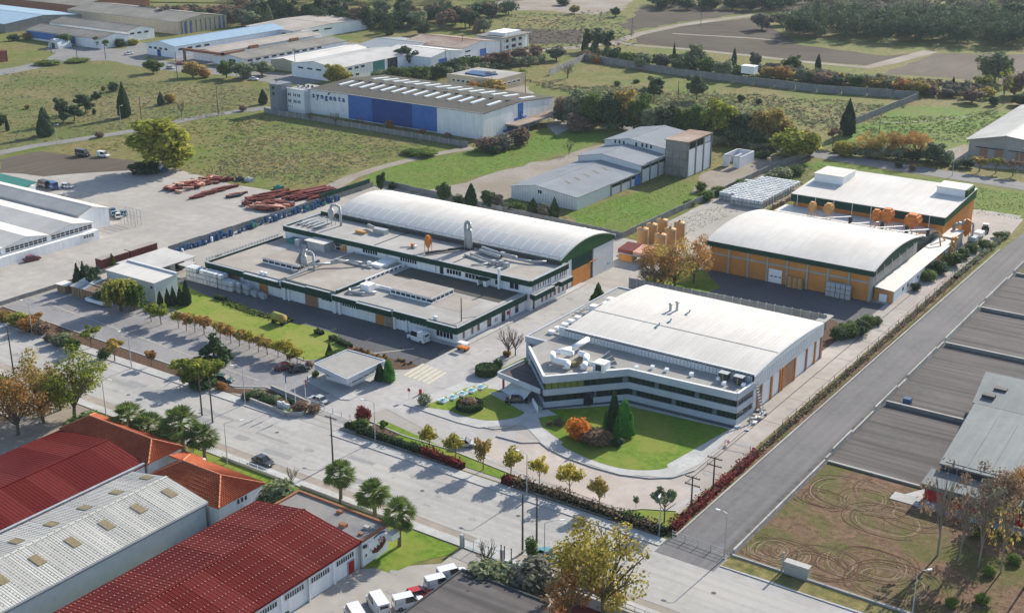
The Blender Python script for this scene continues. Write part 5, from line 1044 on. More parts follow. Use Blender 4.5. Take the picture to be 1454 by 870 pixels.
# ---- gatehouse
GH = T('gatehouse', 'flat-roofed grey gatehouse with deep white eaves at the entrance', 'gatehouse', (-158, 171, 0))
MB().prism([(-163.2, 167), (-152.9, 164.9), (-152.9, 176.2), (-162.8, 176.2)], 2.35, 3.3).build('eaves', 'office_stone', GH)
MB().prism([(-162.9, 167.4), (-153.2, 165.4), (-153.2, 175.9), (-162.5, 175.9)], 3.302, 3.36).build('roof', 'roof_office', GH)
for a, b in (((-163.2, 167), (-152.9, 164.9)), ((-152.9, 164.9), (-152.9, 176.2)), ((-162.8, 176.2), (-152.9, 176.2)), ((-163.2, 167), (-162.8, 176.2))): MB().bar(a, b, .25, 3.3, 3.5).build('roof_edge', 'office_stone', GH)
MB().box(-161.4, -154.8, 168.2, 175.4, 0, .9).build('wall', 'white_wall', GH); MB().box(-161.3, -154.9, 168.3, 175.3, .9, 2.35).build('glazing', 'glass', GH)
for k in range(6): MB().box(-161.42 + k * 1.3, -161.3 + k * 1.3, 168.18, 168.3, .9, 2.35).build('mullion', 'white_clean', GH)
for k in range(5): MB().box(-154.9, -154.78, 168.3 + k * 1.7, 168.42 + k * 1.7, .9, 2.35).build('mullion', 'white_clean', GH)
m = MB(); m.prism([(-165.6, 167.5), (-163.5, 165.2), (-152.6, 162.6), (-151.0, 163.4), (-151.4, 178), (-156, 179.6)], .06, .2); setting('pavement', m, 'sidewalk')
# ---- far right grey hall
FH = gable_hall('grey_gabled_hall', 'grey hall with orange-brown doors under a pale pitched roof at the right edge', 'hall', -113.4, -74, 431, 500, 5.8, 8.4, 'y', -101.6, 'concrete', 'hall_roof_grey', over=1.2, ribs=1.4)
for x in (-109.6, -104.8, -98): panel(FH, 'f', 431, x, x + 2.6, 0, 3.0, 'door_brown', 'door', .1); 
for x0, x1 in ((-111, -102), (-100.4, -92)): MB().box(x0, x1, 430.2, 431, 3.4, 3.55).build('door_hood', 'dark_metal', FH)
# ---- sheds on the right, red-walled one in front
RS = T('metal_shed', 'blue-grey metal shed roof beside the asphalt lots, the one behind', 'shed', (-42, 230, 0))
MB().box(-51.2, -25, 220.6, 233.5, 0, 4.0).build('wall', 'fibre_grey', RS)
MB().prism([(-51.6, 220), (-24, 220), (-24, 234), (-53.2, 234)], [4.1, 4.1, 4.9, 4.9], [4.3, 4.3, 5.1, 5.1]).build('roof', 'fibre_grey', RS)
for k in range(28): MB().box(-53 + k, -52.9 + k, 220.1, 239.9, 4.4, 5.2) if False else None
for x, y in ((-50.8, 222.8), (-49.8, 227)): MB().box(x, x + 2.2, y, y + 1.4, 4.2, 5.1).build('roof_opening', 'dark_metal', RS)
RS2 = T('metal_shed', 'large blue-grey metal shed roof with a raised pale rim, nearest the red wall', 'shed', (-42, 205, 0))
MB().box(-48.6, -22, 192.6, 218.4, 0, 4.2).build('wall', 'dark_metal', RS2)
MB().prism([(-48.9, 192.2), (-20, 192.2), (-20, 219.2), (-51, 219.2)], 4.3, 4.6).build('roof_rim', 'fibre_grey', RS2)
for k in range(7): MB().prism([(-48.2 + k * 3.6 - .25 * 0, 193.2), (-44.75 + k * 3.6, 193.2), (-44.9 + k * 3.6 - .9, 214.5), (-48.4 + k * 3.6 - .9, 214.5)], 4.6, 4.7).build('roof_sheet', 'fibre_grey', RS2)
MB().box(-50.4, -20, 219.3, 220.4, 0, 3.4).build('side_lane', 'dark_metal', RS2)
RW = T('red_workshop', 'low workshop with a dark red front wall behind the bare tall trees', 'workshop', (-35, 190, 0))
MB().box(-49.4, -16, 187.2, 191.4, 0, 2.9).build('wall', 'red_paint', RW); MB().prism([(-50, 186.6), (-16, 186.6), (-16, 192.1), (-50, 192.1)], [2.95, 2.95, 3.3, 3.3], [3.1, 3.1, 3.45, 3.45]).build('roof', 'fibre_grey', RW)
MB().box(-50, -16, 186.5, 186.7, 2.4, 3.05).build('fascia', 'old_concrete', RW)
for x, n in ((-46.2, 4), (-41.6, 2), (-30, 3)): win(RW, 'f', 187.2, x, x + n * .95, 1.3, 2.2, n, fm='concrete')
MB().box(-54, -16, 184.4, 187.1, 0, .12).build('terrace', 'sidewalk', RW); MB().prism([(-54, 184.4), (-49.6, 187), (-49.6, 190.6), (-50.4, 190.6)], 0, .13).build('terrace', 'sidewalk', RW)
# walls of the asphalt lots
for i, y in enumerate((191.0, 219.8, 255.8, 282.0, 311.6)):
    xe = -50.4 if i < 2 else -20
    o = MB().box(-67.0, xe, y - .2, y + .2, 0, (.3, .75, .75, .7, .6)[i]).build('lot_wall', 'panel_grey'); tag(o, ['lowest kerb-like wall between dirt field and first asphalt lot', 'grey wall between the first and second asphalt lots', 'grey wall between the second and third asphalt lots', 'grey wall between the third and fourth asphalt lots', 'grey wall at the far end of the asphalt lots'][i], 'wall')
    o2 = MB().box(-67.0, xe, y - .26, y + .26, (.3, .75, .75, .7, .6)[i], (.3, .75, .75, .7, .6)[i] + .06).build('coping', 'concrete', o)
t = T('lane_wall', 'stepped concrete wall along the right side of the lane, some panels lowered', 'wall', (-67.4, 230, 0))
rnd.seed(9)
for k in range(55):
    y = 155 + k * 3; hgt = 1.25 if (k % 13) in (0, 1, 2, 8, 9, 10) or k > 12 and (k // 4) % 2 else .75
    MB().box(-67.6, -67.3, y, y + 2.92, 0, .55 if k < 12 else hgt).build('wall_panel', 'concrete' if k % 5 else 'kerb', t)
t = T('blue_tank', 'small blue tank standing on the second asphalt lot', 'tank', (-63.6, 222, 0)); MB().box(-64.4, -63, 221.2, 222.4, .2, 1.4).build('tank', 'tarp_blue', t); MB().box(-64.5, -62.9, 221.1, 222.5, 0, .2).build('base', 'dark_metal', t)

# ================================================================ FOREGROUND ROOFS
RD = gable_hall('red_roof_hall', 'hall with a dark red corrugated roof behind the silver roof', 'hall', -177.0, -155.2, 58, 118.4, 4.4, 6.1, 'y', -164.4, 'white_wall', 'red_metal', ribs=.62, ribmat='red_metal', sheets=4.0)
MB().box(-155.4, -154.9, 58, 118.4, 4.3, 4.65).build('gutter', 'galv', RD)
def hip(name, label, x0, x1, y0, y1, ze, zr, hx0, hx1):
    """tiled hip roof, ridge along x; tiles laid in courses"""
    t = T(name, label, 'house', ((x0 + x1) / 2, (y0 + y1) / 2, 0)); ym = (y0 + y1) / 2
    MB().box(x0 + .4, x1 - .4, y0 + .4, y1 - .4, 0, ze).build('wall', 'white_wall', t)
    r0, r1 = (x0 + hx0, ym, zr), (x1 - hx1, ym, zr)
    A_, B_, C_, D_ = (x0, y0, ze), (x1, y0, ze), (x1, y1, ze), (x0, y1, ze)
    faces = [(A_, B_, r1, r0), (C_, D_, r0, r1)]
    if hx1 > .01: faces.append((B_, C_, r1, r1))
    if hx0 > .01: faces.append((D_, A_, r0, r0))
    V = Vector
    for fc in faces:
        a, b, c, d = [V(p) for p in fc]; n_ = (b - a).cross(d - a if (d - a).length else c - a).normalized(); m = MB(); nr = 16
        for i in range(nr):
            u0, u1 = i / nr, (i + 1) / nr
            p0, p1, p2, p3 = a.lerp(d, u0), b.lerp(c, u0), b.lerp(c, u1), a.lerp(d, u1)
            m._a([p0 + n_ * .14, p1 + n_ * .14, p2 + n_ * .03, p3 + n_ * .03, p0, p1], [(0, 1, 2, 3), (4, 5, 1, 0)])
            w_ = (p1 - p0).length; k = max(1, int(w_ / .36)); rr = []
            for j in range(k):                      # barrel of each tile
                s0 = (j + .25) / k; s1 = (j + .75) / k; sm = (j + .5) / k
                q0, q1, qm = p0.lerp(p1, s0), p0.lerp(p1, s1), p0.lerp(p1, sm); t0, t1, tm = p3.lerp(p2, s0), p3.lerp(p2, s1), p3.lerp(p2, sm)
                m._a([q0 + n_ * .14, qm + n_ * .25, q1 + n_ * .14, t0 + n_ * .05, tm + n_ * .14, t1 + n_ * .05], [(0, 1, 4, 3), (1, 2, 5, 4), (0, 2, 1)])
        o = m.build('roof_tiles', 'terracotta', t); o['kind'] = 'stuff'
    for p, q in [(r0, r1), (A_, r0), (D_, r0), (B_, r1), (C_, r1)]:
        L_ = (V(q) - V(p)).length; k = max(1, int(L_ / .8))
        for j in range(k):
            a, b = V(p).lerp(V(q), j / k), V(p).lerp(V(q), (j + .96) / k); MB().tube(a + V((0, 0, .14)), b + V((0, 0, .11)), .14, .11, 6).build('ridge_tile', 'terracotta_ridge', t)
    MB().box(x0 + .05, x1 - .05, y0 + .02, y0 + .14, ze - .2, ze - .01).box(x0 + .05, x1 - .05, y1 - .14, y1 - .02, ze - .2, ze - .01).build('gutter', 'terracotta_ridge', t)
    return t
H1 = hip('tiled_house', 'long house part with orange tiled roof joined to the dark red roof', -177.4, -154.4, 118.6, 126.2, 4.5, 6.5, 3.6, 3.4)
H2 = hip('tiled_house', 'house with orange hipped tile roof at the end of the silver roof', -152.0, -134.6, 115.4, 125.2, 4.1, 6.3, 4.2, 4.6)
for k in range(3): win(H2, 'r', -135.0, 119.4 + k * .8, 119.9 + k * .8, 2.9, 3.7, 1, t=.05)
t = T('porch_roof', 'small tiled porch roof between the two orange roofs', 'porch', (-153, 126, 0)); MB().prism([(-154.2, 122.6), (-149.6, 122.6), (-149.6, 126.2), (-154.2, 126.2)], [4.4, 4.4, 3.7, 3.7], [4.6, 4.6, 3.9, 3.9]).build('roof', 'terracotta', t); MB().box(-149.6, -149.3, 122.6, 126.2, 0, 3.9).build('wall', 'white_clean', t)
SR = gable_hall('silver_roof_hall', 'hall with a silver-white corrugated roof and brown rooflights', 'hall', -154.0, -137.2, 55, 115.0, 4.7, 6.2, 'y', -146.0, 'grey_panel', 'silver_roof', ribs=.42, sheets=3.2)
MB().box(-137.2, -136.6, 55, 115.2, 4.25, 4.55).build('gutter', 'grey_block', SR)
for k in range(10):
    y = 112.0 - k * 5.9
    for x0, x1, zr_, ze_, xe in ((-143.6, -141.2, 6.2, 4.7, -137.2), (-150.4, -148.2, 6.2, 4.7, -154.0)):
        yy = y - (0 if x0 > -146 else -1.4)
        zf = lambda x: zr_ + (ze_ - zr_) * (x + 146.0) / (xe + 146.0)
        MB().prism([(x0, yy), (x1, yy), (x1, yy + 1.35), (x0, yy + 1.35)], [zf(x0) + .01, zf(x1) + .01, zf(x1) + .01, zf(x0) + .01], [zf(x0) + .13, zf(x1) + .13, zf(x1) + .13, zf(x0) + .13]).build('rooflight', 'skylight_brown', SR)
m = MB()
for s_ in (-1, 1):
    for k in range(14):
        u = k / 13; x = -146 + s_ * u * 8.4; z = 6.2 - u * 1.5 + .11; 
        for j in range(50): m.box(x - .06, x + .06, 55 + j * 1.2, 55.14 + j * 1.2, z, z + .04)
q = m.build('roof_fasteners', 'fibre_grey', SR); q['kind'] = 'stuff'
R2 = gable_hall('red_roof_workshop', 'nearest long workshop with dark red ribbed roof and dotted fastener rows', 'workshop', -131.2, -110.6, 52, 120.0, 4.4, 6.0, 'y', -121.4, 'white_wall', 'red_metal', ribs=.62, ribmat='red_metal', sheets=4.0)
m = MB()
for s_, hw in ((-1, 9.8), (1, 10.8)):
    for k in range(6):
        u = (k + .25) / 5.6; x = -121.4 + s_ * u * hw; z = 6.0 - u * 1.6 + .1
        for j in range(110): m.box(x - .05, x + .05, 52 + j * .62, 52.11 + j * .62, z, z + .05)
q = m.build('roof_fasteners', 'rust_pink', R2); q['kind'] = 'stuff'
MB().box(-110.55, -110.1, 52, 120.2, 4.0, 4.35).build('gutter', 'red_metal', R2)
for k in range(9):
    y = 115.2 - k * 5.2; win(R2, 'r', -110.6, y, y + 3.7, 2.5, 3.3, 8, pm='glass', fm='white_wall', t=.07)
for k in range(10): MB().box(-110.6, -110.35, 120 - k * 5.2 - .4, 120 - k * 5.2, 0, 4).build('pier', 'white_clean', R2)
for k in range(5): MB().tube((-110.3, 119.6 - k * 10.4, 0), (-110.3, 119.6 - k * 10.4, 4.1), .09).build('downpipe', 'galv', R2)
panel(R2, 'r', -110.6, 117.6, 118.8, 0, 2.0, 'red_paint', 'door', .1); panel(R2, 'r', -110.6, 87, 91, 0, 3.4, 'red_paint', 'roller_door', .12)
t = T('front_block', 'flat-roofed white block with a red mural wall at the end of the red workshop', 'building', (-119, 123, 0))
MB().box(-128.2, -110.2, 120.3, 126.2, 0, 4.1).build('wall', 'white_clean', t); MB().box(-128.2, -110.2, 120.3, 126.2, 4.1, 4.2).build('roof', 'asphalt_far', t)
for b in ((-128.4, -110.0, 126.0, 126.4), (-128.4, -128.0, 120.3, 126.0), (-110.4, -110.0, 120.3, 126.0)): MB().box(*b, 4.1, 4.5).build('brick_rim', 'brick_brown', t)
MB().box(-110.2, -110.14, 119.9, 120.3, 0, 4.2).build('downpipe', 'galv', t)
win(t, 'r', -110.2, 120.9, 121.3, 1.4, 1.9, 1, t=.05); win(t, 'r', -110.2, 122.0, 122.3, 1.8, 2.1, 1, t=.05)
m = MB(); pts = [(122.2, 1.9), (122.6, 1.2), (123.6, .9), (124.8, 1.2), (125.6, 1.9), (126.0, 3.2), (125.7, 3.0), (125.5, 2.4), (125.1, 2.9), (124.9, 2.1), (124.4, 2.3), (124.1, 1.8), (123.7, 2.2), (123.4, 1.6), (123.0, 2.1), (122.8, 1.7)]
m._a([(-110.13, y, z) for y, z in pts], [tuple(range(len(pts)))]); m.build('mural_splash', 'rust_red', t)
m = MB(); c = (124.4, 2.75)
for k in range(5):
    a_ = k * 2 * math.pi / 5 + .3; m._a([(-110.12, c[0], c[1]), (-110.12, c[0] + .55 * math.cos(a_ - .3), c[1] + .4 * math.sin(a_ - .3)), (-110.12, c[0] + .75 * math.cos(a_), c[1] + .55 * math.sin(a_)), (-110.12, c[0] + .55 * math.cos(a_ + .3), c[1] + .4 * math.sin(a_ + .3))], [(0, 1, 2, 3)])
m.build('mural_flower', 'magenta_paint', t)
m = MB()
for k in range(9):
    y = 123.0 + k * .28; z = 3.42 + .18 * math.sin(k / 8 * math.pi); m.box(-110.18, -110.12, y, y + .16, z, z + .32)
m.build('mural_script', 'blue_panel_dark', t)
MB().box(-110.2, -109.6, 121.2, 122.0, 3.0, 3.6).build('air_conditioner', 'white_clean', t); MB().box(-110.2, -109.8, 120.5, 121, 3.1, 3.5).build('air_conditioner', 'dark_metal', t)
MB().box(-110.2, -108.8, 125.4, 127.2, 2.2, 3.2).build('side_box', 'white_clean', t)
for x, y, a in ((-116, 121.8, .5), (-112.6, 123.4, .4), (-119, 124.6, .4), (-112, 121.6, .3)): MB().box(x, x + a * 2.4, y, y + a * 1.5, 4.2, 4.2 + a).build('roof_clutter', rnd.choice(['white_clean', 'brick_brown', 'concrete']), t)
t = T('dark_flat_roof', 'dark weathered flat roof in the bottom foreground beside the parked vans', 'building', (-87, 110, 0))
MB().box(-94.2, -80, 92, 123.4, 0, 3.3).build('wall', 'concrete', t); MB().box(-94.4, -79.8, 91.8, 123.6, 3.3, 3.5).build('roof', 'asphalt_dark', t); MB().box(-94.5, -94.2, 91.8, 123.7, 3.3, 3.7).box(-94.2, -79.8, 123.4, 123.7, 3.3, 3.7).build('roof_rim', 'dark_metal', t)
t = T('red_paved_court', 'small dark red court with a grey wall and railing at the bottom edge', 'court', (-74, 128, 0))
MB().box(-80.5, -66, 112, 129.6, 0, .6).build('floor', 'container_red', t); MB().box(-80.8, -66, 129.6, 130.0, 0, 2.2).build('wall', 'concrete', t); MB().box(-80.8, -80.5, 112, 129.6, 0, 2.2).build('wall', 'concrete', t)
for k in range(10): MB().tube((-80.6 + k * 1.5, 129.8, 2.2), (-80.6 + k * 1.5, 129.8, 3.2), .05).build('rail_post', 'galv', t)
MB().box(-80.6, -66, 129.75, 129.85, 3.15, 3.22).box(-80.6, -66, 129.75, 129.85, 2.65, 2.7).build('rail', 'galv', t)

# ================================================================ FAR INDUSTRIAL ESTATE (top left)
def strip_windows(t, side, c, a0, a1, z0, z1, n, w_=None):
    for k in range(n):
        u0 = a0 + (a1 - a0) * k / n; u1 = a0 + (a1 - a0) * (k + .6) / n; win(t, side, c, u0, u1, z0, z1, 1, t=.12)
t = gable_hall('far_hall', 'grey-roofed white hall with a rounded gable and teal glass bays, centre of the far estate', 'hall', -406, -379, 412, 462, 6.0, 8.0, 'y', None, 'white_wall', 'hall_roof_grey', ribs=2)
strip_windows(t, 'r', -379, 415, 432, 4.2, 5.2, 4); strip_windows(t, 'r', -379, 420, 428, 1.2, 2.2, 2); panel(t, 'r', -379, 436, 444, .2, 5.8, 'tarp_green', 'glass_bay'); panel(t, 'r', -379, 446, 453, .2, 5.8, 'glass', 'glass_bay'); strip_windows(t, 'f', 412, -402, -386, 4, 4.8, 3)
t = gable_hall('far_hall', 'low white-roofed hall left of the grey rounded one in the far estate', 'hall', -427, -410, 420, 470, 4.6, 5.8, 'y', None, 'beige_wall', 'white_roof')
t = gable_hall('far_hall', 'hall with a blue sheet roof and small dark windows in the far estate', 'hall', -508, -487, 416, 492, 5.6, 7.4, 'y', None, 'white_wall', 'roof_blue')
strip_windows(t, 'f', 416, -506, -491, 3.2, 4.2, 4); strip_windows(t, 'r', -487, 418, 440, 3.4, 4.4, 4); panel(t, 'f', 416, -500, -497.6, 0, 3.2, 'blue_panel_dark')
t = gable_hall('far_hall', 'hall fronted by a brown portal frame in the far estate', 'hall', -478, -462, 419, 492, 4.6, 5.6, 'y', None, 'white_wall', 'roof_screed')
for b in ((-479.4, -478.4, 414, 415, 0, 5.2), (-479.4, -452, 414, 415, 4.6, 5.8), (-453, -452, 414, 428, 4.6, 5.8), (-462, -461, 440, 446, 3.4, 5.2), (-462, -461, 468, 474, 3.4, 5.2)): MB().box(*b).build('portal', 'brick_brown', t)
t = gable_hall('far_hall', 'low hall with brownish sheet roof beside the brown portal', 'hall', -460, -440, 416, 486, 3.8, 5.2, 'y', None, 'white_wall', 'roof_fibre', ribs=2)
strip_windows(t, 'r', -440, 418, 470, 2.4, 3.3, 10); panel(t, 'f', 416, -450, -446, 0, 3, 'glass')
t = gable_hall('far_hall', 'wide white block with a sand-coloured roof at the back of the far estate', 'hall', -512, -477, 487, 545, 5.6, 6.4, 'x', None, 'white_wall', 'roof_screed')
strip_windows(t, 'f', 487, -508, -480, 3.4, 4.2, 5); strip_windows(t, 'r', -477, 500, 520, 3.4, 4.2, 2)
t = gable_hall('far_hall', 'long hall with beige ribbed roof and blue stripes on its gable, far left', 'hall', -640, -546, 470, 505, 6.8, 9.4, 'x', None, 'beige_wall', 'roof_fibre', ribs=3)
for y in (474, 478, 499, 502): panel(t, 'r', -546, y, y + 1.4, 0, 6.4, 'blue_panel', 'stripe')
for k in range(10): MB().box(-546, -545.7, 472 + k * 3.4, 472.6 + k * 3.4, 0, 6.8).build('post', 'old_concrete', t)
t = gable_hall('far_hall', 'very long brown-walled hall with patchy roof at the top left corner', 'hall', -860, -652, 486, 540, 6.5, 9.6, 'x', None, 'brick_brown', 'roof_fibre', ribs=5)
t = gable_hall('far_hall', 'hall with fibre roof and arched white front in the far left estate', 'hall', -600, -540, 414, 432, 5.0, 7.0, 'x', None, 'white_wall', 'roof_fibre', ribs=2)
MB().box(-600, -560, 413.6, 414.1, 1, 4.4).build('blue_sheets', 'blue_panel', t)
t = gable_hall('far_hall', 'second fibre-roofed hall just behind the arched white front', 'hall', -612, -548, 437, 455, 5.4, 7.4, 'x', None, 'white_wall', 'roof_fibre', ribs=2)
strip_windows(t, 'r', -548, 439, 453, 3.4, 4.4, 3)
t = gable_hall('far_hall', 'hall with pale blue sheet roof at the left edge of the far estate', 'hall', -720, -628, 420, 470, 5.0, 7.2, 'x', None, 'panel_grey', 'roof_blue')
t = T('quonset_hut', 'pale half-round hut between the trees of the far left estate', 'hut', (-562, 406, 0)); MB().exty([(-558 - 4.2 + 4.2 * math.cos(math.pi * k / 12), 4.6 * math.sin(math.pi * k / 12)) for k in range(13)], 402, 410).build('shell', 'grey_panel', t); MB().box(-563.5, -561, 401.9, 402, 0, 2.6).build('door', 'dark_metal', t)
t = gable_hall('far_hall', 'hall with low blue-arched gable behind the rounded grey hall', 'hall', -420, -392, 470, 505, 5.0, 6.8, 'x', None, 'white_wall', 'roof_blue_grey')
panel(t, 'r', -392, 474, 500, 3.4, 4.6, 'blue_panel', 'fascia')
t = gable_hall('far_hall', 'cream-roofed hall left of the rust-stained roof in the far estate', 'hall', -396, -366.6, 462, 487, 5.4, 7.2, 'x', None, 'white_wall', 'white_roof', ribs=3)
panel(t, 'r', -366.6, 468, 474, 0, 3.6, 'blue_panel', 'roller_door')
t = gable_hall('far_hall', 'white hall with a rust-stained corrugated roof at the right end of the far estate', 'hall', -406, -368.6, 489, 520, 5.8, 7.8, 'x', None, 'white_wall', 'roof_rust', ribs=3)
strip_windows(t, 'r', -368.6, 491, 498, 1.4, 2.2, 1); strip_windows(t, 'r', -368.6, 491, 498, 3.6, 4.4, 1); panel(t, 'r', -368.6, 503, 508, 0, 3.6, 'blue_panel', 'roller_door')
t = T('far_villa', 'white two-storey building with columns at the end of the rust-stained hall', 'building', (-370, 530, 0)); MB().box(-384, -369, 522, 545, 0, 6.6).build('wall', 'white_wall', t); MB().box(-385, -367, 521, 546, 6.6, 7.0).build('roof', 'roof_fibre', t); MB().box(-380, -370, 526, 540, 7, 8.6).build('penthouse', 'white_wall', t)
for z in (1, 4): strip_windows(t, 'r', -369, 524, 543, z, z + 1.5, 3)
for k in range(5): MB().tube((-367.6, 523 + k * 5, 0), (-367.6, 523 + k * 5, 6.6), .3).build('column', 'white_clean', t)
t = T('beige_building', 'beige flat-roofed building with blue tarpaulin on its roof', 'building', (-322, 443, 0))
MB().box(-335, -309, 433, 455, 0, 4.8).build('wall', 'beige_wall', t); MB().box(-334.6, -309.4, 433.4, 454.6, 4.8, 4.95).build('roof', 'roof_grey_screed', t)
for b in ((-335, -309, 433, 433.4), (-309.4, -309, 433, 455)): MB().box(*b, 4.8, 5.3).build('parapet', 'beige_wall', t)
strip_windows(t, 'f', 433, -332, -322, 2.4, 3.3, 4); strip_windows(t, 'r', -309, 438, 452, 2.2, 3.0, 4)
MB().prism([(-329, 438), (-318, 437), (-316, 444), (-322, 447), (-330, 445)], 4.95, 5.5).build('tarpaulin', 'tarp_blue', t); MB().box(-321, -317.6, 442, 445, 5.0, 6.4).build('roof_hut', 'concrete', t)
t = T('container_stack', 'rust-brown containers stacked at the left edge of the far estate', 'container stack', (-545, 345, 0))
for k, mt in enumerate(('rust', 'rust', 'tarp_blue', 'container_red', 'rust')): MB().box(-560 + k * 3.0, -557.4 + k * 3.0, 352, 364, 0, 2.6).build('container', mt, t); MB().box(-560 + k * 3, -557.4 + k * 3, 352, 364, 2.65, 5.2).build('container', ('rust', 'rust', 'rust', 'rust', 'container_red')[k], t)
# ================================================================ PLANTS
def topz(px, pb, pt):
    x, y = at(px, pb); a = (px - CX) / FPX; b = -(pt - CY) / FPX
    d = [_f[i] + a * _r[i] + b * _u[i] for i in range(3)]
    return CAMH + d[2] * math.hypot(x, y) / math.hypot(d[0], d[1])
def mpp(px, pb):                                  # metres per pixel across the view at a ground point
    x, y = at(px, pb); dep = x * _f[0] + y * _f[1] - CAMH * _f[2]
    return dep / FPX
def leaf_mesh(name, P_, N_, size, tone, rng):
    """one quad per leaf clump at P_, facing roughly N_"""
    n = len(P_); N_ = N_ + rng.normal(0, .55, (n, 3)); N_ /= np.linalg.norm(N_, axis=1, keepdims=True) + 1e-9
    t = np.cross(N_, rng.normal(0, 1, (n, 3))); t /= np.linalg.norm(t, axis=1, keepdims=True) + 1e-9
    b = np.cross(N_, t); s = (size * rng.uniform(.6, 1.35, (n, 1)))
    t = t * s; b = b * s * rng.uniform(.5, .9, (n, 1))
    v = np.stack([P_ - t - b * .6, P_ + t * .7 - b, P_ + t + b * .7, P_ - t * .6 + b], 1).reshape(-1, 3)
    me = bpy.data.meshes.new(name); me.vertices.add(4 * n); me.vertices.foreach_set('co', v.ravel().astype(np.float32))
    me.loops.add(4 * n); me.loops.foreach_set('vertex_index', np.arange(4 * n, dtype=np.int32))
    me.polygons.add(n); me.polygons.foreach_set('loop_start', np.arange(0, 4 * n, 4, dtype=np.int32)); me.polygons.foreach_set('loop_total', np.full(n, 4, np.int32))
    a = me.attributes.new('v', 'FLOAT', 'FACE'); a.data.foreach_set('value', np.clip(tone, 0, 1).astype(np.float32))
    me.update(); me.validate()
    return me
def blob_points(rng, blobs, n):
    B = np.array([b[:6] for b in blobs], float); wt = (B[:, 3] * B[:, 4] * B[:, 5]) ** .7; wt /= wt.sum()
    k = rng.choice(len(B), n, p=wt); d = rng.normal(0, 1, (n, 3)); d /= np.linalg.norm(d, axis=1, keepdims=True)
    r = rng.uniform(.45, 1.0, (n, 1)) ** .6; r *= 1 + .12 * rng.normal(0, 1, (n, 1))
    tone = rng.uniform(.1, .9, len(B))[k] * .45 + rng.uniform(0, 1, n) * .55
    return B[k, :3] + d * B[k, 3:6] * r, d, tone
def make_crown(kind, seed):
    rng = np.random.default_rng(seed); bl = []; n = 1500; sz = .045
    def blobs(k, zc, rz, rxy, br, flat=.8, pw=.5):
        for _ in range(k):
            a = rng.uniform(0, 2 * math.pi); q = rng.uniform(0, 1) ** pw; z = rng.uniform(-1, 1); s_ = math.sqrt(max(0, 1 - z * z))
            r_ = br * rng.uniform(.7, 1.25)
            bl.append((q * s_ * math.cos(a) * rxy, q * s_ * math.sin(a) * rxy, zc + z * rz * q, r_, r_, r_ * flat))
    if kind == 'broad': bl.append((0, 0, .50, .32, .32, .36)); blobs(24, .54, .38, .38, .14); n = 3400; sz = .032
    elif kind == 'plane': blobs(26, .60, .36, .41, .125, .9, .4); n = 3800; sz = .0135
    elif kind == 'small': bl.append((0, 0, .68, .28, .28, .20)); blobs(16, .68, .24, .37, .14); n = 1100; sz = .034
    elif kind == 'umbrella': blobs(18, .76, .15, .43, .12, .6); n = 1000; sz = .042
    elif kind == 'pine': bl.append((0, 0, .62, .2, .2, .25)); blobs(22, .58, .36, .38, .13, .7); n = 2600; sz = .030
    elif kind == 'poplar':
        for _ in range(22):
            z = rng.uniform(.38, .97); q = (1 - abs(z - .62) / .6) * .38; a = rng.uniform(0, 6.28); bl.append((q * math.cos(a), q * math.sin(a), z, .10, .10, .05))
        n = 330; sz = .022
    elif kind == 'bush': bl.append((0, 0, .42, .40, .40, .42)); blobs(14, .45, .34, .34, .18); n = 1800; sz = .042
    elif kind == 'ball': bl.append((0, 0, .5, .48, .48, .5)); n = 900; sz = .05
    elif kind == 'cedar':
        for i in range(8):
            z = .18 + i * .105; r_ = .46 * (1 - (z - .1) / .95)
            for _ in range(6): a = rng.uniform(0, 6.28); bl.append((r_ * .7 * math.cos(a), r_ * .7 * math.sin(a), z, r_ * .42, r_ * .42, .035))
        n = 1300; sz = .045
    if kind in ('cypress', 'cone', 'conifer'):
        n = {'cypress': 1700, 'cone': 2600, 'conifer': 1500}[kind]
        z = 1 - np.sqrt(rng.uniform(0, 1, n)) * .97; z = np.clip(z, .02, .99)
        if kind == 'cypress': r_ = .42 * np.sin(np.clip((1 - z) * 1.25, 0, 1) * math.pi / 2) * np.clip(z / .10, .55, 1)
        elif kind == 'cone': r_ = .48 * (1 - z) ** .62 * np.clip(z / .14 + .25, .5, 1)
        else: r_ = .5 * (1 - z) ** .9 * (1 - .25 * ((z * 8) % 1)) * np.clip(z / .12, 0, 1)
        a = rng.uniform(0, 6.28, n); r_ = r_ * rng.uniform(.78, 1.05, n) * (1 + .08 * np.sin(a * 3 + z * 9))
        P_ = np.stack([r_ * np.cos(a), r_ * np.sin(a), z], 1); d = np.stack([np.cos(a), np.sin(a), np.full(n, .5)], 1)
        tone = rng.uniform(0, 1, n) * .6 + .2 + .2 * np.sin(a * 2 + z * 11) * .8; sz = .05 if kind != 'cone' else .04
        return leaf_mesh(kind, P_, d, sz, tone, rng)
    if kind == 'willow':
        P_ = []; T_ = []
        for _ in range(120):
            a = rng.uniform(0, 6.28); q = rng.uniform(.05, .46); z0_ = .72 + .26 * math.sqrt(max(0, 1 - (q / .48) ** 2)) * rng.uniform(.7, 1); L_ = rng.uniform(.3, .75); tn = rng.uniform(.1, .9)
            for k in range(16): P_.append((q * math.cos(a) + rng.normal(0, .012), q * math.sin(a) + rng.normal(0, .012), max(.03, z0_ - L_ * k / 16))); T_.append(tn * .6 + rng.uniform(0, .4))
        P_ = np.array(P_); d = P_ * np.array([1, 1, 0]) ; return leaf_mesh(kind, P_, d + 1e-3, .038, np.array(T_), rng)
    P_, d, tone = blob_points(rng, bl, n)
    P_[:, 2] = np.clip(P_[:, 2], .02, 1.02)
    return leaf_mesh(kind, P_, d * .8 + np.array([0, 0, .75]), sz, tone, rng)
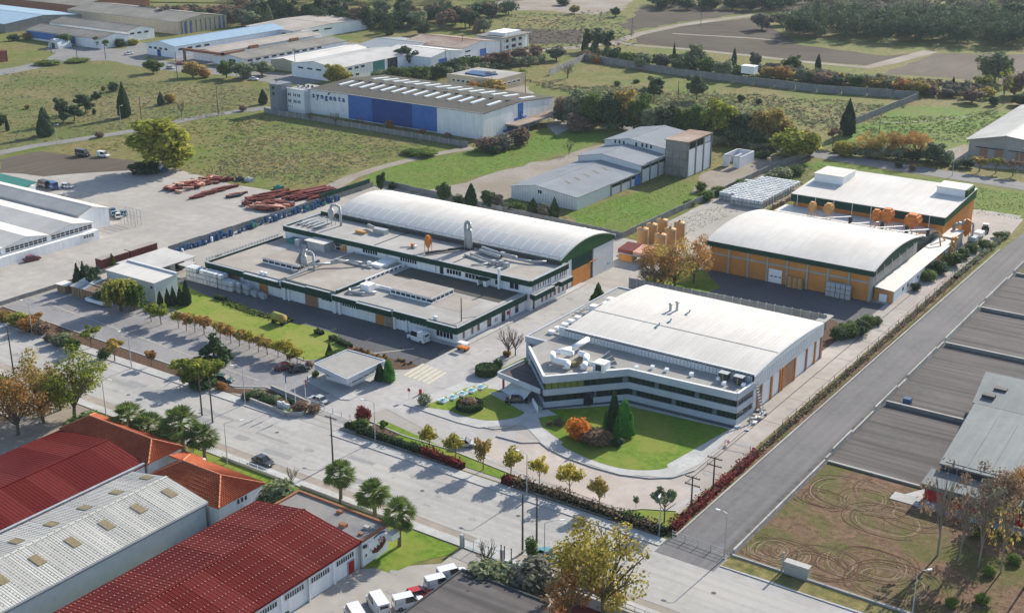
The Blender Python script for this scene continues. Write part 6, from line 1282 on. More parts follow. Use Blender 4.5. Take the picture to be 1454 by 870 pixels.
def make_trunk(kind, seed):
    r_ = random.Random(seed); m = MB()
    spec = dict(broad=(.2, .035, 7), plane=(.26, .026, 14), small=(.42, .022, 6), umbrella=(.45, .028, 8), pine=(.35, .025, 6), poplar=(.45, .018, 16), bush=(.15, .02, 4), ball=(.2, .03, 2), cedar=(.8, .03, 3),
                cypress=(.3, .05, 1), cone=(.3, .04, 1), conifer=(.8, .03, 2), willow=(.45, .04, 6), bare=(.30, .03, 10), stub=(.55, .06, 4))[kind]
    zt, rt, nl = spec
    p = Vector((0, 0, 0)); q = Vector((r_.uniform(-.02, .02), r_.uniform(-.02, .02), zt)); m.tube(p, q, rt, rt * .7, 7)
    depth = {'bare': 3, 'plane': 2, 'poplar': 2, 'stub': 1}.get(kind, 1)
    def limb(a, dirv, L_, rr, dp):
        b = a + dirv * L_; m.tube(a, b, rr, rr * .5, 4 if dp < depth else 5)
        if dp < depth:
            for _ in range(3 if kind != 'bare' else 4):
                nd = (dirv + Vector((r_.uniform(-.7, .7), r_.uniform(-.7, .7), r_.uniform(-.1, .6)))).normalized()
                limb(a.lerp(b, r_.uniform(.4, 1)), nd, L_ * r_.uniform(.45, .7), rr * .5, dp + 1)
    for i in range(nl):
        a = 2 * math.pi * i / nl + r_.uniform(-.3, .3); up = r_.uniform(.7, 1.8) if kind != 'umbrella' else r_.uniform(.5, .9)
        if kind == 'poplar': up = r_.uniform(1.8, 3.5)
        st = p.lerp(q, r_.uniform(.55, 1) if kind != 'poplar' else r_.uniform(.45, 1))
        limb(st, Vector((math.cos(a), math.sin(a), up)).normalized(), r_.uniform(.28, .42) * (1 if kind not in ('cypress', 'cone', 'ball', 'stub') else .5), rt * .5, 1)
    if kind in ('pine', 'cedar', 'conifer', 'poplar'): m.tube(q, (q.x, q.y, .93), rt * .6, rt * .15, 5)
    me = bpy.data.meshes.new('trunk_' + kind); me.from_pydata([tuple(v) for v in m.v], [], m.f); me.materials.append(MATS['bark']); me.update()
    return me
def palm_meshes(seed):
    rng = np.random.default_rng(seed); m = MB(); m.tube((0, 0, 0), (.01, 0, .35), .055, .042, 9); m.tube((.01, 0, .35), (.0, 0, .66), .042, .036, 9)
    for k in range(12): m.tube((0, 0, .04 + k * .05), (0, 0, .055 + k * .05), .052 - k * .001, .046, 9)
    tm = bpy.data.meshes.new('palm_trunk'); tm.from_pydata([tuple(v) for v in m.v], [], m.f); tm.materials.append(MATS['bark']); tm.update()
    def fans(lo, hi, n, ln):
        vs = []; fs = []; tone = []
        for k in range(n):
            a = rng.uniform(0, 6.28); e = rng.uniform(lo, hi); d = Vector((math.cos(a) * math.cos(e), math.sin(a) * math.cos(e), math.sin(e)))
            side = Vector((-math.sin(a), math.cos(a), 0)); up = d.cross(side) * -1; c = Vector((0, 0, .66)) + Vector((d.x * .24 * ln, d.y * .24 * ln, d.z * .20 * ln)); tn = rng.uniform(.2, .8)
            for j in range(11):
                g = (j - 5) / 5 * 1.35; bd = (d * math.cos(g) + side * math.sin(g)); bd = Vector((bd.x * .26, bd.y * .26, bd.z * .20 - .04 * abs(g))) * ln
                w_ = side * .018 + up * .006; i = len(vs); tip = c + bd + Vector((0, 0, -.03)); mid = c + bd * .55
                vs += [c, mid + w_, tip, mid - w_]; fs.append((i, i + 1, i + 2, i + 3)); tone.append(min(1, max(0, tn + rng.uniform(-.2, .2))))
            i = len(vs); s0 = Vector((0, 0, .66)); vs += [s0 + side * .006, s0 - side * .006, c - side * .006, c + side * .006]; fs.append((i, i + 1, i + 2, i + 3)); tone.append(.9)
        me = bpy.data.meshes.new('fronds'); me.from_pydata([tuple(v) for v in vs], [], fs); at_ = me.attributes.new('v', 'FLOAT', 'FACE'); at_.data.foreach_set('value', tone); me.update(); return me
    return tm, fans(-.55, 1.45, 60, 1.0), fans(-1.35, -.5, 22, .75)
CACHE = {}
def proto(kind, i):
    if (kind, i) not in CACHE:
        if kind == 'palm': CACHE[(kind, i)] = palm_meshes(40 + i)
        elif kind in ('bare', 'stub'): CACHE[(kind, i)] = (make_trunk(kind, 90 + i), None)
        else: CACHE[(kind, i)] = (make_trunk(kind, 50 + i), make_crown(kind, 70 + i))
    return CACHE[(kind, i)]
NAMES = dict(broad='broadleaf_tree', plane='plane_tree', small='small_tree', umbrella='spreading_tree', pine='pine_tree', poplar='poplar_tree', bush='bush', ball='clipped_bush', cedar='cedar_tree',
             cypress='cypress_tree', cone='thuja_tree', conifer='conifer_tree', willow='willow_tree', palm='palm_tree', bare='bare_tree', stub='pruned_tree')
trs = random.Random(3)
def plant_at(kind, x, y, h, w_, leaf, label, group=None, bark=None, z=0.0):
    nv = {'palm': 3, 'broad': 4, 'pine': 4, 'bush': 4, 'plane': 4, 'small': 5}.get(kind, 3)
    ms = proto(kind, trs.randrange(nv))
    t = T(NAMES[kind], label, 'bush' if kind in ('bush', 'ball') else 'tree', (x, y, z), group)
    k_ = .05 if kind in ('small', 'umbrella', 'plane', 'broad', 'poplar', 'palm') else .01; t.scale = (w_ * trs.uniform(.9, 1.1), w_ * trs.uniform(.9, 1.1), h * trs.uniform(.94, 1.06)); t.rotation_euler = (trs.uniform(-k_, k_), trs.uniform(-k_, k_), trs.uniform(0, 6.28))
    o = bpy.data.objects.new('trunk', ms[0]); COL.objects.link(o); o.parent = t
    if bark: o.material_slots[0].link = 'OBJECT'; o.material_slots[0].material = MATS[bark]
    for nm, me, mt in (('crown', ms[1], leaf), ('dead_fronds', ms[2] if len(ms) > 2 else None, 'leaf_brown')):
        if me is None: continue
        if not me.materials: me.materials.append(MATS[mt])
        o = bpy.data.objects.new(nm, me); COL.objects.link(o); o.parent = t
        o.material_slots[0].link = 'OBJECT'; o.material_slots[0].material = MATS[mt]
    return t
def plant(kind, px, pb, pt, wp, leaf, label, group=None, bark=None):
    x, y = at(px, pb); h = max(.4, topz(px, pb, pt)); wp *= dict(plane=1.28, small=1.15, broad=1.12, pine=1.1, poplar=1.2, bush=1.1).get(kind, 1.0); return plant_at(kind, x, y, h, wp * mpp(px, pb), leaf, label, group, bark)
def nth(k): return ['first', 'second', 'third', 'fourth', 'fifth', 'sixth', 'seventh', 'eighth', 'ninth', 'tenth'][k] if k < 10 else '%dth' % (k + 1) if k % 10 not in (0, 1, 2) or k < 20 else '%d%s' % (k + 1, {0: 'st', 1: 'nd', 2: 'rd'}[k % 10])
def row(items, what, where, group):
    """items (kind, px, base, top, width, leaf[, bark]) told apart by their order from the left"""
    items = sorted(items, key=lambda i: i[1])
    for k, it in enumerate(items): plant(it[0], it[1], it[2], it[3], it[4], it[5], '%s %s, %s from the left %s' % (COLS.get(it[5], 'leafless'), what, nth(k), where), group, it[6] if len(it) > 6 else None)
COLS = dict(leaf_green='green', leaf_dark='dark green', leaf_pine='dark pine-green', leaf_cypress='blackish green', leaf_thuja='bright green', leaf_yellow='yellow', leaf_yellowgreen='yellow-green', leaf_autumn='tawny',
            leaf_rust='rusty brown', leaf_orange='orange', leaf_olive='olive green', leaf_greyed='grey-green', leaf_brown='brown', leaf_red='dark red', leaf_palm='green', leaf_willow='yellowish', leaf_weed='weedy', leaf_dry='dry straw')

# -- foreground
plant('plane', 26, 617, 528, 92, 'leaf_rust', 'rusty plane tree at the left edge across the main road', 'plane trees left of the red roofs')
plant('plane', 62, 600, 506, 86, 'leaf_autumn', 'tawny plane tree between its two neighbours left of the red roofs', 'plane trees left of the red roofs')
plant('plane', 106, 594, 497, 92, 'leaf_yellowgreen', 'yellowish plane tree nearest the tiled roofs on the left', 'plane trees left of the red roofs')
plant('plane', 86, 582, 512, 70, 'leaf_autumn', 'thin tawny plane tree standing behind the yellowish one', 'plane trees left of the red roofs')
plant('bush', 120, 612, 588, 60, 'leaf_green', 'dark shrub under the yellowish plane tree'); plant('bush', 5, 560, 530, 40, 'leaf_yellowgreen', 'yellow shrub at the left picture edge')
for px, pb, pt, w_, l_ in ((187, 632, 572, 46, 'palm tree farthest left by the road, behind the tiled roof'), (214, 640, 588, 44, 'second palm from the left behind the tiled roof'), (262, 648, 578, 48, 'palm rising over the gap between the two tiled roofs'), (291, 655, 603, 44, 'palm at the right end of the cluster behind the tiled roofs'), (240, 640, 605, 36, 'short palm squeezed into the cluster behind the tiled roofs'),
                     (484, 713, 655, 42, 'leftmost of the three fan palms in front of the flat block'), (533, 738, 677, 44, 'middle one of the three fan palms in front of the flat block'), (567, 775, 707, 44, 'fan palm on the grass beside the mural wall')):
    plant('palm', px, pb, pt, w_ * 1.3, 'leaf_palm', l_, 'fan palms along the main road')
plant('bush', 396, 716, 676, 54, 'leaf_olive', 'big olive-green shrub between tiled house and flat block'); plant('bush', 372, 722, 700, 30, 'leaf_green', 'low green shrub at the tiled house gable')
plant('bare', 415, 690, 655, 26, None, 'small leafless tree by the near fence')
plant('plane', 857, 882, 736, 134, 'leaf_golden', 'large golden-green plane tree in the bottom foreground'); plant('plane', 806, 884, 780, 84, 'leaf_rust', 'rusty plane tree beside the large golden-green one')
plant('bush', 700, 842, 792, 90, 'leaf_olive', 'broad grey-green shrub behind the dark flat roof, left one'); plant('bush', 755, 848, 790, 80, 'leaf_greyed', 'broad grey-green shrub behind the dark flat roof, right one')
plant('bare', 690, 806, 757, 44, None, 'crooked leafless tree by the sliding gate'); plant('bush', 755, 795, 755, 20, 'leaf_green', 'slim green shrub beneath the utility poles')
plant('bush', 870, 862, 838, 40, 'leaf_autumn', 'tawny shrub at the foot of the large plane tree')
row([('small', 610, 641, 602, 31, 'leaf_yellow'), ('small', 647, 653, 612, 35, 'leaf_yellow'), ('small', 686, 667, 622, 36, 'leaf_autumn'), ('small', 725, 678, 636, 32, 'leaf_yellow'), ('small', 766, 690, 647, 32, 'leaf_yellow'), ('small', 809, 704, 660, 38, 'leaf_yellow'), ('small', 851, 720, 678, 32, 'leaf_autumn')], 'round-headed tree', 'in the car park strip', 'small round trees in the grass strip')
plant('small', 903, 722, 702, 12, 'leaf_olive', 'tiny young tree at the right end of the grass strip'); plant('umbrella', 943, 742, 690, 46, 'leaf_olive', 'pruned olive tree with several heads on the corner lawn')
for px, pb, pt, w_, lf, l_ in ((1331, 788, 643, 74, 'leaf_brown', 'leftmost tall thin tree on the dirt field'), (1361, 797, 665, 60, 'leaf_brown', 'second tall thin tree on the dirt field'), (1389, 806, 672, 62, 'leaf_greyed', 'third tall thin tree on the dirt field'), (1421, 813, 690, 62, 'leaf_autumn', 'fourth tall thin tree on the dirt field'), (1456, 832, 655, 84, 'leaf_brown', 'tall thin tree at the right picture edge')):
    plant('poplar', px, pb, pt, w_, lf, l_, 'tall thin trees on the dirt field', 'bark_pale')
plant('plane', 1400, 752, 655, 80, 'leaf_brown', 'tawny tree rising in front of the metal shed roofs', None, 'bark_pale'); plant('plane', 1446, 742, 662, 70, 'leaf_rust', 'rusty tree at the right edge before the red workshop', None, 'bark_pale')
for k, (px, pb) in enumerate(((1385, 760), (1405, 815), (1440, 798), (1395, 855), (1350, 860))): plant('bush', px, pb, pb - 14, 22, 'leaf_weed', ['small leafy clump behind the third thin tree', 'small leafy clump between the third and fourth thin trees', 'small leafy clump before the right edge trees', 'small leafy clump low on the dirt field', 'small leafy clump nearest the street lamp'][k])
# -- works gardens
plant('cone', 871, 612, 554, 22, 'leaf_cypress', 'slim dark thuja, tallest of the group on the office lawn'); plant('cone', 886, 618, 566, 37, 'leaf_thuja', 'fat bright green thuja right of the dark slim one'); plant('cone', 866, 608, 574, 24, 'leaf_thuja', 'small bright thuja at the left foot of the dark slim one')
plant('bush', 820, 621, 587, 42, 'leaf_orange', 'bright orange bush on the office lawn'); plant('bush', 848, 631, 603, 42, 'leaf_brown', 'dark brown bush beside the orange one'); plant('bush', 793, 603, 594, 16, 'leaf_brown', 'tiny brown bush at the plinth of the office'); plant('bush', 876, 632, 619, 20, 'leaf_dark', 'low dark bush at the foot of the thujas')
plant('cone', 552, 541, 509, 24, 'leaf_thuja', 'right dark green cone tree beside the gatehouse'); plant('cone', 540, 541, 514, 18, 'leaf_cypress', 'left cone tree pressed against the gatehouse eaves')
plant('ball', 603, 575, 559, 19, 'leaf_olive', 'clipped olive ball at the left end of the fountain row'); plant('ball', 707, 523, 508, 15, 'leaf_dark', 'clipped dark ball behind the drum hedge'); plant('bush', 780, 604, 596, 9, 'leaf_brown', 'small brown shrub by the entrance steps')
plant('bush', 516, 600, 574, 26, 'leaf_red', 'dark red shrub by the gate pillar', None); plant('bush', 512, 610, 590, 26, 'leaf_green', 'green shrub below the dark red one at the gate'); plant('umbrella', 544, 620, 596, 20, 'leaf_green', 'slanting green shrub in the bed by the gate')
plant('bare', 722, 507, 458, 42, None, 'leafless tree left one of the pair before the link building'); plant('bare', 732, 505, 462, 34, None, 'leafless tree right one of the pair before the link building')
plant('bush', 720, 505, 495, 14, 'leaf_rust', 'rusty shrub below the leafless pair'); plant('conifer', 849, 430, 401, 26, 'leaf_green', 'feathery green conifer at the link building corner')
row([('small', x_, b_, b_ - t_, w_, lf) for x_, b_, t_, w_, lf in ((229, 461, 30, 32, 'leaf_yellowgreen'), (215, 457, 28, 26, 'leaf_yellowgreen'), (254, 466, 27, 26, 'leaf_yellow'), (265, 470, 27, 24, 'leaf_rust'), (277, 472, 27, 24, 'leaf_autumn'), (290, 475, 29, 28, 'leaf_rust'), (313, 481, 28, 30, 'leaf_autumn'), (328, 488, 27, 26, 'leaf_rust'), (340, 492, 26, 26, 'leaf_autumn'), (354, 496, 27, 26, 'leaf_yellow'), (367, 500, 27, 26, 'leaf_autumn'), (380, 504, 28, 28, 'leaf_autumn'), (395, 508, 24, 26, 'leaf_yellow'), (408, 511, 30, 34, 'leaf_yellow'), (422, 515, 26, 26, 'leaf_yellow'))], 'young tree', 'in the lawn row before the factory', 'row of young trees on the long lawn')
row([('cypress', 228, 434, 413, 11, 'leaf_cypress'), ('cypress', 239, 435, 409, 11, 'leaf_cypress'), ('cypress', 247, 434, 406, 11, 'leaf_cypress'), ('cypress', 257, 434, 405, 12, 'leaf_cypress'), ('cypress', 266, 433, 398, 15, 'leaf_cypress')], 'cypress', 'beside the white block', 'five cypresses beside the white block')
plant('willow', 172, 442, 394, 56, 'leaf_willow', 'yellowing willow in front of the white block'); plant('willow', 190, 441, 400, 40, 'leaf_green', 'greener willow half hidden by the yellowing one'); plant('bush', 148, 430, 405, 34, 'leaf_dark', 'dark bush left of the willows')
row([('conifer', 112, 411, 373, 22, 'leaf_pine'), ('conifer', 121, 410, 371, 20, 'leaf_dark'), ('pine', 135, 414, 370, 28, 'leaf_pine')], 'conifer', 'by the rough shed', 'conifers by the rough shed'); plant('conifer', 160, 378, 358, 15, 'leaf_green', 'small lone conifer by the dark red containers')
row([('bush', 8, 455, 440, 30, 'leaf_autumn'), ('bush', 26, 462, 438, 38, 'leaf_yellowgreen'), ('bush', 44, 470, 446, 34, 'leaf_rust'), ('bush', 60, 474, 452, 30, 'leaf_brown'), ('bush', 86, 490, 470, 34, 'leaf_olive'), ('bush', 104, 496, 478, 28, 'leaf_green'), ('bush', 148, 509, 492, 22, 'leaf_dark'), ('bush', 72, 484, 470, 20, 'leaf_brown')], 'bush', 'in the bed along the main road', 'bushes in the roadside bed')
plant('umbrella', 130, 494, 462, 38, 'leaf_yellowgreen', 'spreading small tree in the roadside bed, near the street lamp'); plant('umbrella', 163, 513, 482, 36, 'leaf_autumn', 'tawny small tree in the roadside bed, before the second street lamp'); plant('umbrella', 215, 520, 496, 24, 'leaf_rust', 'small rust-coloured tree in the roadside bed'); plant('umbrella', 52, 462, 444, 30, 'leaf_rust', 'low rusty tree at the left end of the roadside bed')
plant('cedar', 305, 515, 468, 56, 'leaf_dark', 'dark layered cedar in the car park'); plant('umbrella', 262, 545, 507, 44, 'leaf_yellowgreen', 'spreading yellow-green tree left of the cedar'); plant('broad', 287, 546, 508, 58, 'leaf_yellowgreen', 'fuller yellow-green tree right below the cedar'); plant('umbrella', 310, 541, 512, 34, 'leaf_yellowgreen', 'thin yellow-green tree right of the fuller one, by the green car'); plant('bush', 288, 550, 532, 50, 'leaf_dark', 'dark undergrowth below the fuller yellow-green tree')
plant('umbrella', 412, 517, 500, 18, 'leaf_rust', 'small rust-coloured tree behind the parked dark cars'); plant('bush', 440, 521, 511, 15, 'leaf_brown', 'low brown bush beside the gatehouse roof'); plant('conifer', 468, 505, 486, 13, 'leaf_dark', 'little conifer on the long lawn'); plant('bush', 480, 510, 494, 34, 'leaf_green', 'rounded green bush behind the gatehouse'); plant('bush', 448, 536, 524, 12, 'leaf_green', 'green shrub at the left corner of the gatehouse')
row([('bush', 365, 562, 551, 22, 'leaf_olive'), ('bush', 392, 571, 560, 20, 'leaf_olive'), ('bush', 352, 568, 555, 18, 'leaf_dark'), ('bush', 380, 572, 560, 24, 'leaf_dark'), ('bush', 400, 578, 564, 18, 'leaf_brown'), ('bush', 428, 584, 566, 26, 'leaf_brown'), ('bush', 446, 586, 572, 20, 'leaf_brown'), ('bush', 315, 553, 540, 20, 'leaf_rust')], 'shrub', 'in the bed round the name board', 'shrubs round the name board')
plant('plane', 936, 412, 352, 66, 'leaf_rust', 'left of two rust-brown trees before the orange warehouse', 'rust trees by the silos'); plant('plane', 985, 402, 327, 62, 'leaf_rust', 'right of two rust-brown trees, against the orange warehouse corner', 'rust trees by the silos'); plant('plane', 958, 410, 340, 60, 'leaf_autumn', 'tawny tree between the two rust-brown trees', 'rust trees by the silos'); plant('plane', 922, 414, 372, 36, 'leaf_brown', 'small thin brown tree left of the rust-brown trees', 'rust trees by the silos')
row([('bush', 1190, 482, 462, 26, 'leaf_dark'), ('bush', 1206, 478, 456, 32, 'leaf_green'), ('bush', 1222, 474, 450, 32, 'leaf_dark'), ('bush', 1232, 463, 443, 24, 'leaf_green'), ('bush', 1244, 460, 448, 22, 'leaf_dark'), ('bush', 1212, 466, 452, 26, 'leaf_olive'), ('bush', 1198, 470, 458, 24, 'leaf_green')], 'bush', 'in the bed behind the white vault', 'bushes in the bed behind the vaulted hall')
# the pruned row and hedges along the lane
for k in range(19):
    y = 161 + k * 8.4; plant_at('stub', -78 + trs.uniform(-.3, .3), y, 2.3 + trs.uniform(-.3, .5), 2.0, None, 'pruned bare little tree on the lane strip, %s from the road' % nth(k), 'pruned trees on the lane strip')
row([('bush', 1300, 412, 399, 20, 'leaf_dark'), ('bush', 1318, 398, 380, 30, 'leaf_green'), ('bush', 1334, 388, 366, 30, 'leaf_dark'), ('bush', 1350, 376, 356, 30, 'leaf_green'), ('bush', 1366, 366, 348, 24, 'leaf_dark'), ('bush', 1380, 358, 342, 24, 'leaf_green'), ('bush', 1398, 352, 338, 26, 'leaf_green'), ('bush', 1420, 338, 328, 24, 'leaf_green')], 'bush', 'along the far end of the lane strip', 'bushes at the far end of the lane strip')
# -- behind the factory and in the fields
row([('broad', 541, 271, 242, 19, 'leaf_dark'), ('bush', 557, 268, 256, 12, 'leaf_dark'), ('broad', 630, 289, 257, 24, 'leaf_dark'), ('bush', 651, 292, 274, 16, 'leaf_dark'), ('cypress', 669, 292, 259, 20, 'leaf_cypress'), ('broad', 694, 296, 268, 28, 'leaf_dark'), ('broad', 706, 296, 272, 22, 'leaf_greyed'), ('cypress', 757, 307, 280, 20, 'leaf_cypress'), ('bush', 735, 302, 284, 26, 'leaf_green'), ('bush', 772, 308, 284, 26, 'leaf_greyed'), ('cypress', 787, 311, 281, 17, 'leaf_cypress'), ('bush', 720, 300, 286, 20, 'leaf_greyed')], 'tree', 'behind the long vaulted factory roof', 'trees behind the factory')
plant('broad', 235, 243, 162, 112, 'leaf_yellowgreen', 'huge dense yellow-green tree by the storage yard'); plant('bush', 205, 246, 226, 50, 'leaf_dark', 'dark bush at the foot of the huge yellow-green tree')
row([('cypress', 11, 186, 165, 7, 'leaf_cypress'), ('bush', 0, 178, 158, 20, 'leaf_dark'), ('cone', 65, 193, 152, 26, 'leaf_pine'), ('pine', 90, 176, 136, 28, 'leaf_pine'), ('pine', 106, 172, 146, 40, 'leaf_dark'), ('pine', 122, 160, 131, 34, 'leaf_pine'), ('bush', 134, 163, 152, 8, 'leaf_dark'), ('pine', 138, 146, 128, 17, 'leaf_dark'), ('bush', 161, 130, 114, 20, 'leaf_dark'), ('bush', 147, 129, 121, 8, 'leaf_yellowgreen'), ('cypress', 177, 167, 117, 21, 'leaf_cypress'), ('bush', 39, 155, 147, 10, 'leaf_autumn'), ('cypress', 229, 150, 131, 12, 'leaf_dark'), ('bush', 242, 146, 129, 20, 'leaf_autumn'), ('bare', 258, 166, 135, 18, None), ('bush', 142, 195, 185, 16, 'leaf_brown'), ('cypress', 374, 148, 126, 14, 'leaf_dark'), ('bush', 345, 158, 148, 12, 'leaf_brown')], 'plant', 'scattered over the dry field', 'trees and bushes of the dry field')
row([('broad', 218, 104, 83, 30, 'leaf_green'), ('broad', 274, 110, 84, 34, 'leaf_autumn'), ('bush', 292, 110, 95, 20, 'leaf_rust'), ('broad', 322, 111, 82, 26, 'leaf_green'), ('broad', 346, 112, 86, 32, 'leaf_olive'), ('broad', 372, 107, 83, 34, 'leaf_olive'), ('broad', 92, 66, 46, 30, 'leaf_green'), ('broad', 146, 68, 50, 28, 'leaf_green'), ('bush', 42, 56, 43, 26, 'leaf_autumn'), ('bush', 170, 66, 52, 22, 'leaf_dark'), ('bush', 190, 64, 54, 18, 'leaf_yellow'), ('bush', 20, 58, 46, 20, 'leaf_dark'), ('bush', 70, 92, 84, 40, 'leaf_weed'), ('bush', 110, 88, 82, 40, 'leaf_weed'), ('bush', 18, 24, 10, 30, 'leaf_yellowgreen')], 'tree', 'along the front of the far estate', 'trees along the far estate')
row([('pine', 577, 94, 60, 34, 'leaf_pine'), ('broad', 477, 122, 89, 42, 'leaf_yellow'), ('broad', 545, 120, 95, 36, 'leaf_olive'), ('broad', 570, 120, 90, 40, 'leaf_green'), ('broad', 596, 118, 91, 40, 'leaf_green'), ('broad', 620, 112, 88, 34, 'leaf_dark'), ('broad', 640, 104, 82, 36, 'leaf_dark'), ('broad', 664, 100, 76, 40, 'leaf_green'), ('broad', 690, 98, 76, 32, 'leaf_brown'), ('broad', 712, 96, 70, 40, 'leaf_brown'), ('broad', 738, 90, 64, 34, 'leaf_brown'), ('bush', 700, 132, 108, 40, 'leaf_autumn'), ('bush', 672, 130, 112, 26, 'leaf_rust'), ('bare', 806, 111, 84, 30, None), ('bush', 741, 112, 95, 16, 'leaf_yellowgreen'), ('pine', 722, 62, 42, 14, 'leaf_dark'), ('pine', 736, 66, 46, 14, 'leaf_dark')], 'tree', 'between white-and-blue warehouse and far estate', 'trees behind the white-and-blue warehouse')
row([('bare', 476, 178, 153, 24, None), ('bare', 440, 172, 155, 18, None), ('bare', 510, 180, 160, 20, None), ('bush', 515, 182, 172, 14, 'leaf_rust'), ('bush', 553, 188, 168, 18, 'leaf_rust'), ('bare', 578, 192, 175, 18, None), ('bush', 600, 194, 180, 14, 'leaf_rust'), ('bush', 636, 200, 186, 14, 'leaf_brown'), ('bush', 692, 214, 190, 40, 'leaf_brown'), ('bush', 715, 212, 186, 38, 'leaf_greyed'), ('bush', 738, 206, 178, 36, 'leaf_brown'), ('bush', 700, 218, 204, 24, 'leaf_dark'), ('bush', 600, 220, 209, 50, 'leaf_weed'), ('bush', 585, 219, 210, 30, 'leaf_green')], 'shrub', 'along the wall before the white-and-blue warehouse', 'shrubs along the warehouse wall')
bt = random.Random(17)
it = []
for k in range(46):                               # dark trees behind the far estate
    x_ = 345 + k * 7.8 + bt.uniform(-4, 4); b_ = 50 - 26 * bt.random() if x_ > 500 else 40 - 24 * bt.random()
    kd = bt.choice(['broad', 'pine', 'broad', 'cone', 'pine']); it.append((kd, x_, b_, b_ - bt.uniform(20, 36), bt.uniform(12, 20) if kd == 'cone' else bt.uniform(22, 34), bt.choice(['leaf_dark', 'leaf_pine', 'leaf_dark', 'leaf_olive', 'leaf_brown'])))
row(it, 'tree', 'in the dark belt behind the far estate', 'dark tree belt behind the far estate')
it = [('broad', 205 + k * 8.6 + bt.uniform(-3, 3), 38 - 20 * bt.random(), 14 - 10 * bt.random(), bt.uniform(24, 34), bt.choice(['leaf_dark', 'leaf_brown', 'leaf_greyed', 'leaf_pine'])) for k in range(18)]
row(it, 'tree', 'behind the striped beige hall', 'trees behind the striped hall')
row([('broad', 798, 172, 132, 34, 'leaf_brown'), ('broad', 818, 176, 128, 46, 'leaf_olive'), ('broad', 845, 180, 122, 52, 'leaf_green'), ('broad', 862, 184, 130, 44, 'leaf_dark'), ('broad', 884, 182, 119, 48, 'leaf_autumn'), ('broad', 906, 186, 128, 44, 'leaf_green'), ('pine', 928, 146, 105, 34, 'leaf_pine'), ('pine', 917, 142, 120, 24, 'leaf_olive'), ('pine', 989, 142, 101, 38, 'leaf_pine'), ('broad', 925, 190, 146, 46, 'leaf_olive'), ('broad', 948, 192, 142, 44, 'leaf_dark'), ('broad', 970, 194, 150, 44, 'leaf_green'), ('broad', 992, 196, 140, 46, 'leaf_green'), ('broad', 1020, 200, 138, 56, 'leaf_yellowgreen'), ('broad', 1042, 200, 150, 40, 'leaf_dark'), ('broad', 1066, 200, 152, 44, 'leaf_olive'), ('broad', 1094, 204, 145, 60, 'leaf_autumn'), ('broad', 1124, 226, 178, 70, 'leaf_yellowgreen'), ('broad', 1150, 222, 182, 34, 'leaf_autumn'), ('bush', 820, 186, 158, 40, 'leaf_brown'), ('cypress', 1203, 192, 141, 24, 'leaf_cypress'), ('umbrella', 1182, 208, 182, 26, 'leaf_brown'), ('bush', 1200, 222, 196, 34, 'leaf_yellow'), ('bush', 1190, 216, 205, 20, 'leaf_dark'), ('plane', 1230, 222, 186, 34, 'leaf_autumn'), ('plane', 1256, 224, 184, 34, 'leaf_autumn'), ('plane', 1276, 226, 184, 34, 'leaf_rust'), ('plane', 1302, 228, 182, 40, 'leaf_rust'), ('pine', 1326, 234, 198, 42, 'leaf_pine'), ('bush', 1296, 228, 208, 30, 'leaf_dark'), ('bush', 1345, 230, 215, 20, 'leaf_autumn'), ('bush', 1240, 222, 205, 30, 'leaf_green'), ('bush', 1052, 144, 132, 12, 'leaf_dark'), ('bush', 1077, 148, 138, 10, 'leaf_dark'), ('bush', 903, 118, 112, 12, 'leaf_dark'), ('bush', 876, 122, 114, 12, 'leaf_dark')], 'tree', 'in the belt behind the back road', 'tree belt behind the back road')
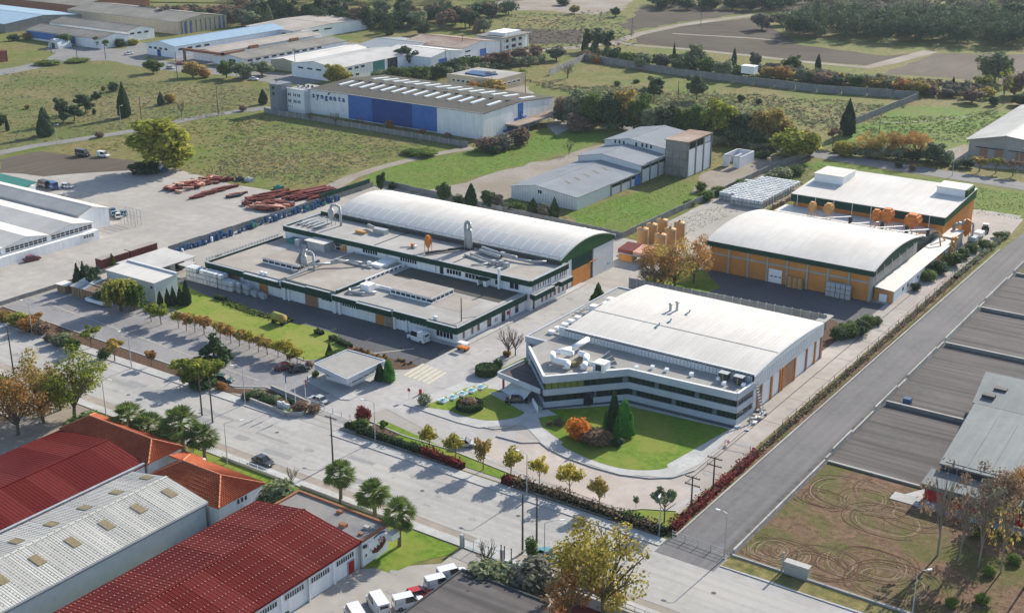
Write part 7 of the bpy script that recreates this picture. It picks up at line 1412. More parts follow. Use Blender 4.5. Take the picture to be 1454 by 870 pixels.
row([('pine', 834, 72, 40, 22, 'leaf_dark'), ('pine', 848, 74, 38, 26, 'leaf_pine'), ('pine', 862, 72, 42, 28, 'leaf_dark'), ('cypress', 829, 76, 52, 8, 'leaf_cypress'), ('broad', 790, 86, 64, 30, 'leaf_greyed'), ('broad', 760, 84, 62, 30, 'leaf_brown'), ('bush', 850, 88, 74, 30, 'leaf_autumn'), ('bush', 830, 84, 70, 30, 'leaf_brown'), ('bush', 849, 90, 82, 14, 'leaf_orange'), ('broad', 890, 92, 72, 26, 'leaf_green'), ('broad', 912, 98, 74, 34, 'leaf_olive'), ('broad', 940, 96, 76, 26, 'leaf_greyed'), ('broad', 968, 104, 80, 40, 'leaf_dark'), ('pine', 988, 100, 60, 40, 'leaf_olive'), ('cypress', 957, 82, 59, 5, 'leaf_cypress'), ('broad', 1004, 106, 80, 36, 'leaf_green'), ('broad', 1026, 112, 84, 38, 'leaf_olive'), ('broad', 1048, 110, 96, 30, 'leaf_dark'), ('cypress', 1042, 92, 68, 9, 'leaf_cypress'), ('broad', 1072, 99, 72, 22, 'leaf_greyed'), ('broad', 1125, 104, 77, 34, 'leaf_green'), ('cypress', 1161, 100, 77, 11, 'leaf_cypress'), ('broad', 1092, 112, 92, 30, 'leaf_autumn'), ('broad', 1112, 114, 92, 30, 'leaf_rust'), ('broad', 1140, 116, 96, 30, 'leaf_olive'), ('broad', 1166, 120, 100, 30, 'leaf_brown'), ('broad', 1190, 122, 104, 32, 'leaf_dark'), ('broad', 1215, 124, 106, 30, 'leaf_green'), ('broad', 1240, 126, 108, 32, 'leaf_autumn'), ('broad', 1262, 128, 110, 28, 'leaf_olive'), ('broad', 1282, 132, 110, 30, 'leaf_rust'), ('broad', 1302, 136, 112, 30, 'leaf_autumn'), ('broad', 1322, 136, 120, 28, 'leaf_brown'), ('cypress', 1352, 132, 107, 10, 'leaf_cypress'), ('broad', 1345, 138, 124, 26, 'leaf_greyed'), ('broad', 1380, 146, 124, 36, 'leaf_brown'), ('broad', 1412, 118, 66, 56, 'leaf_olive'), ('broad', 1398, 128, 104, 34, 'leaf_yellowgreen'), ('poplar', 1424, 150, 92, 24, 'leaf_yellowgreen'), ('broad', 1440, 136, 100, 36, 'leaf_brown'), ('broad', 1450, 150, 128, 34, 'leaf_dark'), ('bush', 1410, 150, 134, 16, 'leaf_dark')], 'tree', 'along the old field wall at the back', 'trees along the field wall')
row([('bush', 1372, 238, 222, 24, 'leaf_dark'), ('umbrella', 1390, 244, 222, 32, 'leaf_autumn'), ('umbrella', 1414, 246, 222, 30, 'leaf_yellowgreen'), ('umbrella', 1438, 250, 226, 32, 'leaf_brown'), ('bush', 1358, 238, 226, 18, 'leaf_olive')], 'low tree', 'before the grey gabled hall', 'low trees before the grey gabled hall')
row([('broad', 1082, 42, 16, 34, 'leaf_greyed'), ('broad', 1110, 36, 14, 34, 'leaf_olive'), ('broad', 1135, 36, 16, 28, 'leaf_dark'), ('broad', 1160, 30, 8, 36, 'leaf_greyed'), ('poplar', 1408, 34, 2, 22, 'leaf_yellowgreen'), ('broad', 1430, 34, 0, 40, 'leaf_dark'), ('broad', 1450, 36, 2, 40, 'leaf_dark'), ('broad', 1285, 26, 8, 40, 'leaf_dark'), ('broad', 1250, 24, 4, 40, 'leaf_greyed'), ('broad', 1330, 24, 6, 34, 'leaf_olive'), ('broad', 874, 24, 8, 18, 'leaf_dark'), ('broad', 815, 20, 6, 16, 'leaf_autumn'), ('broad', 940, 14, -4, 26, 'leaf_dark'), ('broad', 975, 14, -4, 30, 'leaf_dark'), ('broad', 1010, 14, -6, 28, 'leaf_pine'), ('broad', 1040, 14, -6, 28, 'leaf_dark'), ('broad', 1065, 16, -4, 28, 'leaf_dark'), ('bush', 800, 8, -4, 24, 'leaf_dark'), ('broad', 1200, 20, 2, 40, 'leaf_olive'), ('broad', 1365, 26, 8, 30, 'leaf_olive')], 'tree', 'along the top edge of the view', 'distant trees along the top')
row([('bush', 1052, 268, 252, 22, 'leaf_green'), ('bush', 995, 272, 256, 20, 'leaf_green'), ('bush', 1002, 284, 270, 30, 'leaf_green'), ('bush', 980, 292, 282, 20, 'leaf_weed'), ('bush', 1110, 252, 236, 34, 'leaf_olive'), ('bush', 1130, 248, 232, 30, 'leaf_green'), ('bush', 1095, 256, 244, 24, 'leaf_olive'), ('bare', 808, 220, 196, 18, None), ('bush', 1080, 224, 212, 30, 'leaf_dark'), ('bush', 1276, 238, 228, 14, 'leaf_dark'), ('bush', 1295, 242, 232, 12, 'leaf_brown'), ('bush', 1020, 276, 262, 26, 'leaf_weed')], 'bush', 'on the waste ground behind the warehouses', 'bushes on the waste ground')
# -- pine wood, read as one mass
def mass(name, label, poly, n, hgt, wd, leafs, seed, kinds=('pine',)):
    rng = np.random.default_rng(seed); pts = []
    (ax, ay), (bx_, by), (cx_, cy_), (dx, dy) = poly
    for k in range(n):
        u, v_ = rng.uniform(0, 1), rng.uniform(0, 1); pts.append(((ax * (1 - u) + bx_ * u) * (1 - v_) + (dx * (1 - u) + cx_ * u) * v_, (ay * (1 - u) + by * u) * (1 - v_) + (dy * (1 - u) + cy_ * u) * v_))
    Pall = []; Dall = []; Tall = []
    for (x, y) in pts:
        bl = [(rng.normal(0, .2), rng.normal(0, .2), rng.uniform(.35, .85), .3, .3, .2) for _ in range(6)]
        P_, d, tone = blob_points(rng, bl, 190); s = np.array([wd * rng.uniform(.7, 1.2), 0, hgt * rng.uniform(.75, 1.2)]); s[1] = s[0]
        P_ = P_ * s + np.array([x, y, 0]); P_[:, 2] = np.clip(P_[:, 2], .1, None); Pall.append(P_); Dall.append(d + np.array([0, 0, .3])); Tall.append(tone * .6 + rng.uniform(0, .4))
    me = leaf_mesh(name, np.concatenate(Pall), np.concatenate(Dall), .5, np.concatenate(Tall), rng); me.materials.append(MATS[leafs])
    o = bpy.data.objects.new(name, me); COL.objects.link(o); tag(o, label, 'wood', None, 'stuff'); return o
mass('pine_wood', 'dense dark pine wood beyond the ploughed fields', [at(1122, 56), at(1480, 70), at(1480, 38), at(1130, 34)], 340, 12, 9, 'leaf_pine', 5)
mass('far_wood', 'far woodland along the top edge of the view', [at(1100, 14), at(1500, 22), at(1500, -4), at(1080, -8)], 150, 9, 10, 'leaf_greyed', 6)
mass('far_wood', 'woodland strip at the top left behind the estate', [at(330, 10), at(740, 4), at(760, -14), at(330, -10)], 140, 10, 11, 'leaf_dark', 8)
def thicket(name, label, pa, pb, depth, n, hgt, wd, leafs, seed):
    a, b = at(*pa), at(*pb); mass(name, label, [a, b, (b[0], b[1] + depth), (a[0], a[1] + depth)], n, hgt, wd, leafs, seed)
thicket('thicket', 'dense dark undergrowth of the belt behind the back road', (792, 176), (1150, 222), 7, 60, 5.5, 5.5, 'leaf_dark', 21); thicket('thicket', 'olive undergrowth at the foot of the belt behind the back road', (800, 178), (1140, 224), 4, 40, 3.5, 4.5, 'leaf_olive', 22)
thicket('thicket', 'undergrowth along the old field wall', (820, 84), (1060, 112), 12, 45, 5, 6.5, 'leaf_dark', 23); thicket('thicket', 'brownish undergrowth behind the old field wall', (1060, 108), (1400, 142), 14, 70, 4.5, 6.5, 'leaf_greyed', 24); thicket('thicket', 'tawny bushes behind the old field wall', (1080, 110), (1400, 144), 8, 30, 4.5, 5, 'leaf_autumn', 25)
thicket('thicket', 'dark undergrowth behind the far estate', (335, 34), (560, 44), 26, 90, 8, 9, 'leaf_dark', 26); thicket('thicket', 'dark undergrowth right of the far estate', (560, 40), (700, 26), 30, 50, 8, 9, 'leaf_pine', 27); thicket('thicket', 'brown scrub behind the striped hall', (190, 30), (345, 32), 26, 60, 7, 8, 'leaf_brown', 28)
thicket('thicket', 'dark tree line at the top centre edge', (915, 10), (1115, 18), 30, 60, 9, 9, 'leaf_dark', 32); thicket('thicket', 'undergrowth between warehouse and far estate', (540, 120), (760, 92), 8, 50, 4, 5.5, 'leaf_olive', 29); thicket('thicket', 'undergrowth right of the works on the back road', (1186, 222), (1345, 234), 5, 40, 3.2, 4, 'leaf_olive', 30)
thicket('thicket', 'bushes at the top right behind the pine wood', (1130, 30), (1500, 34), 60, 90, 8, 9, 'leaf_greyed', 31)
def scrub(name, label, poly, n, leaf, seed, r_=.7, h=.35, sz=.2):
    rng = np.random.default_rng(seed); (a, b, c, d) = [np.array(q) for q in poly]; u, v_ = rng.uniform(0, 1, (n, 1)), rng.uniform(0, 1, (n, 1)); q = (a * (1 - u) + b * u) * (1 - v_) + (d * (1 - u) + c * u) * v_
    q = q + 3 * np.sin(q[:, ::-1] * .21 + seed) + rng.normal(0, 1.5, q.shape); k = 11; Q = np.repeat(q, k, 0); rr = np.repeat(rng.uniform(.3, 1.6, (n, 1)), k, 0) * r_; of = rng.normal(0, .5, (n * k, 2)) * rr
    z = np.clip(h * rr[:, 0] * (1.1 - (of ** 2).sum(1) / (rr[:, 0] ** 2 + .01)), .03, None); P_ = np.column_stack([Q + of, z]); D_ = np.column_stack([of * .8, np.full(n * k, 1.3)])
    me = leaf_mesh(name, P_, D_, sz, np.repeat(rng.uniform(0, .7, n), k) + rng.uniform(0, .3, n * k), rng); me.materials.append(MATS[leaf]); o = bpy.data.objects.new(name, me); COL.objects.link(o); tag(o, label, 'scrub', None, 'stuff')
F1_ = A((330, 168), (625, 204), (425, 262), (300, 250)); F2_ = A((0, 100), (390, 128), (330, 160), (0, 212)); F3_ = A((745, 116), (1285, 150), (1190, 186), (850, 140)); F4_ = A((1230, 168), (1454, 160), (1400, 200), (1210, 205)); F5_ = A((700, 22), (880, 16), (900, 64), (745, 72)); F6_ = A((280, 176), (380, 160), (330, 255), (120, 205))
for k, (pl, lf, n_, l_) in enumerate(((F1_, 'leaf_olive', 1500, 'olive scrub on the field before the white-and-blue warehouse'), (F1_, 'leaf_dry', 1500, 'dry scrub on the field before the white-and-blue warehouse'), (F6_, 'leaf_weed', 700, 'green scrub round the huge yellow-green tree'), (F2_, 'leaf_olive', 1500, 'olive scrub on the field left of the field road'), (F2_, 'leaf_dry', 1700, 'dry scrub on the field left of the field road'),
        (F3_, 'leaf_olive', 1900, 'olive scrub beyond the tree belt'), (F3_, 'leaf_dry', 1200, 'dry scrub beyond the tree belt'), (F4_, 'leaf_weed', 900, 'green scrub by the short dark wall'), (F4_, 'leaf_olive', 700, 'olive scrub by the short dark wall'), (F5_, 'leaf_greyed', 1300, 'grey scrub beyond the ploughed fields'))): scrub('scrub', l_, pl, int(n_ * .6), lf, 60 + k, 1.0 if 'beyond' in l_ else .75, .3, .3 if 'beyond' in l_ else .2)
# -- hedges
def hedge(name, label, pts, w_, h, leaf, core='hedge_core', dens=15, sz=.17, ragged=.12, group=None, z=0.0, cat='hedge', kind=None):
    rng = np.random.default_rng(len(label) * 7 + int(abs(pts[0][0]))); P_ = []; D_ = []
    m = MB()
    for i in range(len(pts) - 1):
        a, b = np.array(pts[i]), np.array(pts[i + 1]); L_ = np.linalg.norm(b - a)
        if L_ < .01: continue
        t_ = (b - a) / L_; n_ = np.array([-t_[1], t_[0]]); m.bar(tuple(a), tuple(b), w_ * .8, z, z + h * .86)
        N = int(L_ * (2 * h + w_) * dens) + 8; s = rng.uniform(0, 1, N) * L_; f = rng.uniform(0, 2 * h + w_, N)
        off = np.where(f < h, -w_ / 2, np.where(f < h + w_, f - h - w_ / 2, w_ / 2)); zz = np.where(f < h, f, np.where(f < h + w_, h, 2 * h + w_ - f))
        wob = 1 + ragged * np.sin(s * .9 + i) + ragged * rng.normal(0, .8, N)
        xy = a + np.outer(s, t_) + np.outer(off * wob, n_); P_.append(np.column_stack([xy, z + np.clip(zz * wob, .04, None)]))
        d = np.column_stack([np.outer(np.sign(off) * (np.abs(off) > w_ * .49), n_), np.where((f >= h) & (f < h + w_), 1.2, .3)]); D_.append(d + 1e-3)
    P_ = np.concatenate(P_); D_ = np.concatenate(D_); x0, y0 = pts[0]
    t = T(name, label, cat, (x0, y0, 0), group); P_ = P_ - np.array([x0, y0, 0])
    me = leaf_mesh('foliage', P_, D_, sz, rng.uniform(0, 1, len(P_)), rng); me.materials.append(MATS[leaf]); o = bpy.data.objects.new('foliage', me); COL.objects.link(o); o.parent = t
    m.build('dark_core', core, t); return t  # solid dark core put inside to block the view through the leaves
hedge('hedge', 'dark green hedge with brown tips between gate and first round trees', [(-140.6, 153.9), (-134, 154.2), (-126, 154)], 1.3, 1.15, 'leaf_dark', ragged=.2)
hedge('hedge', 'glowing dark red stretch of hedge along the main road pavement', [(-126, 154), (-120, 153.7), (-116.6, 153.4)], 1.2, 1.2, 'leaf_red', 'hedge_core_red', ragged=.2)
hedge('hedge', 'isolated brown-red hedge block beside the fourth round tree', [(-108.6, 153.6), (-106.4, 153.6)], 1.2, 1.2, 'leaf_red', 'hedge_core_red')
hedge('hedge', 'brown and green hedge from the street lamp to the corner', [(-106.2, 153.9), (-98, 154.2), (-92, 154), (-86, 153.9), (-79.4, 153.8)], 1.5, 1.2, 'leaf_brown', ragged=.25)
hedge('hedge', 'dark green hedge end at the corner of road and lane', [(-86, 154.1), (-78.2, 153.6)], 1.3, 1.3, 'leaf_dark', ragged=.2)
hedge('hedge', 'long dark red hedge along the left side of the lane', [(-77.9, 155), (-78.0, 166), (-78.1, 186)], 1.4, 1.0, 'leaf_red', 'hedge_core_red', ragged=.25)
hedge('hedge', 'brown straggly hedge along the middle of the lane strip', [(-78.1, 186.2), (-78.1, 232), (-78.2, 300)], 1.3, .55, 'leaf_brown', ragged=.35, dens=9)
hedge('hedge', 'green straggly hedge along the far part of the lane strip', [(-78.2, 300), (-77.8, 345)], 1.4, 1.0, 'leaf_olive', ragged=.3, dens=8)
hedge('hedge', 'clipped dark hedge behind the name board', [(-166.5, 154.6), (-161.6, 155.2), (-158.6, 156.2)], .9, .9, 'leaf_dark'); hedge('hedge', 'short clipped hedge on the left side of the gate', [(-144, 154.6), (-141, 154.8)], 1.4, .9, 'leaf_green')
for k, (a, b) in enumerate((((-180.6, 185.8), (-178.4, 185.6)), ((-175.6, 184.9), (-173.6, 184.7)), ((-173.2, 184.4), (-168.4, 183.4)), ((-214.6, 188.6), (-211.6, 188.8)))):
    hedge('clipped_hedge', ['short clipped hedge block, left one on the lawn edge facing the factory', 'small clipped hedge block in the middle of the lawn edge', 'longest clipped hedge block near the gatehouse', 'dark clipped mound at the left tip of the long lawn'][k], [a, b], 1.2, .9, 'leaf_dark', ragged=.05)
t = hedge('ground_cover', 'pale green leafy planting tapering along the lawn edge', [(-211, 188.2), (-207, 187.6), (-200, 186.6), (-194, 187.2), (-189.5, 187.4)], 2.2, .35, 'leaf_weed', ragged=.25, dens=12, cat='planting')
def drum(name, label, x, y, r_, h, leaf, core='hedge_core', hollow=False, z=.1):
    rng = np.random.default_rng(int(abs(x * 10))); N = int(1100 * r_); a = rng.uniform(0, 6.28, N); top = rng.uniform(0, 1, N) < .35
    rr = np.where(top, r_ * (np.sqrt(rng.uniform(.55 if hollow else 0, 1, N))), r_); zz = np.where(top, h, rng.uniform(0, h, N))
    t = T(name, label, 'hedge', (x, y, z)); P_ = np.column_stack([rr * np.cos(a), rr * np.sin(a), zz]) ; D_ = np.column_stack([np.cos(a) * ~top, np.sin(a) * ~top, np.where(top, 1.2, .2)])
    me = leaf_mesh('foliage', P_, D_, .16, rng.uniform(0, 1, N), rng); me.materials.append(MATS[leaf]); o = bpy.data.objects.new('foliage', me); COL.objects.link(o); o.parent = t
    MB().lathe((x, y, z), [(r_ * .95, 0), (r_ * .95, h * .93)], 20).build('dark_core', core, t); return t  # solid dark filler inside the drum, stops sight through the foliage
drum('drum_hedge', 'wide clipped drum hedge by the zebra crossing', *at(691, 531), 2.2, 1.5, 'leaf_dark'); drum('ring_hedge', 'low clipped ring hedge round a brown bush on the oval lawn', *at(667, 579), 2.5, 1.0, 'leaf_dark', hollow=True)
plant_at('bush', *at(667, 577), 2.0, 3.6, 'leaf_brown', 'brown bush growing inside the ring hedge', z=.2)
rnd.seed(31)
for k in range(46):
    x = rnd.uniform(-169, -152.5); y = rnd.uniform(179.8, 184.2); plant_at('bush', x, y, rnd.uniform(.5, .9), rnd.uniform(.7, 1.2), rnd.choice(['leaf_brown', 'leaf_rust', 'leaf_autumn', 'leaf_dry']), 'low dry rose bush in the bed behind the gatehouse', 'dry rose bushes behind the gatehouse') if y < 184.2 and y > 180.4 + abs(x + 160) * .12 else None
# weeds and tufts: nobody could count them
def tufts(name, label, poly, n, leaf, seed, sz=.28, h=.3, cl=.35):
    n = int(n * .45); sz *= .5
    rng = np.random.default_rng(seed); A_ = np.array(poly); lo = A_.min(0); hi = A_.max(0); out = []
    def inside(q):
        c = np.zeros(len(q), bool); j = len(A_) - 1
        for i in range(len(A_)):
            yi, yj = A_[i, 1], A_[j, 1]; cond = ((yi > q[:, 1]) != (yj > q[:, 1])) & (q[:, 0] < (A_[j, 0] - A_[i, 0]) * (q[:, 1] - yi) / (yj - yi + 1e-12) + A_[i, 0]); c ^= cond; j = i
        return c
    cent = lo + rng.uniform(0, 1, (max(8, n // 24), 2)) * (hi - lo); q = cent[rng.integers(0, len(cent), n)] + rng.normal(0, 1.3, (n, 2)) * rng.uniform(.3, 2.4, (n, 1)); un = rng.uniform(0, 1, n) > cl; q[un] = lo + rng.uniform(0, 1, (un.sum(), 2)) * (hi - lo)
    q = q[inside(q)]; P_ = np.column_stack([q, rng.uniform(.05, h, len(q))]); D_ = rng.normal(0, .5, (len(q), 3)); D_[:, 2] = 1.6; P_[:, 2] *= .45
    me = leaf_mesh(name, P_, D_, sz, rng.uniform(0, 1, len(q)), rng); me.materials.append(MATS[leaf]); o = bpy.data.objects.new(name, me); COL.objects.link(o); tag(o, label, 'weeds', None, 'stuff')
tufts('weeds', 'green weeds in the field behind the factory', A((500, 268), (600, 228), (676, 212), (800, 180), (868, 188), (722, 240), (560, 282)), 9000, 'leaf_weed', 1)
tufts('weeds', 'green weeds before the grey stepped halls', A((806, 302), (960, 258), (1018, 276), (868, 340)), 7000, 'leaf_weed', 2)
tufts('weeds', 'weeds by the stacked totes', A((930, 330), (1022, 283), (1050, 300), (950, 345)), 2500, 'leaf_weed', 3)
tufts('weeds', 'weeds on the green verge behind the back works', A((1160, 232), (1454, 276), (1454, 312), (1384, 306), (1360, 290), (1200, 262)), 8000, 'leaf_weed', 4, sz=.35)
tufts('weeds', 'scattered green weeds on the churned dirt field', [(-67, 154), (-20, 154), (-20, 184), (-67, 190)], 11000, 'leaf_weed', 11, sz=.16, h=.15, cl=.85)
tufts('dry_grass', 'dry grass along the far pavement edge', [(-67, 150.8), (-20, 150.8), (-20, 153.6), (-67, 153.6)], 1500, 'leaf_weed', 13, sz=.12, h=.3)
tufts('weeds', 'tall weeds in the far corner behind the works yard', A((1040, 262), (1120, 226), (1180, 240), (1140, 262)), 3000, 'leaf_olive', 14, sz=.4, h=.8)
tufts('fallen_leaves', 'fallen leaves scattered over the planting strip of the lane', [(-78.9, 154), (-76.8, 154), (-76.8, 330), (-78.9, 330)], 5000, 'leaf_brown', 15, sz=.11, h=.26)
# ================================================================ VEHICLES
def vehicle(kind, paint, label, group=None):
    """built nose towards +x at the origin; profile points are (x, z)"""
    P_ = dict(sedan=(4.4, 1.7, .78, [(-1.55, .80), (-1.05, 1.34), (.35, 1.38), (1.15, .84)]), hatch=(3.9, 1.65, .80, [(-1.8, .85), (-1.5, 1.40), (.3, 1.44), (1.05, .86)]),
              van=(4.5, 1.75, .95, [(-2.15, .95), (-2.1, 1.85), (.55, 1.85), (1.3, 1.0)]), bigvan=(5.4, 1.95, 1.15, [(-2.6, 1.1), (-2.6, 2.3), (1.2, 2.3), (1.95, 1.25)]), pickup=(4.9, 1.8, .9, [(-.3, .9), (-.2, 1.6), (.85, 1.6), (1.5, .95)]))[kind]
    L_, W_, belt_, cab = P_; h = L_ / 2; w_ = W_ / 2
    t = T('parked_car' if kind in ('sedan', 'hatch') else 'pickup_truck' if kind == 'pickup' else 'delivery_van', label, 'car' if kind in ('sedan', 'hatch') else 'pickup' if kind == 'pickup' else 'van', (0, 0, 0), group, local=True)
    st = [(-h, .38, belt_ - .12, .86), (-h + .12, .28, belt_, .94), (-h * .5, .24, belt_ + .02, 1), (0, .24, belt_ + .02, 1), (h * .55, .24, belt_, 1), (h - .25, .26, belt_ - .12, .94), (h, .36, belt_ - .26, .8)]
    v = []; f = []
    for x, z0, z1, k in st: v += [(x, -w_ * k, z0), (x, -w_ * k, (z0 + z1) / 2 + .08), (x, -w_ * k * .9, z1), (x, w_ * k * .9, z1), (x, w_ * k, (z0 + z1) / 2 + .08), (x, w_ * k, z0)]
    for i in range(len(st) - 1):
        for j in range(6): f.append((i * 6 + j, i * 6 + (j + 1) % 6, i * 6 + 6 + (j + 1) % 6, i * 6 + 6 + j))
    f += [tuple(range(5, -1, -1)), tuple(range(len(v) - 6, len(v)))]
    f = [tuple(reversed(q)) for q in f]
    MB()._a(v, f).build('body', paint, t, False)
    c = cab; wb, wt = w_ * .9, w_ * .74 if kind not in ('van', 'bigvan') else w_ * .86
    def cabin(grow, z_lo, z_hi, nm, mt):
        q = [(c[0][0] - grow, c[0][1] - .02), (c[1][0] - grow * .5, c[1][1]), (c[2][0] + grow * .5, c[2][1]), (c[3][0] + grow, c[3][1] - .02)]
        ys = [wb, wt, wt, wb]; vs = [(q[i][0], -ys[i], q[i][1]) for i in range(4)] + [(q[i][0], ys[i], q[i][1]) for i in range(4)]
        return MB()._a(vs, [(0, 3, 2, 1), (4, 5, 6, 7), (0, 1, 5, 4), (1, 2, 6, 5), (2, 3, 7, 6)]).build(nm, mt, t)
    cabin(0, 0, 0, 'windows', 'car_glass')
    MB().box(c[1][0] - .03, c[2][0] + .03, -wt - .01, wt + .01, c[1][1] - .02, c[1][1] + .035).build('roof', paint, t)
    for s_ in (-1, 1):                           # pillars, and solid sides on vans
        y0, y1 = s_ * (wt + .012), s_ * (wb + .012)
        def side(xa, xb, xc, xd, nm='pillar'): MB()._a([(xa, y1, c[0][1]), (xb, y1, c[0][1]), (xc, y0, c[1][1]), (xd, y0, c[1][1])], [(0, 1, 2, 3) if s_ < 0 else (3, 2, 1, 0)]).build(nm, paint, t)
        side(c[0][0], c[0][0] + .22, c[1][0] + .16, c[1][0]); side(c[3][0] - .14, c[3][0], c[2][0], c[2][0] - .1); xm = (c[1][0] + c[2][0]) / 2 + .1; side(xm - .06, xm + .06, xm + .06, xm - .06)
        if kind in ('van', 'bigvan'): side(c[0][0], xm, xm, c[1][0], 'side_panel')
    if kind in ('van', 'bigvan'): MB().box(c[0][0] - .05, c[0][0] - .01, -wt, wt, .6, c[1][1]).build('rear_door', paint, t)
    if kind in ('van', 'bigvan'):
        MB().box(c[0][0] - .07, c[0][0] - .05, -wt * .7, wt * .7, c[1][1] - .65, c[1][1] - .2).build('rear_window', 'car_glass', t)
        for s_ in (-1, 1): MB().box(c[0][0] + .5, xm - .3, s_ * (wb + .02) - .012, s_ * (wb + .02) + .012, c[0][1] + .1, c[0][1] + .22).build('side_stripe', 'tote_grey', t)
    if kind == 'pickup': MB().box(-h + .15, -.4, -w_ * .78, w_ * .78, belt_ + .021, belt_ + .03).build('load_bed', 'dark_metal', t)
    rr = .31 if kind != 'bigvan' else .36
    for x in (-h * .62, h * .62):
        for s_ in (-1, 1):
            wh = MB().tube((x, s_ * (w_ - .16), rr), (x, s_ * (w_ + .02), rr), rr, rr, 14).build('wheel', 'tyre', t); MB().tube((x, s_ * (w_ + .01), rr), (x, s_ * (w_ + .035), rr), rr * .58, rr * .5, 10).build('rim', 'rim', wh)
    for s_ in (-1, 1):
        MB().box(h - .1, h + .01, s_ * w_ * .62 - .17, s_ * w_ * .62 + .17, belt_ - .34, belt_ - .2).build('headlight', 'lamp_clear', t); MB().box(-h - .02, -h + .06, s_ * w_ * .68 - .1, s_ * w_ * .68 + .1, belt_ - .3, belt_ - .1).build('tail_light', 'lamp_red', t)
        MB().box(c[3][0] - .1, c[3][0] + .05, s_ * (w_ + .12) - .06, s_ * (w_ + .12) + .06, belt_ - .02, belt_ + .12).build('mirror', paint, t)
    MB().box(h - .06, h + .05, -w_ * .8, w_ * .8, .3, .42).build('bumper', 'dark_metal', t); MB().box(-h - .05, -h + .06, -w_ * .84, w_ * .84, .32, .44).build('bumper', 'dark_metal', t)
    return t
FIRST = {}
def park(kind, paint, px, pb, deg, label, group=None, s=1.0):
    x, y = at(px, pb); p = 'paint_' + paint
    if kind not in FIRST: FIRST[kind] = (vehicle(kind, p, label, group), p); r = FIRST[kind][0]; r.location = (x, y, .07); r.rotation_euler[2] = R(deg); r.scale = (s,) * 3; return r
    return dup(FIRST[kind][0], (x, y, .07), R(deg), s, label, group, {FIRST[kind][1]: p})
for a in (('sedan', 'silver', 452, 571, 178, 'white-silver saloon waiting at the entrance gate'), ('bigvan', 'white', 594, 484, 172, 'white panel van parked at the factory corner'), ('sedan', 'dark', 374, 658, -2, 'dark saloon parked on the near side of the main road'),
          ('hatch', 'green', 318, 542, 20, 'dark green car under the spreading trees'), ('sedan', 'darkred', 406, 524, 60, 'dark red car parked beside the black one near the gatehouse'), ('sedan', 'black', 425, 527, 55, 'black car parked right of the dark red one'),
          ('hatch', 'silver', 660, 633, 28, 'pale silver hatchback half behind a round tree'), ('sedan', 'black', 734, 572, 30, 'black car by the office entrance steps'), ('sedan', 'teal', 778, 792, 0, 'pale teal car on the near road edge behind the big plane tree'),
          ('van', 'white', 642, 820, 60, 'small white van, farthest of the parked row'), ('van', 'white', 625, 833, 60, 'small white van with lettering, second farthest of the parked row'), ('hatch', 'red', 595, 847, 60, 'red hatchback between white vans'), ('van', 'white', 580, 860, 58, 'small white van just before the red hatchback'),
          ('bigvan', 'white', 537, 865, 150, 'large white van with raised roof, pulled out of the row'), ('bigvan', 'white', 505, 882, 150, 'large white van at the bottom picture edge'),
          ('sedan', 'darkred', 46, 370, 80, 'rusty dark red car against the white works wall'), ('van', 'white', 147, 223, 10, 'old white van at the edge of the dirt patch'), ('bigvan', 'black', 118, 222, 8, 'dark van beside the old white van'), ('pickup', 'white', 183, 78, 90, 'white lorry-like pickup on the far estate road'), ('sedan', 'white', 361, 114, 15, 'white car under the estate trees'), ('hatch', 'red', 257, 92, 10, 'small red car on the far estate yard'),
          ('hatch', 'silver', 242, 98, 10, 'pale car on the far estate yard'), ('van', 'white', 701, 73, 20, 'white van by the far villa'), ('sedan', 'silver', 500, 513, 10, 'pale car at the end of the clipped hedges'), ('sedan', 'teal', 162, 306, 150, 'leftmost pale blue car at the plain gable', 'pale blue cars by the white gable'), ('sedan', 'white', 168, 309, 150, 'white car in front of the pale blue ones', 'pale blue cars by the white gable'), ('sedan', 'teal', 176, 305, 150, 'rightmost pale blue car at the plain gable', 'pale blue cars by the white gable'), ('sedan', 'blue', 160, 302, 150, 'darker blue car behind the pale blue ones', 'pale blue cars by the white gable'),
          ('bigvan', 'blue', 74, 268, 170, 'blue lorry box parked among the clutter on the yard'), ('bigvan', 'black', 62, 266, 175, 'black lorry box left of the blue one'), ('hatch', 'white', 96, 267, 20, 'white car right of the blue lorry box')):
    park(*a)
t = T('tractor', 'dark tractor with a white box trailer behind the orange works', 'tractor', (0, 0, 0), local=True)
MB().box(-.9, .6, -.5, .5, .5, 1.3).build('bonnet', 'dark_metal', t); MB().box(.5, 1.5, -.7, .7, .6, 2.2).build('cab', 'car_glass', t); MB().box(.45, 1.55, -.75, .75, 2.2, 2.3).build('cab_roof', 'paint_white', t)
for x, r_ in ((-.6, .4), (1.1, .7)):
    for s_ in (-1, 1): MB().tube((x, s_ * .6, r_), (x, s_ * .95, r_), r_, r_, 14).build('wheel', 'tyre', t)
t.location = (*at(1398, 331), .06); t.rotation_euler[2] = R(100)
for k, (px, pb) in enumerate(((1390, 337), (1381, 344))):
    x, y = at(px, pb); t = T('trailer', ['white box trailer behind the tractor', 'last trailer of the tractor train, dark load'][k], 'trailer', (x, y, 0)); MB().box(x - 1, x + 1, y - 1.5, y + 1.5, .6, 1.7).build('box', 'white_clean' if k == 0 else 'tote_grey', t)
    for dx in (-1, 1): MB().tube((x + dx, y, .35), (x + dx * .8, y, .35), .35, .35, 10).build('wheel', 'tyre', t)
x, y = at(398, 459); t = T('tank_trailer', 'yellow-green tank trailer on the yard in front of the factory', 'trailer', (x, y, .06))
MB().tube((x - 1.8, y, 1.5), (x + 1.6, y - .4, 1.5), .95, .95, 16).build('tank', 'leaf_weed' if False else 'tank_green' if 'tank_green' in MATS else 'skylight_brown', t, True)
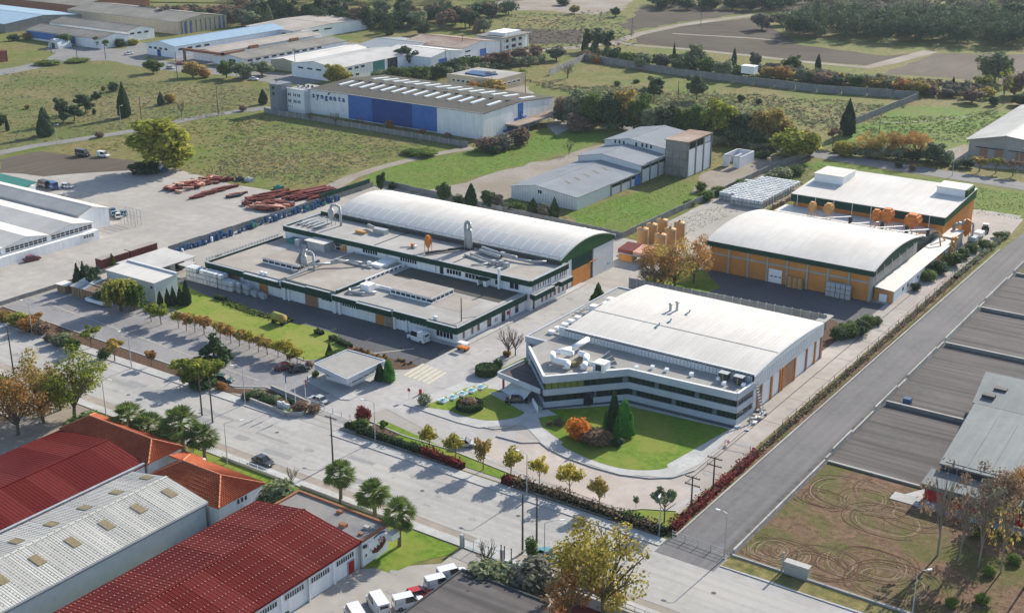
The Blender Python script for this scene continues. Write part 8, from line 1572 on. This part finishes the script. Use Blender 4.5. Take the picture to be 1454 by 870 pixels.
for dx in (-1.3, 1.2):
    for s_ in (-.8, .8): MB().tube((x + dx, y + s_, .4), (x + dx, y + s_ * 1.3, .4), .4, .4, 12).build('wheel', 'tyre', t)
MB().box(x - 2, x + 2, y - .6, y + .4, .5, .7).build('frame', 'dark_metal', t)
x, y = at(658, 497); t = T('utility_cart', 'small cart with a white roof by the factory corner', 'cart', (x, y, .06)); MB().box(x - 1.2, x + 1.2, y - .6, y + .6, .4, .8).build('body', 'orange_steel', t); MB().box(x - 1.1, x + 1.1, y - .6, y + .6, 1.7, 1.8).build('roof', 'white_clean', t)
for i in (-1, 1):
    for j in (-.5, .5): MB().tube((x + i, y + j, .8), (x + i, y + j, 1.7), .04).build('post', 'galv', t); MB().tube((x + i * .8, y + j, .25), (x + i * .8, y + j * 1.3, .25), .25, .25, 10).build('wheel', 'tyre', t)

# ================================================================ POLES, LAMPS, FENCES
def street_lamp(px, pb, h, label, arm=(-1.8, 0), group='street lamps', top=None):
    x, y = at(px, pb); t = T('street_lamp', label, 'street lamp', (x, y, 0), group)
    MB().tube((x, y, 0), (x, y, h), .11, .06, 8).build('pole', 'pole_steel', t); MB().path([(x, y, h), (x + arm[0] * .5, y + arm[1] * .5, h + .25), (x + arm[0], y + arm[1], h + .2)], .045, 6).build('arm', 'pole_steel', t)
    a = math.atan2(arm[1], arm[0]); c = math.cos(a); s_ = math.sin(a); q = [(x + arm[0] + c * u - s_ * v_, y + arm[1] + s_ * u + c * v_) for u, v_ in ((-.1, -.14), (.6, -.1), (.6, .1), (-.1, .14))]
    MB().prism(q, h + .1, h + .26).build('lamp_head', 'white_clean', t); MB().box(x - .2, x + .2, y - .2, y + .2, 0, .12).build('base', 'concrete', t); return t
for a in ((46, 475, 7.2, 'street lamp at the left end of the roadside bed', (-2, 0)), (187, 523, 7.2, 'street lamp left of the cedar, in the roadside bed', (-2.4, 0)), (348, 574, 7.4, 'street lamp beside the flag bed', (-2, -.4)), (151, 592, 7.4, 'street lamp before the leftmost palms', (1.2, .5)), (323, 657, 7.4, 'street lamp by the tiled houses', (1.6, 2.2)),
          (533, 626, 7.4, 'street lamp by the red hedge shrub at the gate', (-2.2, -.3)), (748, 703, 7.4, 'street lamp among the round trees', (-1.6, 0)), (936, 760, 7.2, 'street lamp on the corner lawn', (.3, -1)), (773, 804, 7.2, 'street lamp left of the large plane tree', (1.6, 1.8)), (1028, 793, 7.6, 'street lamp at the mouth of the lane', (-1.2, 0)), (1294, 882, 7.6, 'street lamp at the bottom edge of the dirt field', (1.0, 1.4)),
          (81, 205, 7, 'street lamp left on the field road', (1.5, 0)), (172, 178, 7, 'street lamp by the tall cypress', (0, 1)), (787, 172, 8, 'street lamp right of the blue-panelled warehouse', (1.2, 0)), (887, 186, 8, 'first street lamp on the back road', (1, -.5)), (989, 194, 8, 'second street lamp on the back road', (1.2, -.5)), (1080, 197, 8, 'third street lamp on the back road', (0, -1)), (1352, 250, 8, 'fourth street lamp on the back road', (1.2, 0)), (1444, 246, 8, 'street lamp before the grey gabled hall', (1, 0)), (885, 183, 9, 'taller street lamp behind the first one of the back road', (.8, .6))):
    street_lamp(*a)
def utility_pole(px, pb, h, label, arms=1, x=None, group='wooden utility poles', steel=False):
    x, y = at(px, pb) if x is None else x; t = T('utility_pole', label, 'utility pole', (x, y, 0), group); mt = 'pole_wood'
    MB().tube((x, y, 0), (x, y, h), .17, .11, 8).build('pole', mt, t)
    for k in range(arms):
        z = h - .35 - k * 1.3; MB().box(x - 1.3, x + 1.3, y - .08, y + .08, z, z + .14).build('crossarm', mt, t)
        for d in (-1.2, -.6, .6, 1.2): MB().lathe((x + d, y, z + .14), [(.07, 0), (.1, .12), (.05, .26)], 6).build('insulator', 'tote_grey', t)
    return t
for a in ((20, 533, 10.5, 'wooden pole at the left picture edge by the road', 0), (473, 659, 9.0, 'wooden pole with one crossarm before the fan palms', 1), (287, 590, 8.6, 'left wooden pole of the pair near the palm cluster', 0), (302, 600, 8.8, 'right wooden pole of the pair near the palm cluster', 0), (742, 785, 10.0, 'left wooden pole of the pair behind the large plane tree', 0), (762, 770, 8.2, 'right wooden pole of the pair behind the large plane tree', 0),
          (1012, 700, 6.6, 'tall wooden pole with stacked crossarms by the lane hedge', 2), (981, 725, 6.2, 'wooden pole with crossarms left of the tall one', 2), (310, 163, 11, 'wooden pole right on the field road', 0), (201, 172, 9, 'wooden pole in the middle of the field road', 0), (252, 112, 12, 'wooden pole at the far estate', 0), (420, 108, 12, 'wooden pole before the rounded grey hall', 1), (847, 177, 10, 'wooden pole left of the stepped halls', 1), (1245, 220, 12, 'leaning dark pole on the back road', 0), (746, 138, 9, 'wooden pole behind the blue-panelled warehouse', 0), (897, 52, 10, 'wooden pole by the ploughed field track', 0), (995, 37, 10, 'wooden pole farther along the field track', 0), (657, 80, 10, 'wooden pole by the rust-stained hall', 1), (633, 112, 13, 'wooden pole beside the beige building', 1), (73, 76, 8, 'first thin pole of the far estate road', 0), (110, 86, 8, 'second thin pole of the far estate road', 0), (150, 84, 8, 'third thin pole of the far estate road', 0), (963, 135, 6, 'short pole by the dark pine', 0)):
    utility_pole(*a)
def rail_fence(name, label, p0, p1, h, step, mat='galv', pmat='galv', rails=2, bars=.5, cat='fence', base=None, group=None):
    t = T(name, label, cat, (*p0, 0), group); L_ = math.hypot(p1[0] - p0[0], p1[1] - p0[1]); n = max(1, int(L_ / step)); P2 = lambda u: (p0[0] + (p1[0] - p0[0]) * u, p0[1] + (p1[1] - p0[1]) * u)
    for k in range(n + 1): x, y = P2(k / n); MB().tube((x, y, 0), (x, y, h + .08), .06, .06, 6).build('post', pmat, t)
    for k in range(rails): z = h - k * (h - .25) / max(1, rails - 1); MB().tube((*p0, z), (*p1, z), .035, .035, 5).build('rail', mat, t)
    if bars:
        m = MB(); nb = int(L_ / bars)
        for k in range(nb): x, y = P2((k + .5) / nb); m.tube((x, y, .2), (x, y, h), .014, .014, 3)
        q = m.build('bars', mat, t); q['kind'] = 'stuff'
    if base: MB().bar(p0, p1, .25, 0, base).build('base_wall', 'concrete', t)
    return t
rail_fence('sliding_gate', 'long low sliding gate at the works entrance', (-156.4, 157.6), (-145.2, 157.0), 1.1, 2.2, 'white_clean', 'pole_steel', 3, .3, 'gate')
rail_fence('sliding_gate', 'grey railing gate across the mouth of the lane', (-77.0, 153.6), (-68.2, 153.2), 1.2, 2.2, 'galv', 'pole_steel', 3, .3, 'gate')
rail_fence('sliding_gate', 'green-grey sliding gate of the van yard', (-101.3, 133.2), (-94.4, 133.0), 1.7, 1.7, 'paint_teal', 'pole_steel', 2, .22, 'gate')
for x in (-101.6, -94.2): o = MB().box(x - .25, x + .25, 132.8, 133.3, 0, 2.2).build('gate_pillar', 'pole_steel'); tag(o, 'grey pillar at the %s end of the green-grey gate' % ('left' if x < -98 else 'right'), 'pillar')
rail_fence('rail_fence', 'low white rail fence along the tiled houses', (-153, 133), (-136, 132.9), 1.1, 2.0, 'white_clean', 'white_clean', 2, 0, base=.5); rail_fence('rail_fence', 'white low wall and rail before the fan palms', (-134.5, 132.9), (-111, 132.9), .7, 2.5, 'white_clean', 'white_clean', 1, 0, base=.6)
rail_fence('wire_fence', 'thin post fence in front of the young lawn trees', (-236, 176.0), (-171.6, 172.6), .9, 2.8, 'pole_wood', 'pole_wood', 1, 0)
rail_fence('wire_fence', 'rail and low wall at the road side of the dirt field', (-67.2, 153.9), (-20, 153.9), .5, 3.5, 'galv', 'galv', 1, 0, base=.35)
rail_fence('wire_fence', 'tall post fence right of the white vaulted roof drive', (-79.3, 200), (-79.3, 300), 1.0, 6, 'pole_wood', 'pole_wood', 1, 0)
# panelled concrete wall behind the white vault
t = T('panel_fence', 'high grey panelled wall behind the white vaulted hall', 'wall', (-116, 249, 0))
for k in range(24):
    x0, x1 = -138.6 + k * 1.98, -138.6 + (k + 1) * 1.98; y = 247.6 + k * .12; MB().box(x0 + .1, x1 - .1, y, y + .16, 0, 3.3).build('wall_panel', 'panel_grey', t); MB().box(x0 - .1, x0 + .1, y - .1, y + .26, 0, 3.45).build('post', 'concrete', t)
MB().box(-92.6, -90.4, 247.6, 252.6, 2.5, 2.7).build('end_roof', 'concrete', t)
for nm, lb, pts, h, st in (('boundary_wall', 'grey block wall between works yard and the grass by the stepped halls', [(-161, 283), (-160.8, 303), (-159.8, 340), (-159.3, 378), (-157.2, 398)], 1.8, 4), ('boundary_wall', 'long grey wall with blue bins along the left side of the works', [(-250.6, 206), (-250.4, 286)], 1.7, 3.6), ('boundary_wall', 'low wall behind the long vaulted factory roof', [(-250.4, 289.6), (-204.6, 286), (-161.2, 283.4)], 1.6, 4),
                          ('boundary_wall', 'low wall at the foot of the scrap yard by the rough shed', [(-251.2, 152.8), (-250.6, 206)], 1.0, 4), ('field_wall', 'pale old wall running across the fields', A((780, 108), (830, 86), (960, 107), (1160, 131), (1305, 141)), 3.0, 9), ('field_wall', 'short dark wall between the green and the scrubby field', A((1215, 177), (1236, 168), (1302, 142)), 2.6, 9)):
    t = T(nm, lb, 'wall', (*pts[0], 0))
    for i in range(len(pts) - 1):
        a, b = pts[i], pts[i + 1]; L_ = math.hypot(b[0] - a[0], b[1] - a[1]); n = max(1, int(L_ / st))
        for k in range(n):
            p = [a[j] + (b[j] - a[j]) * k / n for j in (0, 1)]; q = [a[j] + (b[j] - a[j]) * (k + .97) / n for j in (0, 1)]; MB().bar(p, q, .22, 0, h * (1 + .03 * ((k * 7) % 3))).build('wall_panel', 'panel_grey', t)
t = T('boundary_wall', 'dark green painted end of the left works wall', 'wall', (-250, 272, 0)); MB().box(-250.2, -249.9, 262, 284, 1.7, 3.0).build('green_screen', 'fascia_green', t)
# ================================================================ STORED GOODS
rnd.seed(77)
def crate_mesh(mats, nm, h, w_):
    t = T(nm, 'x', 'container', (0, 0, 0), local=True); MB().box(-w_ / 2, w_ / 2, -w_ / 2, w_ / 2, .14, h).build('tank', mats[0], t); MB().box(-w_ / 2 - .03, w_ / 2 + .03, -w_ / 2 - .03, w_ / 2 + .03, 0, .13).build('pallet', mats[1], t)
    m = MB(); [m.box(-w_ / 2 - .03, w_ / 2 + .03, -w_ / 2 - .03, w_ / 2 + .03, z, z + .03) for z in (.4, .7, h - .04)]; m.build('cage', 'galv', t); return t
tote = crate_mesh(('tote_white', 'wood'), 'liquid_tote', 1.12, 1.05)
tote['category'] = 'tote'; first = [True]
def put_tote(x, y, z, label, group, mats=None, nm=None):
    if first[0]: first[0] = False; tote.location = (x, y, z); tote['label'] = label; tote['group'] = group; return
    r = dup(tote, (x, y, z), rnd.uniform(-.08, .08), None, label, group, mats)
    if nm: r.name = nm; r['category'] = nm.replace('_', ' ')
for i in range(13):
    for j in range(2):
        for k in range(3):
            if i > 9 and k == 2 or rnd.random() < .04: continue
            put_tote(-229.4 + i * 1.16 + (0 if i < 9 else .4), 194.2 + j * 1.18, .06 + k * 1.16, 'white tote at the factory\'s left end, %s column, %s layer, %s row' % (nth(i), ('bottom', 'middle', 'top')[k], ('front', 'rear')[j]), 'stacked totes at the left end of the factory', {'tote_white': 'sack_plastic'} if rnd.random() < .5 else None)
for i in range(8):
    for k in range(2 if i < 4 else 1): put_tote(-214.2 + i * 1.3, 195.2 - (i % 2) * .5, .06 + k * 1.16, 'greyish %s tote in the loose row beside the tall block, %s from the block' % (('lower', 'upper')[k], nth(i)), 'loose totes by the factory doors', {'tote_white': 'tote_grey'})
for i in range(12):
    for j in range(15):
        if i < 2 and j > 11: continue
        k = 1; px, py = at(1042 + i * 1.0, 290); x = -156.6 + i * 1.25; y = 330.6 + j * 1.9 - (0 if i > 2 else 1)
        if (j < 2 and i < 4) or y > 361: continue
        put_tote(x, y, 1.3, 'wrapped tote on the big outdoor stack, %s row from the front, %s from the left' % (nth(j), nth(i)), 'big outdoor stack of wrapped totes', {'tote_white': 'sack_plastic' if rnd.random() < .6 else 'tote_white'})
        if (j == 0 and i > 3) or (j == 2 and i < 4) or (i == 11 and j < 12): put_tote(x, y, .06, 'bottom-layer tote of the big outdoor stack, %s row from the front, %s from the left' % (nth(j), nth(i)), 'big outdoor stack of wrapped totes', {'tote_white': 'tote_grey'})
for k in range(16): put_tote(-141.0 + rnd.uniform(-.6, 1.5), 334 + k * 1.7, .06, 'rust-brown pallet load beside the tote stack, %s from the near end' % nth(k), 'brown pallet loads by the tote stack', {'tote_white': 'roof_rust' if k % 2 else 'wood'}, 'pallet_load')
for k in range(14): put_tote(-205 + k * 3.2 + rnd.uniform(-.6, .6), 281.6 + rnd.uniform(-1, 1), .06 + 0 * k, 'pale tote behind the long vaulted roof, %s from the left' % nth(k), 'totes behind the long vaulted roof', {'tote_white': rnd.choice(['sack_plastic', 'tote_grey', 'orange_paint', 'tote_white'])})
for i in range(3):
    for k in range(6): put_tote(-172.6 + i * 5.0 + (k % 3) * 1.2, 274.6 + (k // 3) * 1.3, .06 + 1.16 * (k % 2), 'blue-grey crate behind the vaulted roof, %s row, %s piece' % (nth(i), nth(k)), 'crate rows behind the vaulted roof', {'tote_white': 'tote_grey'}, 'storage_crate')
for i in range(5):
    for k in range(3): put_tote(-99.0 + i * 1.2, 271.3, .06 + k * 1.14, 'grey drum crate at the orange warehouse front, %s column, %s layer' % (nth(i), nth(k)), 'drum crates at the orange warehouse front', {'tote_white': 'tote_grey'}, 'drum_crate')
t = T('plank_stack', 'upright weathered boards leaning on the orange warehouse front', 'boards', (-107.5, 272, 0))
for k in range(10): MB().prism([(-109.6 + k * .42, 271.5), (-109.25 + k * .42, 271.5), (-109.25 + k * .42, 271.65), (-109.6 + k * .42, 271.65)], .06, 2.7).build('board', 'silo_tan' if k % 3 else 'wood', t)
# blue bins in a line along the left works wall
for k in range(120):
    y = 206.5 + k * .52; x = -249.2 + rnd.uniform(-.5, 1.1) + (0 if k % 3 else .5)
    if rnd.random() < .22: continue
    mt = 'tarp_blue' if rnd.random() < .86 else rnd.choice(['tarp_green', 'white_clean', 'dark_metal']); hh = rnd.uniform(.7, 1.5) if k < 24 or k % 4 else 1.9
    o = (MB().lathe((x, y, 0), [(.3, 0), (.34, hh * .5), (.3, hh), (.1, hh + .04)], 9) if k % 2 else MB().prism([(x - .42, y - .32), (x + .42, y - .3), (x + .4, y + .33), (x - .44, y + .3)], 0, [hh * .9, hh, hh, hh * .95])).build('drum' if k % 2 else 'bin', mt)
    tag(o, ('%s %s along the left works wall, %s from the near end' % ({'tarp_blue': 'blue', 'tarp_green': 'green', 'white_clean': 'white', 'dark_metal': 'black'}[mt], 'drum' if k % 2 else 'bin', nth(k))), 'drum' if k % 2 else 'bin', 'drums and bins along the left works wall')
# rusty steel in the scrap yard
def pile(n, cx_, cy_, rx, ry, L_, ang, mats, label, group, zmax=1.2, name='steel_beam', sp=.12):
    for k in range(n):
        x, y = cx_ + rnd.uniform(-rx, rx), cy_ + rnd.uniform(-ry, ry); l_ = L_ * rnd.uniform(.6, 1.2); a = R(ang) + rnd.uniform(-sp, sp); z = rnd.uniform(.02, zmax) * (1 - .6 * max(abs(x - cx_) / rx, abs(y - cy_) / ry)); dx, dy = math.cos(a) * l_ / 2, math.sin(a) * l_ / 2; w_ = rnd.uniform(.6, 1.15)
        m = MB(); m.bar((x - dx, y - dy), (x + dx, y + dy), w_, z, z + .06).bar((x - dx, y - dy), (x + dx, y + dy), .07, z + .06, z + .45).bar((x - dx, y - dy), (x + dx, y + dy), w_ * .8, z + .45, z + .52)
        o = m.build(name, rnd.choice(mats)); tag(o, label, 'steel beam', group)
pile(70, -296.5, 256.5, 3.4, 9.5, 3.2, 60, ['rust_red', 'rust', 'rust_pink', 'container_red'], 'rusty red steel frame in the heap nearest the huge tree', 'steel heap nearest the huge tree', 1.3, sp=1.2)
pile(34, -285.2, 253, .9, 7.5, 5.5, 82, ['rust', 'container_red'], 'dark rusty beam in the long thin row', 'long thin row of dark beams', .8)
pile(14, -277, 255, 1.0, 2.4, 4.0, 75, ['rust', 'dark_metal'], 'dark rusty beam in the small middle heap', 'small middle heap of beams', .7)
pile(46, -268, 260.5, 2.4, 5, 7.0, 70, ['container_red', 'rust', 'rust_red'], 'dark red beam in the heap left of the pink stack', 'dark red beam heap', 1.0)
pile(72, -258.6, 251.5, 3.4, 4.6, 5.4, 12, ['rust_red', 'rust', 'rust_pink', 'container_red', 'rust_red'], 'pinkish red beam in the big stack beside the wall', 'big beam stack beside the wall', 1.6, sp=.3)
pile(50, -258.4, 268, 4.6, 5.2, 8.5, 78, ['container_red', 'rust_red', 'container_red'], 'long red beam in the ordered rack by the gravel path', 'long red beams by the gravel path', 1.2, sp=.06)
for x, y, mt in ((-289.5, 268.5, 'dark_metal'), (-286.5, 269.2, 'tote_grey'), (-292.4, 266.3, 'container_red'), (-272.4, 267.8, 'tarp_green'), (-267.2, 249.6, 'rust'), (-318, 262, 'tarp_blue'), (-320.6, 262.4, 'dark_metal')):
    o = MB().prism([(x - 1.4, y - .8), (x + 1.2, y - 1), (x + 1.5, y + .8), (x - 1.2, y + .9)], 0, [.9, 1.2, 1.0, .8]).box(x - .5, x + .4, y - .4, y + .4, 1.0, 1.35).build('scrap_bundle', mt); tag(o, 'bundle of %s scrap at %s of the storage yard' % ({'dark_metal': 'black', 'tote_grey': 'grey', 'container_red': 'dark red', 'tarp_green': 'green', 'rust': 'rusty', 'tarp_blue': 'blue'}[mt], 'the tree side' if x < -300 else 'the field edge' if y > 260 else 'the middle'), 'scrap')
t = T('portable_office', 'white site cabin beside the huge yellow-green tree', 'cabin', (-324, 260, 0)); MB().box(-322.6, -317.8, 261, 263.4, .1, 2.3).build('wall', 'white_clean', t); win(t, 'f', 261, -322.2, -321.2, 1.1, 1.8, 1); MB().box(-322.8, -317.6, 260.8, 263.6, 2.3, 2.4).build('roof', 'white_roof', t)
x, y = at(313, 384); x, y = at(315, 384); o = MB().box(-237, -235.4, 209.2, 210.8, 0, .7).box(-236.6, -235.8, 209.6, 210.4, .7, 1.0).build('pallet_load', 'wood'); tag(o, 'brown pallet load alone on the pale yard', 'pallet')
# flags, signs, fountains, barrier
for k, (px, pb, mt) in enumerate(((407, 575, 'blue_panel_dark'), (420, 577, 'white_clean'), (435, 581, 'red_paint'))):
    x, y = at(px, pb); t = T('flagpole', ['left flagpole with a dark blue drooping flag', 'middle flagpole with a white drooping flag', 'right flagpole with a red drooping flag'][k], 'flagpole', (x, y, 0), 'three flagpoles'); MB().tube((x, y, 0), (x, y, 6.2), .07, .04, 8).build('pole', 'white_clean', t)
    MB()._a([(x, y, 6.1), (x + .18, y + .12, 6.0), (x + .3, y - .02, 4.6), (x + .05, y, 4.4)], [(0, 1, 2, 3)]).build('flag', mt, t)
t = T('name_board', 'pale low name board in front of the flagpoles', 'sign', (-157, 153.6, 0)); MB().box(-159.6, -156.6, 152.9, 153.3, .4, 1.6).build('board', 'grey_panel', t); MB().box(-158.4, -157.8, 152.95, 153.25, 1.6, 1.85).build('crest', 'white_clean', t)
for x in (-159.3, -156.9): MB().box(x - .1, x + .1, 153, 153.2, 0, .4).build('post', 'concrete', t)
MB().box(-159.3, -156.9, 152.84, 152.9, .75, .9).build('lettering_band', 'tote_grey', t)
for a, b in (((-168.6, 152.4), (-155.8, 151.6)), ((-155.8, 151.6), (-153.6, 153.2)), ((-153.6, 153.2), (-155.6, 157.6)), ((-155.6, 157.6), (-167, 158.8))): o = MB().bar(a, b, .35, 0, .85).build('bed_wall', 'concrete'); tag(o, 'low concrete wall %s the flag bed' % {-168.6: 'on the road side of', -155.8: 'at the corner of', -153.6: 'on the gate side of', -155.6: 'on the car park side of'}[a[0]], 'wall')
sheet('lawn', [(-160, 152.2), (-156.2, 151.9), (-154.2, 153.4), (-155.6, 155), (-159, 154.6)], .12, 'lawn')
for k in range(5):
    u = k / 4; x, y = -136.0 + 2.1 * u, 173.0 + 9.2 * u; t = T('fountain_basin', 'turquoise square basin in the row beside the oval lawn, %s from the clipped ball' % nth(k), 'fountain', (x, y, 0), 'row of five basins')
    MB().box(x - .85, x + .85, y - .75, y + .75, .08, .5).build('rim', 'white_clean', t); MB().box(x - .7, x + .7, y - .6, y + .6, .5, .53).build('water', 'water', t); MB().box(x - .2, x + .2, y - .2, y + .2, .53, .9).build('spout', 'white_clean', t)
for px, pb, l_ in ((546, 541, 'red and white barrier post beside the gatehouse thujas'), (597, 560, 'red barrier post by the clipped olive ball')):
    x, y = at(px, pb); t = T('barrier_post', l_, 'barrier', (x, y, 0)); MB().box(x - .2, x + .2, y - .2, y + .2, .05, 1.1).build('box', 'red_paint', t); MB().tube((x, y, 1), (x + .2, y - .2, 4.4 if px < 560 else 1.6), .05).build('boom', 'white_clean', t)
x, y = at(581, 567); t = T('stop_sign', 'round red sign on a thin post by the kerb end', 'sign', (x, y, 0)); MB().tube((x, y, 0), (x, y, 2), .04).build('post', 'galv', t); MB().tube((x, y - .03, 2), (x, y + .03, 2), .35, .35, 12).build('disc', 'red_paint', t)
t = T('stone_block', 'graffiti-smeared concrete block by the road at the dirt field', 'block', (-57, 154.2, 0)); MB().box(-59.0, -55.4, 153.9, 154.9, 0, 1.9).build('block', 'concrete', t); MB().box(-59.1, -55.3, 153.8, 155, 1.9, 2.02).build('cap', 'kerb', t); MB().box(-59.5, -59.2, 154.1, 154.4, 0, 3.2).build('post', 'concrete', t)
t = T('road_barrier', 'red and white chain barrier across the side drive', 'barrier', (-82, 186, 0)); MB().tube((-84.6, 186.6, .9), (-79.4, 187.4, .9), .05).build('bar', 'white_clean', t)
for x in (-84.4, -79.6): MB().tube((x, 187, 0), (x, 187, 1), .06).build('post', 'red_paint', t); MB().tube((x + .6, 186.96, .75), (x + .6, 187.04, .75), .3, .3, 12).build('disc', 'magenta_paint', t)
for px, pb in ((604, 842), (688, 785), (700, 790)):
    pass
o = MB().lathe((*at(400, 873), 0), [(1.0, 0), (1.1, .5), (.3, .8)], 10).build('green_heap', 'fascia_green_bright'); tag(o, 'green covered heap at the foot of the red workshop wall', 'heap')
t = T('red_utility_box', 'small red box beside the crooked leafless tree', 'box', (-94, 131, 0)); MB().box(-94.2, -92.9, 130.6, 131.6, 0, 1.1).build('box', 'red_paint', t); MB().box(-92.6, -88.8, 131.2, 131.5, 0, 1.9).build('side_wall', 'grey_panel', t)
for k, x in enumerate((-93.6, -93.0, -91.8)): o = MB().tube((x, 131.9, 0), (x, 131.9, 3.6), .08, .08, 6).lathe((x, 131.9, 3.6), [(.12, 0), (.12, .1)], 6).build('bollard_post', 'dark_metal'); tag(o, ['left', 'middle', 'right'][k] + ' of three dark upright posts near the red box', 'post')
t = T('site_cabin', 'white water tank cabin among the far field trees', 'cabin', (0, 0, 0), local=True); MB().box(-3, 3, -2, 2, 4, 7).build('cabin', 'white_clean', t); MB().box(-3.2, 3.2, -2.2, 2.2, 7, 7.3).build('roof', 'white_clean', t); [MB().tube((a, b, 0), (a, b, 4), .2).build('leg', 'dark_metal', t) for a in (-2.5, 2.5) for b in (-1.5, 1.5)]; t.location = (*at(1063, 117), 0)
rr_ = random.Random(12); rut = {'mulch': MB(), 'dirt_pale': MB(), 'soil_dark': MB()}
for cx_, cy_, r_ in ((-62, 159, 3.2), (-60.5, 160, 2.4), (-55, 160.2, 3.4), (-52.5, 161, 2.2), (-49, 163.8, 4.2), (-48.4, 163, 2.6), (-59.5, 182, 5.2), (-56, 181.4, 3.4), (-52, 177, 4.2), (-63, 178, 2.6), (-45, 160, 4.6), (-56, 158.6, 2.6), (-63.5, 158.6, 1.8), (-54, 186, 4.0), (-49, 181, 3.4)):
    for dr in (0, .3, .6, 1.1, 1.4, 1.7, 2.2, 2.6):
        m = rut[rr_.choice(['mulch', 'soil_dark', 'soil_dark', 'dirt_pale'])]; a0 = rr_.uniform(0, 6); a1 = a0 + rr_.uniform(1.5, 5.2); n = 26; pv = None; wd = rr_.uniform(.08, .20); hh_ = rr_.uniform(.02, .05); ex = rr_.uniform(.7, 1.0); sh_ = rr_.uniform(-.4, .4)
        for k in range(n + 1):
            a = a0 + (a1 - a0) * k / n; q = (cx_ + sh_ + (r_ + dr) * math.cos(a), cy_ + (r_ + dr) * ex * math.sin(a) + .25 * math.sin(a * 3))
            if pv and 155 < q[1] < 189 and -66.5 < q[0] < -25: m.bar(pv, q, wd, .0, hh_)
            pv = q
for nm_, m in rut.items(): q = m.build('wheel_ruts', nm_); tag(q, 'looping wheel ruts churned into the dirt field', 'ruts', None, 'stuff')
# ---- the air: thin haze that fades the far fields
m = MB(); m.box(-1700, 700, -120, 1700, -1.0, 112); hz = m.build('haze', 'white_clean'); hz.data.materials.clear()
hm = bpy.data.materials.new('air'); hm.use_nodes = True; n = hm.node_tree.nodes; n.remove(n['Principled BSDF']); pv = n.new('ShaderNodeVolumePrincipled'); pv.inputs['Density'].default_value = .00006; pv.inputs['Color'].default_value = (.72, .84, 1.0, 1); pv.inputs['Anisotropy'].default_value = .2
hm.node_tree.links.new(pv.outputs[0], n['Material Output'].inputs['Volume']); hz.data.materials.append(hm); hz['kind'] = 'stuff'; hz['label'] = 'thin pale haze over the whole plain'
